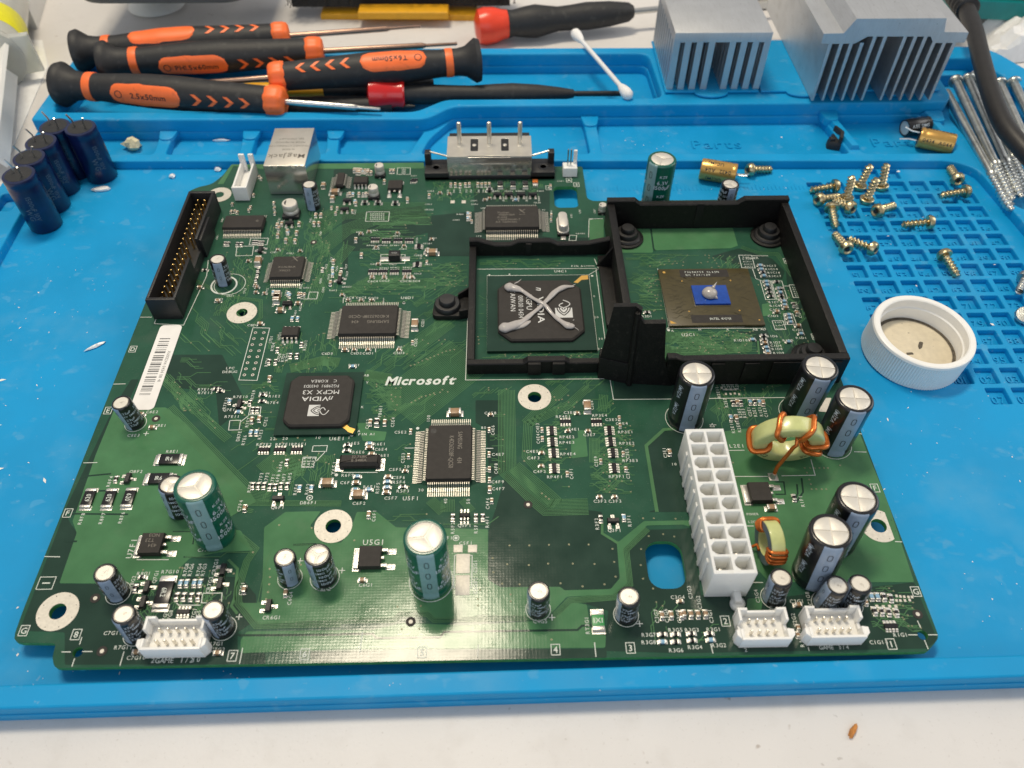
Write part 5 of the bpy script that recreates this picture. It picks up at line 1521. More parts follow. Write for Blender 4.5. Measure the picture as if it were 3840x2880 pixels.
# main legend and outlines
write(silk, 'Microsoft', P2('e', 508, 808), .33, SZK, 0, 0, bold=.034, shear=.22, sx=1.0, gap=.07); silk.disc(P2('e', 740, 798), .03, SZK, 10)
seg('e', 826, 200, 805, 805, 1740, 797, 1763, 931, 2212, 928); seg('f', 165, 925, 700, 918)
seg('e', 880, 87, 1655, 82); seg('e', 1640, 20, 1668, 88, 1650, 90, 1712, 570); seg('e', 1665, 88, 1605, 122); seg('e', 1582, 66, 1640, 66)
loop('e', 946, 622, 1662, 612, 1604, 124, 946, 129)
seg('d', 1770, 1160, 2212, 1152); seg('e', 0, 1150, 90, 1147, 135, 765)
seg('f', 0, 470, 400, 462); seg('B', 595, 1105, 1350, 1103); seg('B', 510, 640, 600, 1100)
seg('B', 580, 1110, 600, 1090)
loop('d', 1640, 466, 1748, 469, 1666, 808, 1548, 805)
seg('d', 910, 398, 985, 398); seg('d', 735, 832, 815, 830); seg('d', 542, 1342, 632, 1340); seg('g', 290, 290, 390, 292)
seg('d', 1000, 440, 1190, 450, 1340, 130, 1350, 30); seg('d', 1000, 440, 1012, 412)
seg('g', 400, 908, 460, 908); seg('g', 535, 905, 600, 905); seg('g', 532, 812, 517, 860); seg('g', 485, 950, 467, 1003)
seg('g', 805, 905, 778, 998); seg('g', 1573, 882, 1553, 985); seg('h', 137, 775, 120, 912); seg('h', 1640, 845, 1650, 940)
seg('h', 888, 860, 884, 940, wd=.014); seg('i', 180, 855, 196, 918); seg('i', 1460, 797, 1520, 797); seg('i', 1590, 797, 1650, 797)
seg('i', 1520, 705, 1540, 750); seg('i', 1565, 830, 1590, 890); seg('i', 455, 458, 520, 458); seg('i', 1375, 193, 1420, 195); seg('i', 410, 92, 460, 92)
seg('f', 1110, 1270, 1190, 1272); seg('f', 830, 1320, 858, 1422, 640, 1426); seg('f', 330, 1430, 550, 1430); seg('f', 290, 1262, 400, 1260); seg('f', 1120, 1150, 1160, 1155)
seg('C', 455, 610, 510, 610); loop('C', 460, 625, 495, 625, 478, 600)
loop('h', 735, 280, 848, 282, 845, 490, 728, 492)
seg('g', 887, 310, 1095, 310)
loop('e', 490, 1245, 490, 1248, 470, 1245); seg('e', 410, 1246, 470, 1246); seg('e', 930, 1248, 985, 1248); seg('e', 222, 600, 222, 625); seg('e', 275, 275, 275, 312)
seg('e', 0, 1404, 235, 1404); seg('e', 0, 1395, 0, 1404)
loop('d', 2030, 1232, 2122, 1230, 2115, 1268, 2022, 1268); seg('d', 2110, 1268, 2050, 1330); loop('d', 1965, 1305, 2050, 1305, 2030, 1370, 1955, 1368)
loop('d', 1622, 980, 1692, 980, 1685, 1030, 1612, 1030); seg('d', 1612, 1035, 1555, 1080); loop('d', 1490, 1068, 1560, 1066, 1550, 1128, 1482, 1130)
loop('B', 1140, 535, 1240, 535, 1268, 635, 1165, 632); seg('B', 1240, 540, 1370, 540); seg('B', 1248, 640, 1275, 718, 1320, 735)
loop('B', 1308, 735, 1385, 733, 1425, 878, 1350, 880); loop('B', 1395, 735, 1475, 735, 1520, 875, 1435, 878); seg('B', 1480, 775, 1530, 775)
loop('B', 1532, 765, 1600, 768, 1625, 862, 1565, 865); loop('B', 1400, 1045, 1485, 1045, 1508, 1112, 1425, 1115)
loop('B', 1490, 990, 1560, 990, 1590, 1072, 1505, 1075); seg('B', 1505, 1078, 1480, 1075)
loop('s', 1515, 620, 1740, 620, 1730, 712, 1503, 714); loop('s', 1655, 1042, 1895, 1042, 1890, 1128, 1650, 1130)
loop('s', 950, 1412, 1035, 1412, 1022, 1480, 935, 1480); seg('s', 935, 1482, 860, 1478)
loop('s', 235, 960, 400, 958, 385, 1050, 222, 1055); loop('s', 370, 880, 545, 880, 530, 945, 355, 945)
loop('s', 1820, 185, 1945, 185, 1945, 250, 1815, 250); seg('s', 1285, 1470, 1282, 1520); seg('s', 1682, 1470, 1680, 1525)
loop('g', 1315, 528, 1440, 526, 1435, 590, 1305, 590); seg('g', 1145, 592, 1160, 605, 1300, 605)
seg('b', 1630, 1420, 1605, 1425, 1602, 1540); loop('b', 1480, 1525, 1525, 1528, 1520, 1560, 1475, 1560); seg('A', 1250, 215, 1365, 215)
for c, r0, r1 in ((P2('d', 1452, 190), .40, .46), (P2('d', 1490, 185), .52, .54)):
    silk.disc(c, r1, SZK, 30, 0, r0)
for w, x, y, r in (('g', 768, 525, .31), ('g', 885, 790, .31), ('g', 1450, 755, .31), ('h', 1275, 630, .31), ('h', 1845, 668, .31), ('h', 583, 450, .56), ('d', 880, 1085, .31), ('g', 1880, 428, .31), ('g', 2105, 425, .37), ('i', 585, 555, .31), ('i', 915, 590, .31), ('i', 1085, 600, .31), ('C', 260, 560, .56), ('f', 745, 1010, .56), ('f', 965, 1215, .56)):
    silk.disc(P2(w, x, y), r + .010, SZK, 30, 0, r - .008)
for w, x, y in (('g', 995, 700), ('g', 1550, 680), ('g', 1945, 318), ('h', 1365, 685), ('h', 1932, 725), ('h', 5, 380), ('d', 948, 1152)):
    c = P2(w, x, y); silk.box((c[0], c[1], SZK), (.16, .022, .001)); silk.box((c[0], c[1], SZK + .0002), (.022, .16, .001))
for w, x, y, r in (('e', 1625, 130, .045), ('e', 2120, 482, .05), ('e', 495, 1118, .05), ('e', 68, 1163, .05), ('e', 405, 303, .045), ('d', 2180, 1420, .05), ('d', 1845, 575, .03), ('s', 1882, 1520, .05), ('A', 458, 662, .03), ('A', 618, 658, .03)):
    silk.disc(P2(w, x, y), r, SZK, 14)
silk.disc(P2('h', 743, 170), .09, SZK, 20, 0, .07); silk.disc(P2('h', 743, 170), .045, SZK, 14)
silk.disc(P2('d', 2007, 1568), .09, SZK, 20, 0, .065); silk.disc(P2('d', 2007, 1568), .03, SZK, 12)
# grid letters and numbers in boxes along the edges
for w, x, y, t, r in (('g', 157, 770, 'G', 0), ('g', 495, 795, '8', 0), ('g', 1507, 933, '7', 0), ('g', 1975, 923, '6', 0), ('h', 523, 910, '5', 0), ('h', 1388, 893, '4', 0), ('h', 1873, 882, '3', 0), ('i', 276, 708, '2', 0), ('i', 1350, 857, '1', 0), ('i', 1510, 517, 'G', 0), ('g', 440, 8, 'F', 0), ('d', 702, 1003, 'E', 0), ('d', 862, 605, 'D', 0), ('f', 1245, 1505, 'F', 0), ('B', 1735, 1170, 'D', 0), ('B', 1515, 580, 'C', 0), ('b', 1475, 1170, 'A', 0), ('b', 1523, 1198, '3', 0), ('b', 1343, 1218, '4', 0), ('g', 300, 462, '1', 90)):
    c = P2(w, x, y); big = r == 90
    sx_, sy_ = (.20, .17) if big else (.105, .13)
    write(silk, t, c, .20 if big else .155, SZK, r, 0, bold=.01)
    L = [(c[0] - sx_, c[1] - sy_), (c[0] + sx_, c[1] - sy_), (c[0] + sx_, c[1] + sy_), (c[0] - sx_, c[1] + sy_), (c[0] - sx_, c[1] - sy_)]
    silk.ribbon(L, .019, SZK)
LEG = '''
e .135 0 C4E8 967,1019|C4E7 1016,1287|C4F9 1014,1465|C4F7 1018,1510|C5E2 385,1143|C5F5 350,1385|C5F6 374,1437|R5F4 374,1467|C6E4 258,1254|R6E1 248,1220|R6E6 112,1272|C6E1 272,1294|R6E5 80,1215|R6F9 42,1422|C6F3 36,1470|R6F1 184,1497|C5F7 322,1570|C6F2 116,1604|R5F3 400,1524|C5D3 375,630|C6D1 175,632|C6D2 97,632|R6D1 84,709|RP4E1 1438,1042|RP3E4 1674,1034|C3E8 1480,1016|C3E3 1750,1062|C3E4 1818,1087|C4E1 1506,1124|C3E7 1608,1160|RP4E2 1462,1174|RP4E3 1462,1210|RP4E4 1468,1284|RP4F1 1384,1433|RP3E1 1842,1142|RP3E2 1850,1215|RP3E3 1872,1327|RP3F1 1784,1430|C4E5 1238,1268|C4F3 1246,1310|C4F2 1286,1398|C3F2 1677,1590|C3F3 1774,1590|R2D1 1980,392|C6C8 50,272|C6C5 130,272|C6C2 208,274|C6C4 205,165|C6C3 280,162|C5C5 415,164|C5C4 478,164
e .17 0 U5F1 452,1572|U6D1 430,272|U4C1 1422,100
e .125 0 PIN_A1 1535,67|PIN_A1 165,1156|AB 164,775|Y 168,822|K 137,980|A 114,1136|10 1630,262|20 1652,398|30 1680,538|34 1675,604|80 922,1114|20 424,1366|30 516,1518|10 2155,1350|80 380,592|1 50,1180|A 2145,486
e .135 90 C6E2 170,1090|FB6E1 252,1008|C5E4 334,1078|C4E6 982,1130|C4F8 1002,1378|C4F6 948,1605|C5E3 400,1310|C4E3 1272,1115|C4E4 1275,1185|C3E6 1622,968|C4F1 1490,1412|C3E5 1852,1282|C3F1 1855,1410|C3E9 1650,1332|C3E1 2095,1275|R5F5 236,1505|C5D1 528,435|C5D2 482,562|100 565,1055|40 675,1590|50 822,1592|10 940,1388
d .135 0 R8E1 1118,1268|Q8F2 885,1398|C8E2 988,1012|C8E1 1040,1100|C8E3 868,1164|R7E14 1330,866|R7E13 1332,888|R7E10 1560,914|R7E1 1718,890|R1E2 1780,910|R7E4 1768,952|Q7E1 1486,998|R7E11 1505,1042|RP7E2 1712,1223|RP7E1 1836,1222|RP6E1 1938,1221|22 1768,1186|20 1848,1184|10 2060,1178|Q6F1 1802,1630|DB6F1 2000,1600|LPC 1492,728|DEBUG 1490,752|C6D3 2122,634|C8D2 1640,450
d .17 0 U6E1 2185,1185
d .135 90 R8F4 712,1462|R7F4 1620,1498|R7F3 1690,1440|R7F2 1728,1438|R7F1 1768,1448|R6F8 1798,1450|R6F7 1838,1445|R6F5 1876,1440|R6F6 1818,1365|R6F4 1916,1515|R6F3 1992,1512|R7E12 1462,955|R7E9 1640,900|R7E7 1606,1080|C7E1 1722,1075|DB7E1 1550,1160|R7E6 1582,1195|R7E3 1688,1158|C7F4 1556,1620|C7D8 1808,660|R7D11 1978,580|R7D1 1835,660|R7D2 1862,655|R7D4 1768,590|R7D6 1730,690|U7D1 1812,520|J7D1 1755,545|R6C1 1952,190|R6E4 1970,1340|R6E3 2000,1340|R6E2 2030,1340
d .17 90 Y6F1 2165,1375
g .135 0 R8G1 934,400|R7G10 1104,388|C6G2 2100,500|C7F1 1328,247|CR6G1 1762,685|C7G11 735,785|R7G11 802,878|C7G10 885,945|J7G1 1402,855|C7G2 1412,893
g .17 0 GAME_1/2 1132,962|2 992,962|10 1272,956
g .135 90 R8G2 860,455|Q7G1 1010,418|R7G8 1205,375|R7G6 1238,375|R7G4 1290,375|R7G3 1322,375|CR7G1 1395,355|CR7G2 1358,472|C7G1 1568,497|C6G4 1880,560|C7G9 1068,685|C7G8 1100,680|C7G7 1155,710|C7G6 1200,712|RP7G1 1252,680|C7G5 1280,682|R8F8 528,45|R8F7 662,42|R8F6 788,38
g .22 90 U7F1 855,235
h .135 0 C6G1 160,474|Q5F1 800,88|C5F1 808,203|C5G2 565,553|C4G5 1290,710|R3G7 1992,797|R3G8 1992,845|R3G5 2165,765|R3G6 2170,897|F1 702,170|C3G4 2180,553
h .22 0 U5G1 212,197
h .135 90 R5F2 722,105|R5F1 872,102|R4F1 945,65|C5G1 868,352|C5G01 868,478|C6F1 212,25|R3F2 1655,78|R3F1 1865,58|C3G7 2042,675|C3G6 2105,672|C3G5 2185,675|RT3G1 1592,735
h .135 0 Q3F1 1772,120
i .135 0 R3G3 60,765|R3G1 200,762|R3G4 80,877|R3G2 235,865|C2G1 740,580|R1G1 1410,797|C1G14 1270,845|GAME_3/4 980,878|2 408,895|1 815,888
i .135 90 C3G3 45,520|C3G2 105,585|C3G1 180,675|C2G4 480,545|C1G8 815,560|R2G1 580,650|C2G2 722,700|R1G5 765,830
f .135 0 POWER 450,15|R1D6 580,521|R1D7 600,562|C1D4 605,583|R1D8 612,604|R1D9 622,630|R1D10 376,548|R1D5 682,548|R1D1 768,532|C1D2 746,480|C1C1 597,349|R1C8 598,324|R1C7 590,301|C1D3 586,390|R1C15 565,65|R1C14 575,87|R1C16 590,109|R1C17 598,132|H 110,478|R 292,478|AB 470,478|AD 520,476
f .17 0 U2C1 38,512|L2E1 350,1232
f .135 90 R2E7 278,952|R2E11 228,885|R2E5 370,1020|R2E3 396,1020|C2E1 432,1010|R2E1 465,1012|R1E1 503,1010|C1E3 535,1015|R2E10 320,1110|R2E8 362,1112|R2E 265,850|R2E 295,850|R2E 322,850|R2E 350,845|C1D1 755,378|R1C1 735,320|R1F1 770,1590
f .09 0 R1C9 410,10|R1C10 415,22|R1C11 420,38|R1C13 425,55|R1C12 430,70|R1D2 620,432|R1D3 625,452|R1D4 630,472|R1C 725,205|R1C 730,218|R1C 735,232|R1C 740,246|R1C 745,260
i .10 0 POWER 452,15|L2G1 455,65
b .10 0 C3R2 1290,1240|C4R1 1150,1240|DB3B3 1550,1515|C5A1 1420,1175|U3A1 470,1140|C5R2 580,1240|C5R3 565,1325|CR5A2 570,1360|U5B1 925,1350|50 1310,1362|RP4B3 195,1592|RP4B2 270,1592|RP4B1 345,1592|C4B1 360,1530|C5B2 225,1615|C4B4 400,1615|C5B3 595,1545|RP3B1 560,1580|C4B3 215,1495|C5B1 120,1505|170 890,1532|C4A1 860,1302|R4A1 865,1325|CR4A 1270,1315|R4B2 770,1390|C4B7 745,1427|FB4A1 1000,1240|FB4A2 1085,1240|FB4A3 1160,1240
b .10 90 Y3B1 1490,1400|R4B2 1360,1380|C3B1 1640,1370|U3B1 1545,1370|CR4A1 1050,1290|CR4A2 1125,1290|CR4A3 1200,1290|CR4A4 1280,1290|R4A 690,1240|R4A 730,1240|R4A 770,1240|C4A 810,1240|C4A 840,1240|C4A 890,1240|C4A 920,1240|C4A 945,1240|CR5A1 430,1300
s .10 0 C6C1 1590,1135|C4C1 1775,1140|RP4C2 1690,1175|RP4C1 1795,1170|RP4C3 1920,1170|C5C2 2020,1230|C5C1 2125,1140|C5B4 2020,1050|CR6C1 1320,1360|R6C3 1185,1395|U7C1 930,1370|C8C1 170,1450|C8D2 60,1480|C7B1 600,1020|C7B2 760,1030|R6B 1440,820
s .10 90 R7B1 650,700|R7B2 690,720|R6B1 960,700|R6B2 985,720|C6B1 1060,830|R7C1 595,1530|R7C2 530,1400|C7C3 310,1400|R6C5 1115,1160|C6C6 1220,1180|R6C8 1140,1260|R6C9 1320,1230|C6C9 1310,1160|R6C7 1165,1090|C6C3 1400,620|R6D5 860,1570|R6D4 810,1620|R7C9 720,1420|C6D8 1085,1390|R6D3 1060,1300|C8B1 40,870|U8B1 90,700|RP5B1 2010,900|R5C1 2050,1060
'''
for ln in LEG.strip().splitlines():
    w, h, rot, rest = ln.split(' ', 3)
    for it in rest.split('|'):
        if ' ' not in it: continue
        t, p = it.rsplit(' ', 1)
        x, y = map(float, p.split(','))
        if x < -80 or y < -80: continue
        h_ = float(h) * .72
        write(silk, t.replace('_', ' '), P2(w, x, y), h_, SZK, float(rot), 0, mono=.68, sx=.98, bold=.006)
# block of tiny approval print behind
for k in range(3): write(silk, 'IIIIIIII', P2('s', 1880, 200 + 18 * k), .07, SZK, 0, 0)
for k in range(4): write(silk, 'BBBBBBB', P2('s', 1620, 640 + 18 * k), .07, SZK, 0, 0, mono=.8)
part('legend_print', silk.mesh('legend_print', ['silk'], 0), brd)
# ================================================================== black mounting frame round the two processors
FZ, GZ = 1.15, .47
fr = thing('mounting_frame', 'black plastic heatsink mounting frame clipped round both processors', 'mounting frame', (4.5, 19.5, 0))
fx0, fx1, fy0, fy1 = 3.92, 10.50, 15.55, 23.40       # outside of the tall half
gx0, gy0, gy1 = -1.06, 16.10, 21.95                  # outside of the low half
t = .26
def wall(mb, pts, z0, z1, bev=.03): mb.prism(pts, z0, z1, 0, bev)
mb = MB()
# tall half: far wall is higher towards its corners
def upright(mb, x0, x1, y0, y1, prof, z0=.02):
    """wall along x with a stepped top: prof = [(x, z), ...]"""
    n = len(prof); vs = []; fs = []
    b = .03
    for y, zz in ((y0, -b), (y0 + b, 0), (y1 - b, 0), (y1, -b)):
        vs += [(x, y, z + zz) for x, z in prof]
    vs += [(x, y0, z0) for x, z in prof] + [(x, y1, z0) for x, z in prof]
    for r_, s_ in ((0, 1), (1, 2), (2, 3)):
        fs += [(r_ * n + i, r_ * n + i + 1, s_ * n + i + 1, s_ * n + i) for i in range(n - 1)]
    fs += [(4 * n + i, 4 * n + i + 1, i + 1, i) for i in range(n - 1)]
    fs += [(3 * n + i, 3 * n + i + 1, 5 * n + i + 1, 5 * n + i) for i in range(n - 1)]
    for i in (0, n - 1):
        f = (4 * n + i, i, n + i, 2 * n + i, 3 * n + i, 5 * n + i); fs.append(f if i == 0 else f[::-1])
    mb.add(vs, fs)
upright(mb, fx0, fx1, fy1 - t, fy1, [(fx0, FZ + .12), (fx0 + 1.0, FZ + .12), (fx0 + 1.2, FZ - .06), (fx1 - 1.85, FZ - .06), (fx1 - 1.6, FZ + .14), (fx1, FZ + .14)])
upright(mb, fx0, fx1, fy0, fy0 + t, [(5.0, FZ + .10), (5.25, FZ + .10), (5.5, FZ - .02), (7.0, FZ), (fx1, FZ)])
mb.prism([(fx1 - t, fy0 + t - .01), (fx1, fy0 + t - .01), (fx1, fy1 - t + .01), (fx1 - t, fy1 - t + .01)], .02, FZ, 0, .03)
mb.prism([(fx0, fy0 + .9), (fx0 + t, fy0 + .9), (fx0 + t, fy1 - t + .01), (fx0, fy1 - t + .01)], .02, FZ, 0, .03)
# steps and clip recesses on the faces
for x0, x1 in ((6.35, 6.75), (7.35, 7.8)): mb.prism([(x0, fy0 - .05), (x1, fy0 - .05), (x1, fy0 + .02), (x0, fy0 + .02)], .25, FZ - .12, 0, .02)
mb.prism([(8.2, fy0 - .04), (10.3, fy0 - .04), (10.3, fy0 + .02), (8.2, fy0 + .02)], .05, FZ - .10, 0, .02)
mb.prism([(7.2, fy1 - t - .03), (7.45, fy1 - t - .03), (7.45, fy1 - t + .02), (7.2, fy1 - t + .02)], .05, FZ - .02, 0, .01)
tall = part('tall_ring', mb.mesh('tall_ring', ['frameblack'], 30), fr)
mb = MB()
# low half
upright(mb, gx0, fx0, gy1 - .24, gy1, [(gx0, GZ + .22), (gx0 + .3, GZ + .22), (gx0 + .9, GZ), (gx0 + 1.45, GZ), (gx0 + 1.75, GZ + .16), (gx0 + 2.85, GZ + .16), (gx0 + 3.15, GZ), (gx0 + 4.2, GZ + .02), (fx0 + .02, GZ + .22)])
upright(mb, gx0, fx0, gy0, gy0 + .24, [(gx0, GZ), (gx0 + 1.75, GZ), (gx0 + 1.9, GZ + .12), (gx0 + 3.05, GZ + .12), (gx0 + 3.2, GZ), (fx0 + .01, GZ)])
mb.prism([(gx0, gy0 + .23), (gx0 + .24, gy0 + .23), (gx0 + .24, gy1 - .23), (gx0, gy1 - .23)], .02, GZ, 0, .03)
for x0, x1 in ((gx0 + 1.9, gx0 + 2.3), (gx0 + 2.66, gx0 + 3.05)): mb.prism([(x0, gy0 - .10), (x1, gy0 - .10), (x1, gy0 + .02), (x0, gy0 + .02)], .06, GZ + .08, 0, .03)
mb.prism([(gx0 + 2.0, gy1 - .30), (gx0 + 2.2, gy1 - .30), (gx0 + 2.2, gy1 - .2), (gx0 + 2.0, gy1 - .2)], .05, GZ + .1, 0, .02)
mb.prism([(fx0 - .42, gy0 + 1.9), (fx0 + .02, gy0 + 1.9), (fx0 + .02, gy1 - .5), (fx0 - .42, gy1 - .5)], .02, .20, 0, .02)
part('low_ring', mb.mesh('low_ring', ['frameblack'], 30), fr)
# gusset between the halves
mb = MB(); y = gy1 - 1.05
mb.add([(fx0 - .50, y, .15), (fx0 + .02, y, .15), (fx0 + .02, y, 1.05), (fx0 - .50, y + .10, .15), (fx0 + .02, y + .10, .15), (fx0 + .02, y + .10, 1.05)], [(0, 1, 2), (3, 5, 4), (0, 2, 5, 3), (1, 4, 5, 2), (0, 3, 4, 1)])
part('gusset', mb.mesh('gusset', ['frameblack'], 0), fr)
# tall corner post at the front where the rings meet: an upright folded plate with a stepped top
mb = MB()
A0 = at_y('B', 80, 1380, gy0); y_l, y_r = 15.95, 15.50
pl = []
def uw(w, x, y, wy): return at_y(w, x, y, wy)
P_tl, P_tm, P_bl, P_bm = uw('B', 183, 985, 16.05), uw('B', 300, 985, 15.85), uw('B', 80, 1380, 16.08), Vector((3.92, 15.60, .02))
def slab(P, th):
    n = len(P); c = (P[1] - P[0]).cross(P[2] - P[0]).normalized()
    if c.y > 0: c = -c
    vs = [tuple(p) for p in P] + [tuple(p - c * th) for p in P]
    fs = [tuple(range(n)), tuple(range(2 * n - 1, n - 1, -1))] + [(i, n + i, n + (i + 1) % n, (i + 1) % n) for i in range(n)]
    mb.add(vs, fs)
yA = 15.58
slab([Vector((3.02, yA + .35, .9)), Vector((3.98, yA + .05, .02)), Vector((4.02, yA + .22, 3.02)), Vector((3.86, yA + .36, 3.06)), Vector((3.22, yA + .36, 3.05))], .16)
slab([Vector((3.95, yA + .06, .02)), Vector((5.28, yA - .06, .02)), Vector((5.10, yA - .06, .5)), Vector((4.90, yA - .02, 1.2)), Vector((4.74, yA + .1, 2.62)), Vector((4.12, yA + .12, 2.60)), Vector((3.99, yA + .2, 2.8)), Vector((3.90, yA + .22, 3.02))], .16)
mb.prism([(3.02, 15.9), (3.92, 15.62), (3.95, 16.2), (3.05, 16.3)], .02, .92, 0, .02)
mb.tube([(3.97, yA + .03, .02), (3.93, yA + .12, 1.5), (3.90, yA + .2, 2.95)], [.10, .10, .07], 8)
part('corner_post', mb.mesh('corner_post', ['frameblack'], 25), fr)
# push rivets
def rivet(x, y, z0, label=None):
    mb = MB(); mb.lathe([(.52, 0), (.52, .08), (.47, .13), (.40, .14), (.385, .26), (.36, .30), (.25, .31), (.24, .44), (.21, .48), (.001, .49)], 28, 0, (x, y, z0))
    part('push_rivet', mb.mesh('push_rivet', ['black'], 35), fr, label)
for w, x, y, z in (('B', 268, 395, .06), ('B', 1365, 385, .06), ('B', 1700, 1330, .05)):
    c = C3(w, x, y, z); rivet(c.x, c.y, z)
    mb = MB(); mb.lathe([(.62, 0.02), (.62, z + .02), (.56, z + .05), (.001, z + .05)], 24, 0, (c.x, c.y, 0))
    if x > 1000: mb.box((c.x + .3, c.y + .1 if y < 900 else c.y, .05), (.8, .9, .08), 0, .02)
    part('rivet_seat', mb.mesh('rivet_seat', ['frameblack'], 35), fr)
c = C3('A', 125, 925, .10); ex, ey = c.x, c.y
mb = MB(); mb.prism(rounded([(ex - .52, ey - .48), (ex + .45, ey - .48), (gx0 + .02, ey - .30), (gx0 + .02, ey + .42), (ex + .3, ey + .48), (ex - .42, ey + .45)], [.25, .1, .02, .02, .2, .25], 4), .02, .20, 0, .03)
mb.prism(ccw([(ex + .35, ey + .30), (gx0 + .02, ey + .62), (gx0 + .02, ey + .72), (ex + .35, ey + .40)]), .02, .42, 0, .02); mb.prism(ccw([(ex + .40, ey - .46), (gx0 + .02, ey - .40), (gx0 + .02, ey - .30), (ex + .40, ey - .36)]), .02, .40, 0, .02)
part('ear', mb.mesh('ear', ['frameblack'], 30), fr)
mb = MB(); mb.lathe([(.44, .18), (.44, .30), (.40, .36), (.30, .37), (.28, .37), (.27, .50), (.24, .54), (.001, .55)], 28, 0, (ex, ey, 0))
part('push_rivet', mb.mesh('push_rivet', ['black'], 35), fr)

# ================================================================== thermal paste
def blob(mb, path, rad, n=12, flat=.62, mi=0):
    P = [Vector(p) for p in path]; fine = []; rr = []
    m = len(P)
    for k in range(m - 1):
        for s in range(6):
            t_ = s / 6
            p0, p1, p2, p3 = P[max(0, k - 1)], P[k], P[k + 1], P[min(m - 1, k + 2)]
            q = .5 * ((2 * p1) + (p2 - p0) * t_ + (2 * p0 - 5 * p1 + 4 * p2 - p3) * t_ ** 2 + (3 * p1 - p0 - 3 * p2 + p3) * t_ ** 3)
            fine.append(q); rr.append(rad[k] * (1 - t_) + rad[k + 1] * t_)
    fine.append(P[-1]); rr.append(rad[-1])
    a, b = fine[0] - (fine[1] - fine[0]).normalized() * rr[0] * .7, fine[-1] + (fine[-1] - fine[-2]).normalized() * rr[-1] * .7
    fine = [a] + fine + [b]; rr = [rr[0] * .45] + rr + [rr[-1] * .45]
    g = random.Random(3)
    rr = [r * .80 * (1 + .08 * sin(i * .8) + g.uniform(-.03, .03)) for i, r in enumerate(rr)]
    mb.tube(fine, rr, n, mi)
gz = GPU_Z
def G(x, y, z): p = C3('A', x, y, gz); return Vector((p.x, p.y, gz + z))
mb = MB()
blob(mb, [G(570, 1095, .10), G(640, 1080, .11), G(720, 1040, .07), G(790, 985, .08), G(860, 930, .10), G(930, 860, .10), G(990, 800, .09), G(1060, 765, .07), G(1130, 758, .04)], [.25, .23, .14, .10, .085, .11, .14, .12, .03])
blob(mb, [G(655, 1085, .05), G(720, 1072, .04), G(780, 1035, .03)], [.12, .12, .06])
paste = mb
blob(paste, [G(610, 770, .12), G(660, 780, .12), G(720, 800, .10), G(790, 850, .11), G(850, 890, .17), G(900, 920, .17), G(960, 985, .09), G(1020, 1035, .09), G(1080, 1075, .10), G(1115, 1080, .09)], [.23, .19, .10, .085, .09, .09, .085, .10, .16, .15])
paste.tube([G(650, 750, .16), G(690, 742, .22), G(715, 724, .30)], [.035, .02, .006], 6)
paste.tube([G(1110, 762, .06), G(1150, 742, .12)], [.03, .008], 6)
paste.tube([G(1130, 1085, .06), G(1160, 1095, .05), G(1172, 1112, .02)], [.02, .015, .005], 6)
paste.tube([G(1118, 1048, .2), G(1135, 1045, .26)], [.03, .008], 6)
paste.v = [(x, y, gz + (z - gz) * .66 if z < gz + .32 else z - .05) for x, y, z in paste.v]
me = paste.mesh('thermal_paste', ['paste'], 180)
o = single('thermal_paste', me, 'grey thermal paste squeezed in a big cross over the large graphics chip', 'thermal paste')
sd = o.modifiers.new('smooth', 'SUBSURF'); sd.levels = sd.render_levels = 1
mb = MB(); c = C3('B', 915, 830, DIE_Z)
def D_(x, y, z): p = C3('B', x, y, DIE_Z); return Vector((p.x, p.y, DIE_Z + z))
mb.lathe([(.23, -.01), (.27, .04), (.26, .12), (.20, .20), (.11, .25), (.001, .265)], 24, 0, (D_(912, 840, 0).x, D_(912, 840, 0).y, DIE_Z))
blob(mb, [D_(915, 830, .12), D_(935, 855, .08), D_(970, 872, .03)], [.17, .12, .05])
mb.tube([D_(925, 830, .2), D_(938, 818, .26), D_(948, 808, .31), D_(957, 798, .36)], [.10, .05, .022, .005], 8)
o = single('thermal_paste', mb.mesh('thermal_paste_dab', ['paste'], 180), 'grey dab of thermal paste with a curled tip on the blue processor die', 'thermal paste')
sd = o.modifiers.new('smooth', 'SUBSURF'); sd.levels = sd.render_levels = 1
# ================================================================== things lying on and round the mat
HI = MAT_HIGH
# ---- heatsinks
LID = .61
hs = thing('heatsink', 'smaller silver heatsink with square pin fins, face down on the left lid', 'heatsink', (9.4, 33.8, LID))
hx0, hx1, hy0, hy1, hz0, hz1 = 7.40, 11.47, 31.90, 36.4, LID + .005, 3.13
mb = MB(); mb.prism([(hx0, hy0), (hx1, hy0), (hx1, hy1), (hx0, hy1)], 2.72, hz1, 0, .015)
part('base_plate', mb.mesh('base_plate', ['heatsink'], 30), hs)
u = [(265, 325), (378, 445), (497, 562), (612, 690), (826, 895), (942, 1010), (1060, 1125), (1177, 1240)]
cols = [(hx0 + (hx1 - hx0) * (a - 265) / 975, hx0 + (hx1 - hx0) * (b - 265) / 975) for a, b in u]
fin = {}
ny = 10; pitch = (hy1 - hy0) / ny
wfin = .27
mb = MB(); mb.prism([(-wfin / 2, 0), (wfin / 2, 0), (wfin / 2, pitch * .66), (-wfin / 2, pitch * .66)], hz0, 2.721, 0)
fme = mb.mesh('pin_fin', ['heatsink'], 0)
for a, b in cols:
    for k in range(ny):
        x = (a + b) / 2
        x = min(max(x, hx0 + wfin / 2 + .001), hx1 - wfin / 2 - .001)
        part('pin_fin', fme, hs, world=False, loc=(x, hy0 + .001 + pitch * k, 0))
h2 = thing('heatsink', 'larger silver heatsink with long plate fins and a stepped top, right of the smaller one', 'heatsink', (16.1, 33.5, LID))
Y0_, Y1_ = 30.87, 39.5
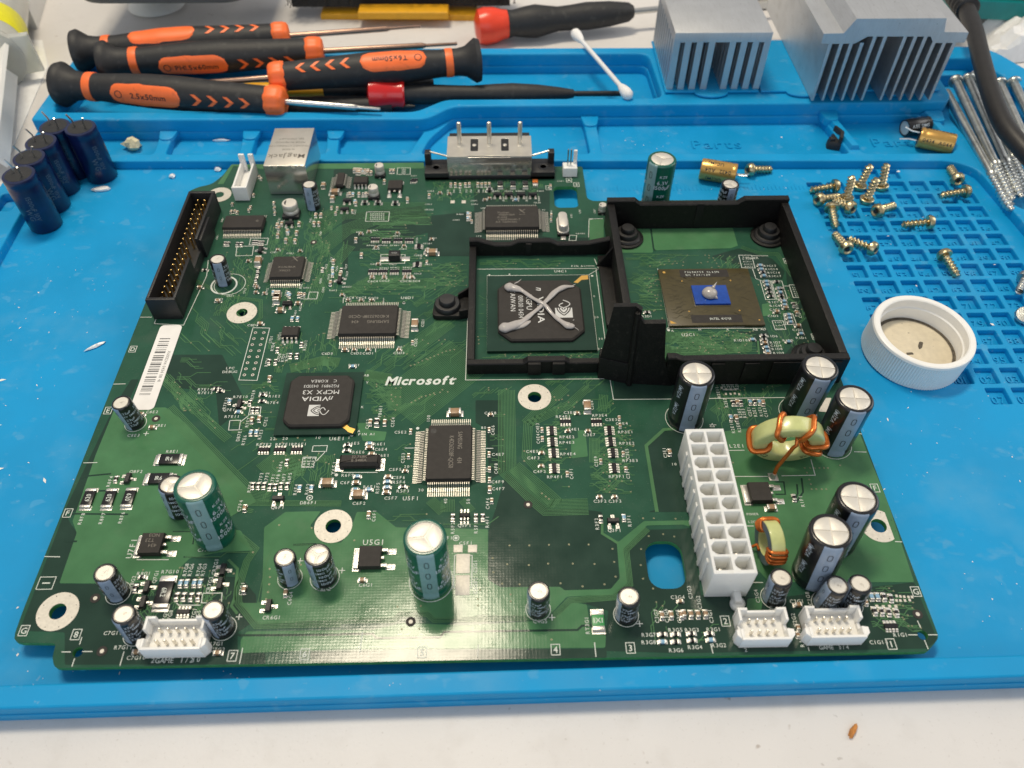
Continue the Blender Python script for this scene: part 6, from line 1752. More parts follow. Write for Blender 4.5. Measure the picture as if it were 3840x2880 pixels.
prof = [(13.15, 3.56), (13.96, 3.58), (14.29, 4.16), (17.88, 4.16), (18.02, 3.60), (19.02, 3.58), (19.05, 3.17), (18.62, 3.15), (17.75, 3.15), (17.55, 3.42), (14.98, 3.44), (14.55, 3.15), (13.49, 3.14), (13.17, 3.16)]
mb = MB(); n = len(prof)
mb.add([(x, Y0_, z) for x, z in prof] + [(x, Y1_, z) for x, z in prof], [tuple(range(n)), tuple(range(2 * n - 1, n - 1, -1))] + [(i, n + i, n + (i + 1) % n, (i + 1) % n) for i in range(n)])
me = mb.mesh('top_plate', ['heatsink'], 20)
part('top_plate', me, h2)
for xb in (15, 120, 217, 322, 426, 527, 722, 822, 922, 1026, 1130, 1229):
    x = 13.56 + (18.63 - 13.56) * (xb - 15) / 1214; ztop = 3.43 if 14.9 < x < 17.6 else 3.16
    mb = MB(); mb.add([(x - .075, Y0_ + .001, ztop + .02), (x - .045, Y0_ + .001, LID + .02), (x + .045, Y0_ + .001, LID + .02), (x + .075, Y0_ + .001, ztop + .02), (x - .075, Y1_ - .001, ztop + .02), (x - .045, Y1_ - .001, LID + .02), (x + .045, Y1_ - .001, LID + .02), (x + .075, Y1_ - .001, ztop + .02)], [(0, 1, 2, 3), (7, 6, 5, 4), (0, 4, 5, 1), (1, 5, 6, 2), (2, 6, 7, 3)])
    part('plate_fin', mb.mesh('plate_fin', ['heatsink'], 0), h2)

# ---- loose screws
def thread(mb, r0, r1, z0, z1, pitch, tip=.0, n=12, m=7, mi=0):
    steps = int((z1 - z0) / pitch * m); vs = []; fs = []
    for k in range(steps + 1):
        z = z0 + (z1 - z0) * k / steps
        for i in range(n):
            ph = ((z - z0) / pitch - i / n) % 1.0
            tri = max(0, 1 - abs(ph - .5) / .32)
            f = min(1.0, (z1 - z) / tip) if tip else 1.0
            r = (r0 + (r1 - r0) * tri) * (.45 + .55 * f)
            vs.append((r * cos(2 * pi * i / n), r * sin(2 * pi * i / n), z))
    for k in range(steps):
        for i in range(n):
            j = (i + 1) % n; fs.append((k * n + i, k * n + j, (k + 1) * n + j, (k + 1) * n + i))
    fs.append(tuple(steps * n + i for i in range(n)))
    mb.add(vs, fs, mi)
mb = MB(); mb.lathe([(.10, -.13), (.13, -.15), (.17, -.17), (.22, -.15), (.26, -.08), (.275, .0), (.275, .04), (.25, .06), (.001, .06)], 22)
mb.lathe([(.088, -.168), (.07, -.10), (.001, -.10)], 6, 1)
HEAD = mb.mesh('screw_head', ['brass', 'ink_black'], 35)
mb = MB(); thread(mb, .105, .175, .05, 1.0, .15, .07)
SHANK = mb.mesh('screw_shank', ['brass'], 50)
# origin at the underside of the head, z axis towards the tip
proto = None
SC = [('c', 440, 1100, 560, 1100, 0, 'brass screw beside the gold capacitor, above the frame'),
      ('c', 985, 1205, 845, 1232, 0, 'brass screw lying with its tip left, topmost of the left cluster'),
      ('c', 888, 1292, 1040, 1274, 0, 'brass screw lying with its head at the left edge of the cluster'),
      ('c', 1085, 1345, 985, 1298, 0, 'brass screw with its socket turned to the viewer, crossed under another'),
      ('c', 1058, 1290, 1085, 1192, 1, 'brass screw leaning upright out of the left cluster'),
      ('c', 1145, 1210, 1205, 1092, 1, 'brass screw standing on its head, left of the standing pair at the back'),
      ('c', 1285, 1212, 1312, 1085, 1, 'brass screw standing on its head, rightmost of the standing ones'),
      ('c', 1190, 1298, 1247, 1175, 1, 'brass screw standing on its head, nearest of the standing ones'),
      ('c', 965, 1350, 988, 1455, 0, 'brass screw pointing at the viewer, nearest of the left cluster'),
      ('c', 1265, 1365, 1395, 1325, 0, 'brass screw with a shiny socket head facing left below the standing ones'),
      ('c', 1598, 1440, 1458, 1455, 0, 'brass screw lying alone in the middle of the wells, head right'),
      ('c', 1780, 1160, 1725, 1078, 0, 'brass screw in the far right corner, tip pointing away'),
      ('c', 1832, 1240, 1672, 1268, 0, 'brass screw lying just below the far-corner screw, its tip to the left'),
      ('c', 1058, 1605, 1000, 1535, 0, 'left of the two brass screws lying together beside the frame'),
      ('c', 1228, 1610, 1092, 1555, 0, 'right of the two brass screws lying together beside the frame'),
      ('r', 710, 822, 798, 965, 0, 'brass screw lying nearest the white bottle cap, tip toward the viewer')]
for w, hx, hy, tx, ty, up, lab in SC:
    if up:
        hd = C3(w, hx, hy, MAT_FLOOR + .08)
        tp = above(hd, w, tx, ty); d = (tp - hd)
        p = hd + Vector((0, 0, .06))
    else:
        p = C3(w, hx, hy, MAT_FLOOR + .27); tp = C3(w, tx, ty, MAT_FLOOR + .14); d = tp - p
    mw = frame_along(p, p + d, RNG.uniform(0, 6))
    if proto is None:
        proto = thing('brass_screw', lab, 'screw', group='brass screws on the numbered wells')
        proto.matrix_basis = mw
        for n_, me in (('screw_head', HEAD), ('screw_shank', SHANK)):
            q = bpy.data.objects.new(n_, me); COL.objects.link(q); q.parent = proto
    else:
        copy_thing(proto, mw, lab)
# long silver screws in the side tray
mb = MB(); mb.lathe([(.27, -.16), (.30, -.12), (.31, -.04), (.29, .0), (.14, .02)], 24); mb.lathe([(.001, -.165), (.16, -.165), (.27, -.16)], 24)
LHEAD = mb.mesh('long_screw_head', ['zinc'], 35)
mb = MB(); mb.lathe([(.14, 0), (.185, .06), (.19, .4), (.165, 5.6), (.15, 5.9)], 18)
LSH = mb.mesh('long_screw_shaft', ['zinc'], 40)
mb = MB(); mb.lathe([(.20, 5.84), (.205, 6.0), (.15, 6.08)], 16); thread(mb, .14, .225, 6.0, 8.2, .2, .3)
LTH = mb.mesh('long_screw_thread', ['zinc'], 50)
lp = None
LS = [('q', 1400, 950, .12, ('c', 2105, 1315), -.15, 'leftmost long silver screw in the side tray, its head hidden'),
      ('q', 1505, 850, .30, ('c', 2155, 1335), -.1, 'long silver screw second from the left in the side tray'),
      ('q', 1635, 830, .32, ('r', 1330, 430), -.1, 'long silver screw third from the left in the side tray'),
      ('q', 1715, 795, .25, ('r', 1400, 440), -.2, 'long silver screw half hidden behind the black cable'),
      ('q', 1960, 875, .25, ('r', 1560, 400), -.2, 'long silver screw right of the black cable'),
      ('q', 2108, 865, .35, ('r', 1680, 380), -.2, 'rightmost long silver screw at the edge of the mat')]
for w, x, y, z, tip, tz, lab in LS:
    p = C3(w, x, y, z); q_ = C3(tip[0], tip[1], tip[2], tz)
    mw = frame_along(p, q_)
    if lp is None:
        lp = thing('long_screw', lab, 'screw', group='long silver screws in the side tray'); lp.matrix_basis = mw @ Matrix.Translation((0, 0, -.0))
        for n_, me in (('screw_shaft', LSH), ('screw_thread', LTH)):
            c = bpy.data.objects.new(n_, me); COL.objects.link(c); c.parent = lp
    else:
        c = copy_thing(lp, mw, lab)
        h = bpy.data.objects.new('screw_head', LHEAD); COL.objects.link(h); h.parent = c
# two silver screws cut by the right edge of the picture
mb = MB(); thread(mb, .11, .16, 0, .7, .13, 0, 14); mb.lathe([(.26, .68), (.28, .74), (.26, .86), (.15, .9), (.001, .9)], 20)
p = C3('r', 1288, 1105, MAT_FLOOR + .2); q_ = C3('r', 1345, 985, MAT_FLOOR + .3)
o = single('silver_screw', mb.mesh('silver_screw', ['zinc'], 50), 'short silver screw at the right edge beyond the white cap', 'screw'); o.matrix_basis = frame_along(p, q_)
mb = MB(); mb.lathe([(.12, -.3), (.12, 0), (.30, .02), (.33, .10), (.29, .17), (.001, .19)], 24)
o = single('silver_screw', mb.mesh('flat_silver_screw', ['zinc'], 40), 'round silver screw head at the right edge beside the bottle cap', 'screw'); o.matrix_basis = frame_along(C3('r', 1330, 1300, MAT_FLOOR + .16), C3('r', 1330, 1300, MAT_FLOOR + .16) + Vector((-.25, -.3, .9)))

# ---- loose capacitors
def loose_cap(lab, sleeve, r, h, mw, text, tcol, group=None, leads=((-.12, .5), (.12, .45)), top='alu'):
    o = thing('loose_capacitor', lab, 'capacitor', group=group); o.matrix_basis = mw
    mb = MB(); mb.lathe([(r * .8, 0.0), (r * .97, .01), (r, .06), (r, h * .09), (r * .95, h * .13), (r, h * .17), (r, h - .06), (r * .95, h - .01), (r * .84, h), (r * .8, h - .01), (r * .8, h - .03)], 30)
    for n_, me in (('sleeve', mb.mesh('loose_sleeve', [sleeve], 45)),):
        q = bpy.data.objects.new(n_, me); COL.objects.link(q); q.parent = o
    mb = MB(); mb.disc((0, 0), r * .8, h - .025, 26, 0); q = bpy.data.objects.new('top_disc', mb.mesh('loose_top', [top], 0)); COL.objects.link(q); q.parent = o
    mb = MB(); mb.lathe([(.001, -.004), (r * .8, -.004), (r * .8, .02)][::-1], 24); q = bpy.data.objects.new('rubber_seal', mb.mesh('loose_seal', ['rubber'], 40)); COL.objects.link(q); q.parent = o
    for x, L in leads:
        mb = MB(); mb.tube([(x, 0, .02), (x, 0, -L * .5), (x * 1.5, .05, -L)], .034, 6); q = bpy.data.objects.new('lead', mb.mesh('lead', ['steel'], 50)); COL.objects.link(q); q.parent = o
    if text:
        mb = MB(); R3 = r + .006
        for t, a, z, hh, rot in text: write_map(mb, t, hh, (lambda a, z: lambda u_, v_: (R3 * cos(a + u_ / R3), R3 * sin(a + u_ / R3), z + v_))(a, z), 0, rot, bold=.01)
        q = bpy.data.objects.new('print', mb.mesh('loose_print', [tcol], 0)); COL.objects.link(q); q.parent = o
    return o
# five navy capacitors standing on their tops at the left rim
NV = [('a', 668, 1145, 540, 818, 'navy capacitor standing upside down, right of its four neighbours'), ('a', 505, 1125, 345, 818, 'navy capacitor standing upside down, farthest in the row of four'),
      ('a', 425, 1230, 255, 920, 'navy capacitor standing upside down, second from the far end'), ('a', 360, 1340, 180, 1020, 'navy capacitor standing upside down, second from the near end'),
      ('a', 305, 1460, 130, 1125, 'navy capacitor standing upside down, nearest in the row')]
for w, bx, by, tx, ty, lab in NV:
    B = C3(w, bx, by, MAT_FLOOR); T = above(B, w, tx, ty); H2 = T.z - MAT_FLOOR
    mw = Matrix.Translation((B.x, B.y, MAT_FLOOR + H2)) @ Matrix.Rotation(pi, 4, 'X') @ Matrix.Rotation(RNG.uniform(-.6, .6), 4, 'Z')
    mb = None
    loose_cap(lab, 'sleeve_blue', .58, H2, mw, [('1500uF 10V', a, H2 * .5, .16, 90) for a in (.6, 2.2, 3.8, 5.4)] + [('WG', a + .35, H2 * .6, .2, 90) for a in (.6, 2.2, 3.8)], 'ink_navy', 'navy capacitors standing upside down', ((-.2, .55), (.22, .45)))
# gold and black ones lying loose
p, q_ = C3('c', 345, 1130, MAT_FLOOR + .42), C3('c', 135, 1095, MAT_FLOOR + .42)
loose_cap('gold capacitor lying behind the black frame, beside a brass screw', 'sleeve_gold', .42, 1.42, frame_along(p, q_, .4), [('0432  A04', a, .72, .15, 90) for a in (.2, 1.7, 3.3, 4.9)] + [('UC(M)', a, .85, .15, 90) for a in (.9, 2.5, 4.1, 5.6)], 'ink_black')
p, q_ = C3('q', 1120, 1420, MAT_FLOOR + .45), C3('q', 1400, 1480, MAT_FLOOR + .45)
loose_cap('gold capacitor lying in the small right-hand tray', 'sleeve_gold', .42, 1.40, frame_along(p, q_, 1.1), [('0434  A044', a, .72, .15, 90) for a in (.2, 1.7, 3.3, 4.9)], 'ink_black', leads=((-.15, .7), (.18, .65)))
p, q_ = C3('q', 1215, 1290, MAT_FLOOR + .36), C3('q', 985, 1325, MAT_FLOOR + .36)
loose_cap('black capacitor lying behind the gold one in the small tray', 'sleeve_black', .36, 1.15, frame_along(p, q_, .3), [('SMG 25V', a, .6, .14, 90) for a in (.3, 1.9, 3.5, 5)], 'ink_white')

# ---- black plastic clip in the tray
c = C3('q', 245, 1530, MAT_FLOOR); mb = MB()
mb.loft(rounded([(-.38, -.1), (-.05, -.22), (.28, -.25), (.42, -.02), (.30, .35), (.12, .62), (-.02, .66), (-.08, .38), (-.30, .28)], .08, 3), [(0, .0), (0, .22), (.06, .34)], 0)
mb.prism([(.02, -.15), (.12, -.22), (.32, .25), (.12, .72), (.02, .70), (.16, .25)], .2, .62, 0, .03); mb.box((-.2, .05, .36), (.22, .2, .2), 0, .05)
single('plastic_clip', mb.mesh('plastic_clip', ['rubber'], 35), 'small broken black plastic clip against the tray divider', 'plastic clip', loc=c)

# ---- white bottle cap, open side up
bc = C3('r', 525, 1560, MAT_FLOOR)
rim_c = above(Vector((bc.x, bc.y, 0)), 'r', 560, 1400)
RB = 1.60; HB = 1.12
bx, by = C3('r', 545, 1402, MAT_FLOOR + HB).x, C3('r', 545, 1402, MAT_FLOOR + HB).y
cap_t = thing('bottle_cap', 'white ribbed bottle cap lying open on the numbered wells', 'bottle cap', (bx, by, MAT_FLOOR), rot=(radians(1.5), radians(2.0), 0))
mb = MB(); n = 120; vs = []; fs = []
prof = [(RB - .05, .0, 0), (RB, .05, 1), (RB, HB - .13, 1), (RB + .005, HB - .10, 0), (RB - .02, HB - .02, 0), (RB - .06, HB, 0), (RB - .19, HB, 0), (RB - .23, HB - .03, 0), (RB - .24, HB - .32, 0), (RB - .28, HB - .36, 0), (RB - .27, .30, 0), (RB - .28, .26, 0)]
for r, z, rb in prof:
    for i in range(n * 2):
        a = 2 * pi * i / (2 * n); rr = r - (.022 if (rb and i % 2) else 0); vs.append((rr * cos(a), rr * sin(a), z))
m2 = 2 * n
for k in range(len(prof) - 1):
    for i in range(m2):
        j = (i + 1) % m2; fs.append((k * m2 + i, k * m2 + j, (k + 1) * m2 + j, (k + 1) * m2 + i))
fs.append(tuple(range(m2 - 1, -1, -1)))
mb.add(vs, fs)
q = bpy.data.objects.new('cap_shell', mb.mesh('cap_shell', ['whiteplastic'], 25)); COL.objects.link(q); q.parent = cap_t
mb = MB(); mb.lathe([(RB - .27, .30), (RB - .31, .315), (RB - .36, .295), (.001, .29)][::1], 64)
q = bpy.data.objects.new('cap_liner', mb.mesh('cap_liner', ['liner'], 40)); COL.objects.link(q); q.parent = cap_t
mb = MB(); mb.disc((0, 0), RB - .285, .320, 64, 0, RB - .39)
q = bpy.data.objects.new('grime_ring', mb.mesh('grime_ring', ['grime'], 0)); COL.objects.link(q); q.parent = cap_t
mb = MB(); mb.poly(rounded([(.14, -.10), (.26, -.04), (.40, .22), (.28, .26), (.16, .06)], .05, 3), .304); mb.poly(rounded([(-.34, -.34), (-.10, -.32), (-.12, -.22), (-.34, -.24)], .03, 3), .304)
q = bpy.data.objects.new('stain', mb.mesh('stain', ['grime'], 0)); COL.objects.link(q); q.parent = cap_t

# ---- cotton swab lying across the rims
p, q_ = C3('b', 1515, 215, .74), C3('b', 1858, 615, .66)
sw = thing('cotton_swab', 'white cotton swab lying across the rims of the long tray', 'cotton swab', (p + q_) / 2)
d = (q_ - p).normalized()
mb = MB(); mb.tube([p, q_], .105, 10); part('stick', mb.mesh('stick', ['stick'], 60), sw)
for a, s in ((p, -1), (q_, 1)):
    mb = MB(); L = .95; k = [(-.62, .11), (-.5, .15), (-.25, .21), (.0, .245), (.2, .235), (.33, .16), (.38, .04)]
    mb.tube([a + d * s * (u_ - .2) for u_, r in k], [r for u_, r in k], 14); part('cotton_tip', mb.mesh('cotton_tip', ['cotton'], 60), sw)

# ---- precision screwdrivers with orange grips
def driver_frame(butt, collar):
    X = (collar - butt).normalized(); Z = Vector((0, 0, 1)); Yv = Z.cross(X).normalized(); Z = X.cross(Yv)
    return Matrix(((X.x, Yv.x, Z.x, butt.x), (X.y, Yv.y, Z.y, butt.y), (X.z, Yv.z, Z.z, butt.z), (0, 0, 0, 1)))
def orange_driver(butt, collar, shaft, roll, label, text, smat='steel'):
    Lh = (collar - butt).length
    mw = driver_frame(butt, collar)
    o = thing('orange_screwdriver', label, 'screwdriver', group='orange and black screwdrivers in the long tray'); o.matrix_basis = mw
    S_ = Lh
    key = [(0, .5), (.006, .84), (.028, .90), (.045, .80), (.075, .61), (.11, .55), (.20, .55), (.30, .62), (.42, .68), (.55, .68), (.70, .62), (.85, .58), (.93, .56)]
    def rad(t):
        for k in range(len(key) - 1):
            if key[k][0] <= t <= key[k + 1][0]:
                f = (t - key[k][0]) / (key[k + 1][0] - key[k][0]); f = f * f * (3 - 2 * f)
                return 1.04 * (key[k][1] * (1 - f) + key[k + 1][1] * f)
        return 1.04 * key[-1][1]
    def sp(t, a, off=0.0):
        r = rad(t) + off
        return (t * S_, r * cos(a), r * sin(a))
    def turned(name, ts, off, m, lobes=0):
        mb = MB(); n = 28; vs = []; fs = []
        for i, (t, o_) in enumerate(ts):
            for k in range(n):
                a = 2 * pi * k / n; w_ = o_ + (.035 * cos(lobes * a) if lobes else 0); vs.append(sp(t, a, w_))
        for i in range(len(ts) - 1):
            for k in range(n):
                j = (k + 1) % n; fs.append((i * n + k, i * n + j, (i + 1) * n + j, (i + 1) * n + k))
        fs.append(tuple(range(n - 1, -1, -1))); fs.append(tuple((len(ts) - 1) * n + k for k in range(n)))
        fs = [f[::-1] for f in fs]
        mb.add(vs, fs); q = bpy.data.objects.new(name, mb.mesh(name, [m], 50)); COL.objects.link(q); q.parent = o
    turned('grip', [(k[0], 0) for k in key], 0, 'rubber')
    turned('orange_ring', [(.135, -.02), (.137, .02), (.145, .03), (.163, .03), (.171, .02), (.173, -.02)], 0, 'orange')
    turned('orange_collar', [(.915, -.03), (.92, .03), (.935, .06), (.965, .05), (.985, .0), (.993, -.12), (.995, -.3)], 0, 'orange', 8)
    def patch(name, t0, t1, wd, m, off):
        mb = MB(); NX, NA = 26, 8; vs = []; fs = []
        rr = wd / S_ * .62
        for i in range(NX + 1):
            t = t0 + (t1 - t0) * i / NX
            e = min(t - t0, t1 - t); f = 1.0 if e >= rr else sqrt(max(0, 1 - (1 - e / rr) ** 2))
            for k in range(NA + 1):
                a = roll + wd / rad(t) * f * (k / NA - .5) * 1.0
                vs.append(sp(t, a, off if 0 < k < NA and 0 < i < NX else -.01))
        for i in range(NX):
            for k in range(NA): fs.append((i * (NA + 1) + k, i * (NA + 1) + k + 1, (i + 1) * (NA + 1) + k + 1, (i + 1) * (NA + 1) + k))
        mb.add(vs, fs); q = bpy.data.objects.new(name, mb.mesh(name, [m], 60)); COL.objects.link(q); q.parent = o
    patch('orange_panel', .26, .57, 1.05, 'orange', .022)
    for k in range(4):
        t = .635 + k * .068; mb = MB(); vs = []
        for da, dt in ((.34, -.012), (0, .016), (-.34, -.012)):
            for e in (-.0095, .0095): vs.append(sp(t + dt + e, roll + da, .022))
        mb.add(vs, [(0, 1, 3, 2), (2, 3, 5, 4)]); q = bpy.data.objects.new('chevron', mb.mesh('chevron', ['orange'], 0)); COL.objects.link(q); q.parent = o
    if text:
        mb = MB(); sg = text[1]
        write_map(mb, text[0], .24, lambda u_, v_: sp(.43 + u_ / S_, roll - v_ / .76, .03), 0, 0, bold=.012)
        tc = .30
        L = 20; vs = [sp(tc + (.16 * q_) / S_ * cos(2 * pi * i / L), roll + .16 * q_ / .66 * sin(2 * pi * i / L), .03) for q_ in (1, .8) for i in range(L)]
        mb.add(vs, [(i, (i + 1) % L, L + (i + 1) % L, L + i) for i in range(L)])
        q = bpy.data.objects.new('size_print', mb.mesh('size_print', ['rubber'], 0)); COL.objects.link(q); q.parent = o
    mb = MB(); Ls = shaft; mb.lathe([(.13, 0), (.13, Ls * .74), (.11, Ls * .75), (.075, Ls * .77), (.07, Ls - .05), (.04, Ls)], 14)
    q = bpy.data.objects.new('shaft', mb.mesh('shaft', [smat], 50)); COL.objects.link(q); q.parent = o; q.matrix_basis = Matrix.Translation((.985 * S_, 0, 0)) @ Matrix.Rotation(pi / 2, 4, 'Y')
    return o
def seg3(w1, x1, y1, z1, w2, x2, y2, z2): return C3(w1, x1, y1, z1), C3(w2, x2, y2, z2)
b_, c_ = seg3('a', 485, 335, 1.0, 'a', 1885, 232, 1.0); orange_driver(b_, c_, 6.2, radians(104), 'orange and black screwdriver farthest back, its butt at the left', None, 'copper_steel')
b_, c_ = seg3('a', 655, 408, .95, 'a', 2105, 330, .95); orange_driver(b_, c_, 6.2, radians(186), 'orange and black screwdriver second from the back with a copper-coloured shaft', ('PH1.5x60mm', 1), 'copper_steel')
b_, c_ = seg3('a', 375, 545, .95, 'a', 1858, 660, .80); orange_driver(b_, c_, 4.2, radians(168), 'orange and black screwdriver nearest the viewer, marked 2.5x50mm', ('2.5x50mm', 1))
b_, c_ = seg3('b', 905, 390, 1.2, 'a', 1735, 505, 1.2); orange_driver(b_, c_, 4.5, radians(58), 'orange and black screwdriver pointing left across the others', ('T6x50mm', -1), 'copper_steel')
# red-capped ones
def capped_driver(name, butt, end, caplen, capprof, bodyprof, shaft, sr, cm, label, smat, text=None):
    L = (end - butt).length; o = thing(name, label, 'screwdriver'); o.matrix_basis = driver_frame(butt, end) @ Matrix.Rotation(pi / 2, 4, 'Y')
    for n_, prof, m in (('cap', capprof, cm), ('grip', bodyprof, 'rubber'), ('shaft', [(sr, L * .98), (sr, L + shaft * .8), (sr * .6, L + shaft)], smat)):
        mb = MB(); mb.lathe([(r, z * L if n_ != 'shaft' else z) for r, z in prof], 26 if n_ != 'cap' else 12); q = bpy.data.objects.new(n_, mb.mesh(name + '_' + n_, [m], 40)); COL.objects.link(q); q.parent = o
    return o
b_, c_ = seg3('b', 170, 612, .25, 'b', 1505, 607, -.05)
capped_driver('red_capped_screwdriver', b_, c_, .17, [(.45, 0), (.78, .012), (.80, .04), (.70, .09), (.62, .14), (.66, .17), (.60, .178), (.001, .178)], [(.48, .17), (.42, .19), (.42, .30), (.38, .40), (.36, .50), (.42, .60), (.46, .70), (.40, .82), (.28, .93), (.18, 1.0)], 2.7, .12, 'red', 'black screwdriver with a flared red cap in the long tray', 'black')
b_, c_ = seg3('b', 868, 175, -.05, 'b', 1890, 75, .05)
capped_driver('orange_capped_screwdriver', b_, c_, .17, [(.45, 0), (.80, .02), (.88, .06), (.84, .12), (.70, .17), (.66, .205), (.001, .21)], [(.68, .2), (.62, .23), (.74, .32), (.78, .38), (.66, .46), (.58, .52), (.60, .60), (.66, .70), (.60, .85), (.46, .97), (.3, 1.0)], 9, .15, 'redorange', 'black screwdriver with a red-orange cap on the table behind the tray', 'steel')
# yellow and black handles deeper in the tray
b_, c_ = seg3('a', 1250, 600, .0, 'b', 600, 560, -.1)
o = capped_driver('yellow_screwdriver', c_, b_, .2, [(.3, 0), (.36, .02), (.36, .45), (.3, .47)], [(.34, .46), (.36, .5), (.36, .9), (.2, 1.0)], 2.0, .1, 'rubber', 'slim black and yellow screwdriver lying under the others', 'steel')
o.children[1].data.materials[0] = M['yellow']
b_, c_ = seg3('a', 1850, 690, -.05, 'b', 330, 690, -.1)
capped_driver('black_screwdriver', b_, c_, .2, [(.3, 0), (.42, .02), (.42, .2), (.3, .22)], [(.40, .2), (.44, .3), (.44, .8), (.25, 1.0)], 1.0, .1, 'rubber', 'plain black screwdriver handle at the bottom of the tray', 'black')

# ---- syringe at the left, with a purple box behind it
SR = 1.35                                         # barrel radius; the sight points lie on its upper side
p0, p1 = C3('t', -190, 5, 2 * SR - .9), C3('t', -240, 300, 2 * SR - .9)
zb = (C3('t', -220, 170, 2 * SR - .9) - p0).length
p0.z -= SR; p1.z -= SR
d = (p1 - p0).normalized(); Lf = (p1 - p0).length
sy = thing('syringe', 'thick clear syringe with a yellow band and white plunger, at the left edge', 'syringe'); sy.matrix_basis = frame_along(p0 - d * 7, p0)
z0 = 7.0; zb += z0
for n_, prof, m in (('barrel', [(SR - .04, 0), (SR - .04, z0 + Lf), (SR - .16, z0 + Lf), (SR - .16, 0.1)], 'clear'), ('yellow_band', [(SR - .03, z0 - .1), (SR, z0), (SR, zb - .1), (SR - .03, zb)], 'yellowlabel'), ('flange', [(SR - .06, z0 + Lf - .2), (SR + .04, z0 + Lf - .1), (SR + .08, z0 + Lf + .1), (SR + .04, z0 + Lf + .3), (SR - .2, z0 + Lf + .3)], 'clear'), ('piston', [(SR - .2, 1), (SR - .2, z0 - .5), (1.1, z0)], 'whiteplastic')):
    mb = MB(); mb.lathe(prof, 36); q = bpy.data.objects.new(n_, mb.mesh(n_, [m], 40)); COL.objects.link(q); q.parent = sy
mb = MB()
for rz in (.6, .6 + pi / 2): mb.box((0, 0, z0 + Lf + 3.6), (2.3, .18, 8.4), 0, 0, rz)
wing = MB(); wing.box((0, 0, z0 + Lf + .1), (3.8, 1.8, .3), 0, .1); q = bpy.data.objects.new('finger_wing', wing.mesh('finger_wing', ['clear'], 30)); COL.objects.link(q); q.parent = sy
q = bpy.data.objects.new('plunger', mb.mesh('plunger', ['whiteplastic'], 0)); COL.objects.link(q); q.parent = sy
a, b = C3('t', 395, 300, -.9), C3('t', 480, 0, -.9)
bxm = thing('purple_box', 'purple and white cardboard box behind the syringe', 'box', (-24, 46, -.9))
mb = MB(); mb.prism(ccw([(a.x, a.y), (b.x, b.y), (b.x - .2, b.y + 6), (b.x - 7, b.y + 6), (a.x - 7, a.y)]), -.9, .25, 0, .02); part('carton', mb.mesh('carton', ['whiteplastic'], 30), bxm)
mb = MB(); mb.poly([(a.x - 6.9, a.y + .15), (a.x - .32, a.y + .15), (b.x - .34, b.y), (b.x - .5, b.y + 5.9), (b.x - 6.9, b.y + 5.9)], .256); part('purple_panel', mb.mesh('purple_panel', ['purple'], 0), bxm)
# sheet of paper under the syringe at the left
mb = MB(); pp = [C3('t', -500, 1500, -.88), C3('t', 90, 1640, -.88), C3('t', 500, 690, -.88), C3('t', 440, 420, -.88), C3('t', -400, 380, -.88)]
mb.loft(ccw([(p.x, p.y) for p in pp]), [(0, -.895), (0, -.86)]); single('paper_sheet', mb.mesh('paper_sheet', ['tissue'], 0), 'white sheet of paper lying under the syringe at the left', 'paper')

# ---- grey device at the back with a pale foot
a, b = C3('t', 880, -8, .9), C3('a', 1640, -10, .9)
gd = thing('grey_device', 'dark grey rounded device standing at the back of the table', 'device', ((a.x + b.x) / 2, a.y + 4, -.9))
yb_ = C3('a', 1000, 36, 1.5).y
gx_0, gx_1 = C3('a', 500, 0, 1.5).x, C3('a', 1640, 0, 1.5).x
mb = MB(); mb.loft(rounded([(gx_0, yb_), (gx_1, yb_), (gx_1, yb_ + 9), (gx_0, yb_ + 9)], 1.6, 8), [(.35, 1.45), (.08, 1.57), (0, 1.85), (0, 3.4), (.3, 3.9)], 0); part('case', mb.mesh('case', ['greyplastic'], 50), gd)
fc = C3('a', 960, 60, -.5); mb = MB(); mb.lathe([(1.35, 0.005), (1.5, .08), (1.45, .2), (1.0, .4), (.6, .8), (.6, 2.5)], 36, 0, (fc.x, fc.y + 1.3, -.9)); part('foot', mb.mesh('foot', ['nylon'], 50), gd)

# ---- brush at the back: yellow bar with black bristles
a, b = C3('a', 2070, 65, -.4), C3('b', 880, 75, -.4)
br = thing('brush', 'brush with black bristles over a yellow bar at the back of the table', 'brush', ((a.x + b.x) / 2, a.y + 1, -.9))
mb = MB(); mb.prism([(a.x, a.y), (b.x, b.y), (b.x, b.y + 2), (a.x, a.y + 2)], -.9, -.6, 0, .08); part('yellow_bar', mb.mesh('yellow_bar', ['yellow'], 30), br)
c0, c1 = C3('b', 100, 55, .1), C3('b', 690, 55, .1)
mb = MB(); mb.prism([(c0.x, c0.y), (c1.x, c1.y), (c1.x, c1.y + 1), (c0.x, c0.y + 1)], -.45, -.1, 0, .08); part('yellow_block', mb.mesh('yellow_block', ['yellow'], 30), br)
mb = MB(); g = random.Random(2); x0, x1 = C3('a', 1850, 0, 0).x, C3('b', 1130, 0, 0).x
mb.box(((x0 + x1) / 2, c0.y + 1.9, .55), (x1 - x0 - .6, 1.4, 1.8), 0, .2)
for k in range(3200):
    x, y = g.uniform(x0, x1), c0.y + g.uniform(.75, 2.8); z = g.uniform(-.3, 1.5); dx, dy = g.uniform(-.25, .25), g.uniform(-.7, .1)
    if c0.x < x < c1.x and z < .5: continue
    mb.add([(x - .03, y, z), (x + .03, y, z), (x + dx, y + dy, z + g.uniform(.0, .6))], [(0, 1, 2)])
part('bristles', mb.mesh('bristles', ['bristle'], 0), br, kind='stuff')

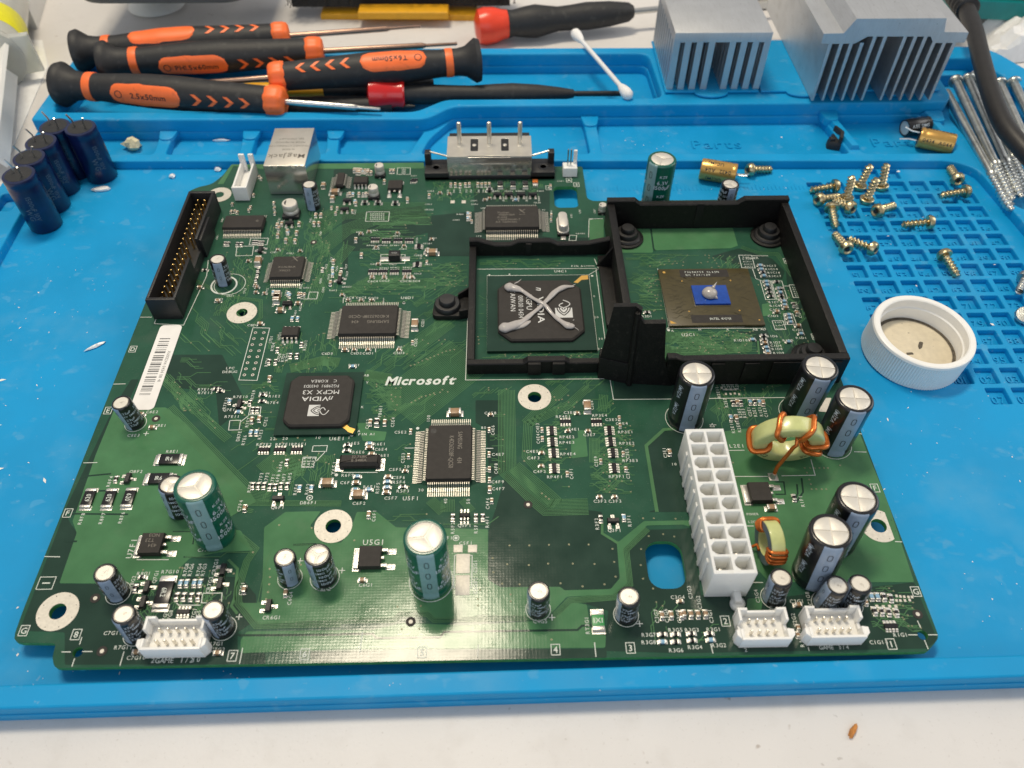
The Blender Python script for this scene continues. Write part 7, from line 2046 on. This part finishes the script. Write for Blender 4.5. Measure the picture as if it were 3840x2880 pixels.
# ---- black cable at the right
def spline(P, k=8):
    P = [Vector(p) for p in P]; out = []
    for i in range(len(P) - 1):
        p0, p1, p2, p3 = P[max(0, i - 1)], P[i], P[i + 1], P[min(len(P) - 1, i + 2)]
        for s in range(k):
            t_ = s / k; out.append(.5 * ((2 * p1) + (p2 - p0) * t_ + (2 * p0 - 5 * p1 + 4 * p2 - p3) * t_ ** 2 + (3 * p1 - p0 - 3 * p2 + p3) * t_ ** 3))
    return out + [P[-1]]
cb_ = thing('power_cable', 'thick black cable with a ribbed strain relief, crossing the right edge of the mat', 'cable', C3('q', 1750, 700, 1.2))
path = [C3('q', 1480, -120, 1.6), C3('q', 1560, 0, 1.6), C3('q', 1625, 120, 1.6), C3('q', 1700, 330, 1.6), C3('q', 1775, 640, 1.5), C3('q', 1870, 980, 1.4), C3('q', 2000, 1290, 1.3), C3('q', 2160, 1500, 1.2), C3('q', 2400, 1750, 1.0)]
mb = MB(); mb.tube(spline(path), .37, 16); part('cable_sheath', mb.mesh('cable_sheath', ['cable'], 60), cb_)
sp_ = spline([C3('q', 1440, -200, 1.6), C3('q', 1545, -30, 1.6), C3('q', 1635, 105, 1.6)], 12)
mb = MB(); mb.tube(sp_, [(.62 if i % 3 else .53) * (1 - .006 * i) for i in range(len(sp_))], 18); part('strain_relief', mb.mesh('strain_relief', ['black'], 40), cb_)
# ---- teal and black case at the far right
a, b = C3('q', 1690, 170, .2), C3('q', 2300, 210, .2)
tc_ = thing('teal_case', 'black case with a teal edge in the far right corner', 'case', (a.x + 4, a.y + 3, -.9))
az, bz = C3('q', 1690, 70, 1.0), C3('q', 2300, 110, 1.0)
mb = MB(); mb.prism(ccw([(a.x - 1, a.y), (b.x + 2, b.y - .3), (b.x + 2, b.y + 7), (a.x - 1, a.y + 7)]), .15, 1.05, 0, .08); part('teal_edge', mb.mesh('teal_edge', ['teal'], 30), tc_)
mb = MB(); mb.prism(ccw([(a.x - 1, a.y + .25), (b.x + 2, b.y - .05), (b.x + 2, b.y + 7), (a.x - 1, a.y + 7)]), 1.0, 2.4, 0, .1); mb.prism(ccw([(a.x - .8, a.y + .4), (b.x + 2, b.y + .1), (b.x + 2, b.y + 7), (a.x - .8, a.y + 7)]), -.9, .2, 0, .02); part('case_body', mb.mesh('case_body', ['greyplastic'], 30), tc_)
mb = MB(); c = C3('q', 1965, 110, .7); mb.prism([(c.x - .5, a.y - .12), (c.x + .5, a.y - .14), (c.x + .5, a.y + .1), (c.x - .5, a.y + .1)], .45, .85, 0, .05); part('latch', mb.mesh('latch', ['teal'], 30), tc_)
# ---- crumpled tissue
mb = MB(); c = C3('q', 2170, 420, -.9); N_ = 22; vs = []; fs = []; g = random.Random(4)
ph = [g.uniform(0, 6) for _ in range(8)]
for i in range(N_ + 1):
    for j in range(N_ + 1):
        u_, v_ = i / N_ * 2 - 1, j / N_ * 2 - 1
        rr_ = 1 + .12 * sin(5 * atan2(v_, u_) + ph[0])
        x, y = u_ * 4.2 * rr_, v_ * 2.3 * rr_
        e = max(0, 1 - max(abs(u_), abs(v_)) ** 2.5)
        z = .04 + e ** .5 * (1.5 + .5 * sin(2.1 * x + ph[1]) * cos(1.7 * y + ph[2]) + .32 * sin(4.3 * x + 2.2 * y + ph[3]) + .2 * sin(7 * y - 3 * x + ph[4]))
        vs.append((x, y, max(.02, z)))
for i in range(N_):
    for j in range(N_): fs.append((i * (N_ + 1) + j, (i + 1) * (N_ + 1) + j, (i + 1) * (N_ + 1) + j + 1, i * (N_ + 1) + j + 1))
mb.add(vs, fs); single('crumpled_tissue', mb.mesh('crumpled_tissue', ['tissue'], 28), 'crumpled white tissue on the table at the right edge', 'tissue', loc=(c.x + 1.8, c.y, -.9))
# pale lid glimpsed between the heatsinks
c = C3('p', 1320, 10, 0); mb = MB(); mb.lathe([(1.6, 0), (1.75, .1), (1.75, .5), (1.55, .75), (.001, .8)], 36, 0, (0, 0, 0))
single('white_lid', mb.mesh('white_lid', ['whiteplastic'], 40), 'round white lid on the table between the two heatsinks', 'lid', loc=(c.x, c.y + 2.6, -.9))

# ---- crumbs and lint
def crumb(name, w, x, y, z, r, m, label, cat, seed, sx=1.0, sy=1.0, sz=.6, rz=0.0):
    g = random.Random(seed); mb = MB(); n = 8
    rings = [(.2, 0), (.85, .12), (1.0, .4), (.75, .75), (.3, .95)]
    vs = []
    for q, zz in rings:
        for i in range(n):
            k = q * (1 + g.uniform(-.28, .28)); a = 2 * pi * i / n; vs.append((r * sx * k * cos(a), r * sy * k * sin(a), r * sz * (zz + g.uniform(-.08, .1)) * 2))
    fs = [(k * n + i, k * n + (i + 1) % n, (k + 1) * n + (i + 1) % n, (k + 1) * n + i) for k in range(4) for i in range(n)] + [tuple(range(n - 1, -1, -1)), tuple(4 * n + i for i in range(n))]
    mb.add(vs, fs); p = C3(w, x, y, z)
    o = single(name, mb.mesh(name, [m], 20), label, cat, loc=(p.x, p.y, z)); o.rotation_euler = (0, 0, rz); return o
crumb('crumb', 'a', 870, 965, MAT_FLOOR, .36, 'crumb', 'cream crumb of plastic in the left tray', 'crumb', 1, 1.1, .8, .75)
crumb('solder_flake', 'd', 620, 590, MAT_FLOOR, .17, 'foil', 'bright sliver of solder on the mat left of the board', 'debris', 2, 2.0, .35, .3, radians(38))
crumb('solder_flake', 'a', 665, 1232, MAT_FLOOR, .2, 'foil', 'shiny flake at the foot of the right navy capacitor', 'debris', 3, 1.8, .7, .35, .1)
crumb('solder_flake', 'a', 1412, 1105, MAT_FLOOR, .13, 'foil', 'bright speck on the mat near the white narrow socket', 'debris', 4, 1, 1, .6)
crumb('solder_flake', 'a', 1120, 1150, MAT_FLOOR, .13, 'foil', 'bright speck on the mat behind the ribbon socket', 'debris', 5, 1, 1, .6)
crumb('solder_flake', 'a', 1432, 915, MAT_FLOOR, .2, 'foil', 'pale sliver in the middle left tray', 'debris', 6, 1.7, .3, .3)
crumb('orange_crumb', 'i', 1100, 1422, -.9, .20, 'rust', 'orange-brown crumb on the white table in front of the mat', 'crumb', 7, 1.1, .34, .3, radians(50))
mb = MB(); g = random.Random(21)
def lint(w, x, y, z, r):
    p = C3(w, x, y, z); a = g.uniform(0, 6); k = g.choice((1, 1, 1.6, 3))
    mb.add([(p.x + r * k * cos(a), p.y + r * k * sin(a), z + .004), (p.x - r * sin(a), p.y + r * cos(a), z + .012), (p.x - r * k * cos(a), p.y - r * k * sin(a), z + .004), (p.x + r * sin(a), p.y - r * cos(a), z + .012)], [(0, 1, 2, 3)])
for k in range(90):
    w, x0_, x1_, y0_, y1_, z = g.choice((('d', 0, 500, 100, 1600, MAT_FLOOR), ('d', 0, 900, 60, 600, MAT_FLOOR), ('f', 1250, 2200, 900, 1650, MAT_FLOOR), ('i', 1700, 2200, 100, 800, MAT_FLOOR), ('g', 0, 2200, 1030, 1120, MAT_FLOOR), ('h', 0, 2200, 1100, 1160, MAT_RIM), ('c', 0, 700, 1120, 1250, MAT_FLOOR), ('b', 1600, 2200, 850, 980, MAT_FLOOR), ('r', 50, 1250, 200, 1100, MAT_FLOOR)))
    lint(w, g.uniform(x0_, x1_), g.uniform(y0_, y1_), z, g.uniform(.008, .022))
for w, x, y, r in (('d', 250, 237, .03), ('d', 318, 495, .02), ('d', 290, 1455, .04), ('d', 10, 805, .05), ('d', 0, 1380, .04), ('f', 1328, 1060, .025), ('f', 1480, 880, .02), ('i', 2005, 565, .02), ('g', 115, 925, .03), ('c', 640, 890, .05), ('r', 490, 1062, .03), ('g', 115, 620, .025), ('r', 1080, 1362, .05), ('r', 350, 172, .06)):
    lint(w, x, y, MAT_FLOOR + .0, r)
o = bpy.data.objects.new('lint_specks', mb.mesh('lint_specks', ['label'], 0)); COL.objects.link(o); o['kind'] = 'stuff'; o['label'] = 'scattered white lint specks on the blue mat'; o['category'] = 'lint'
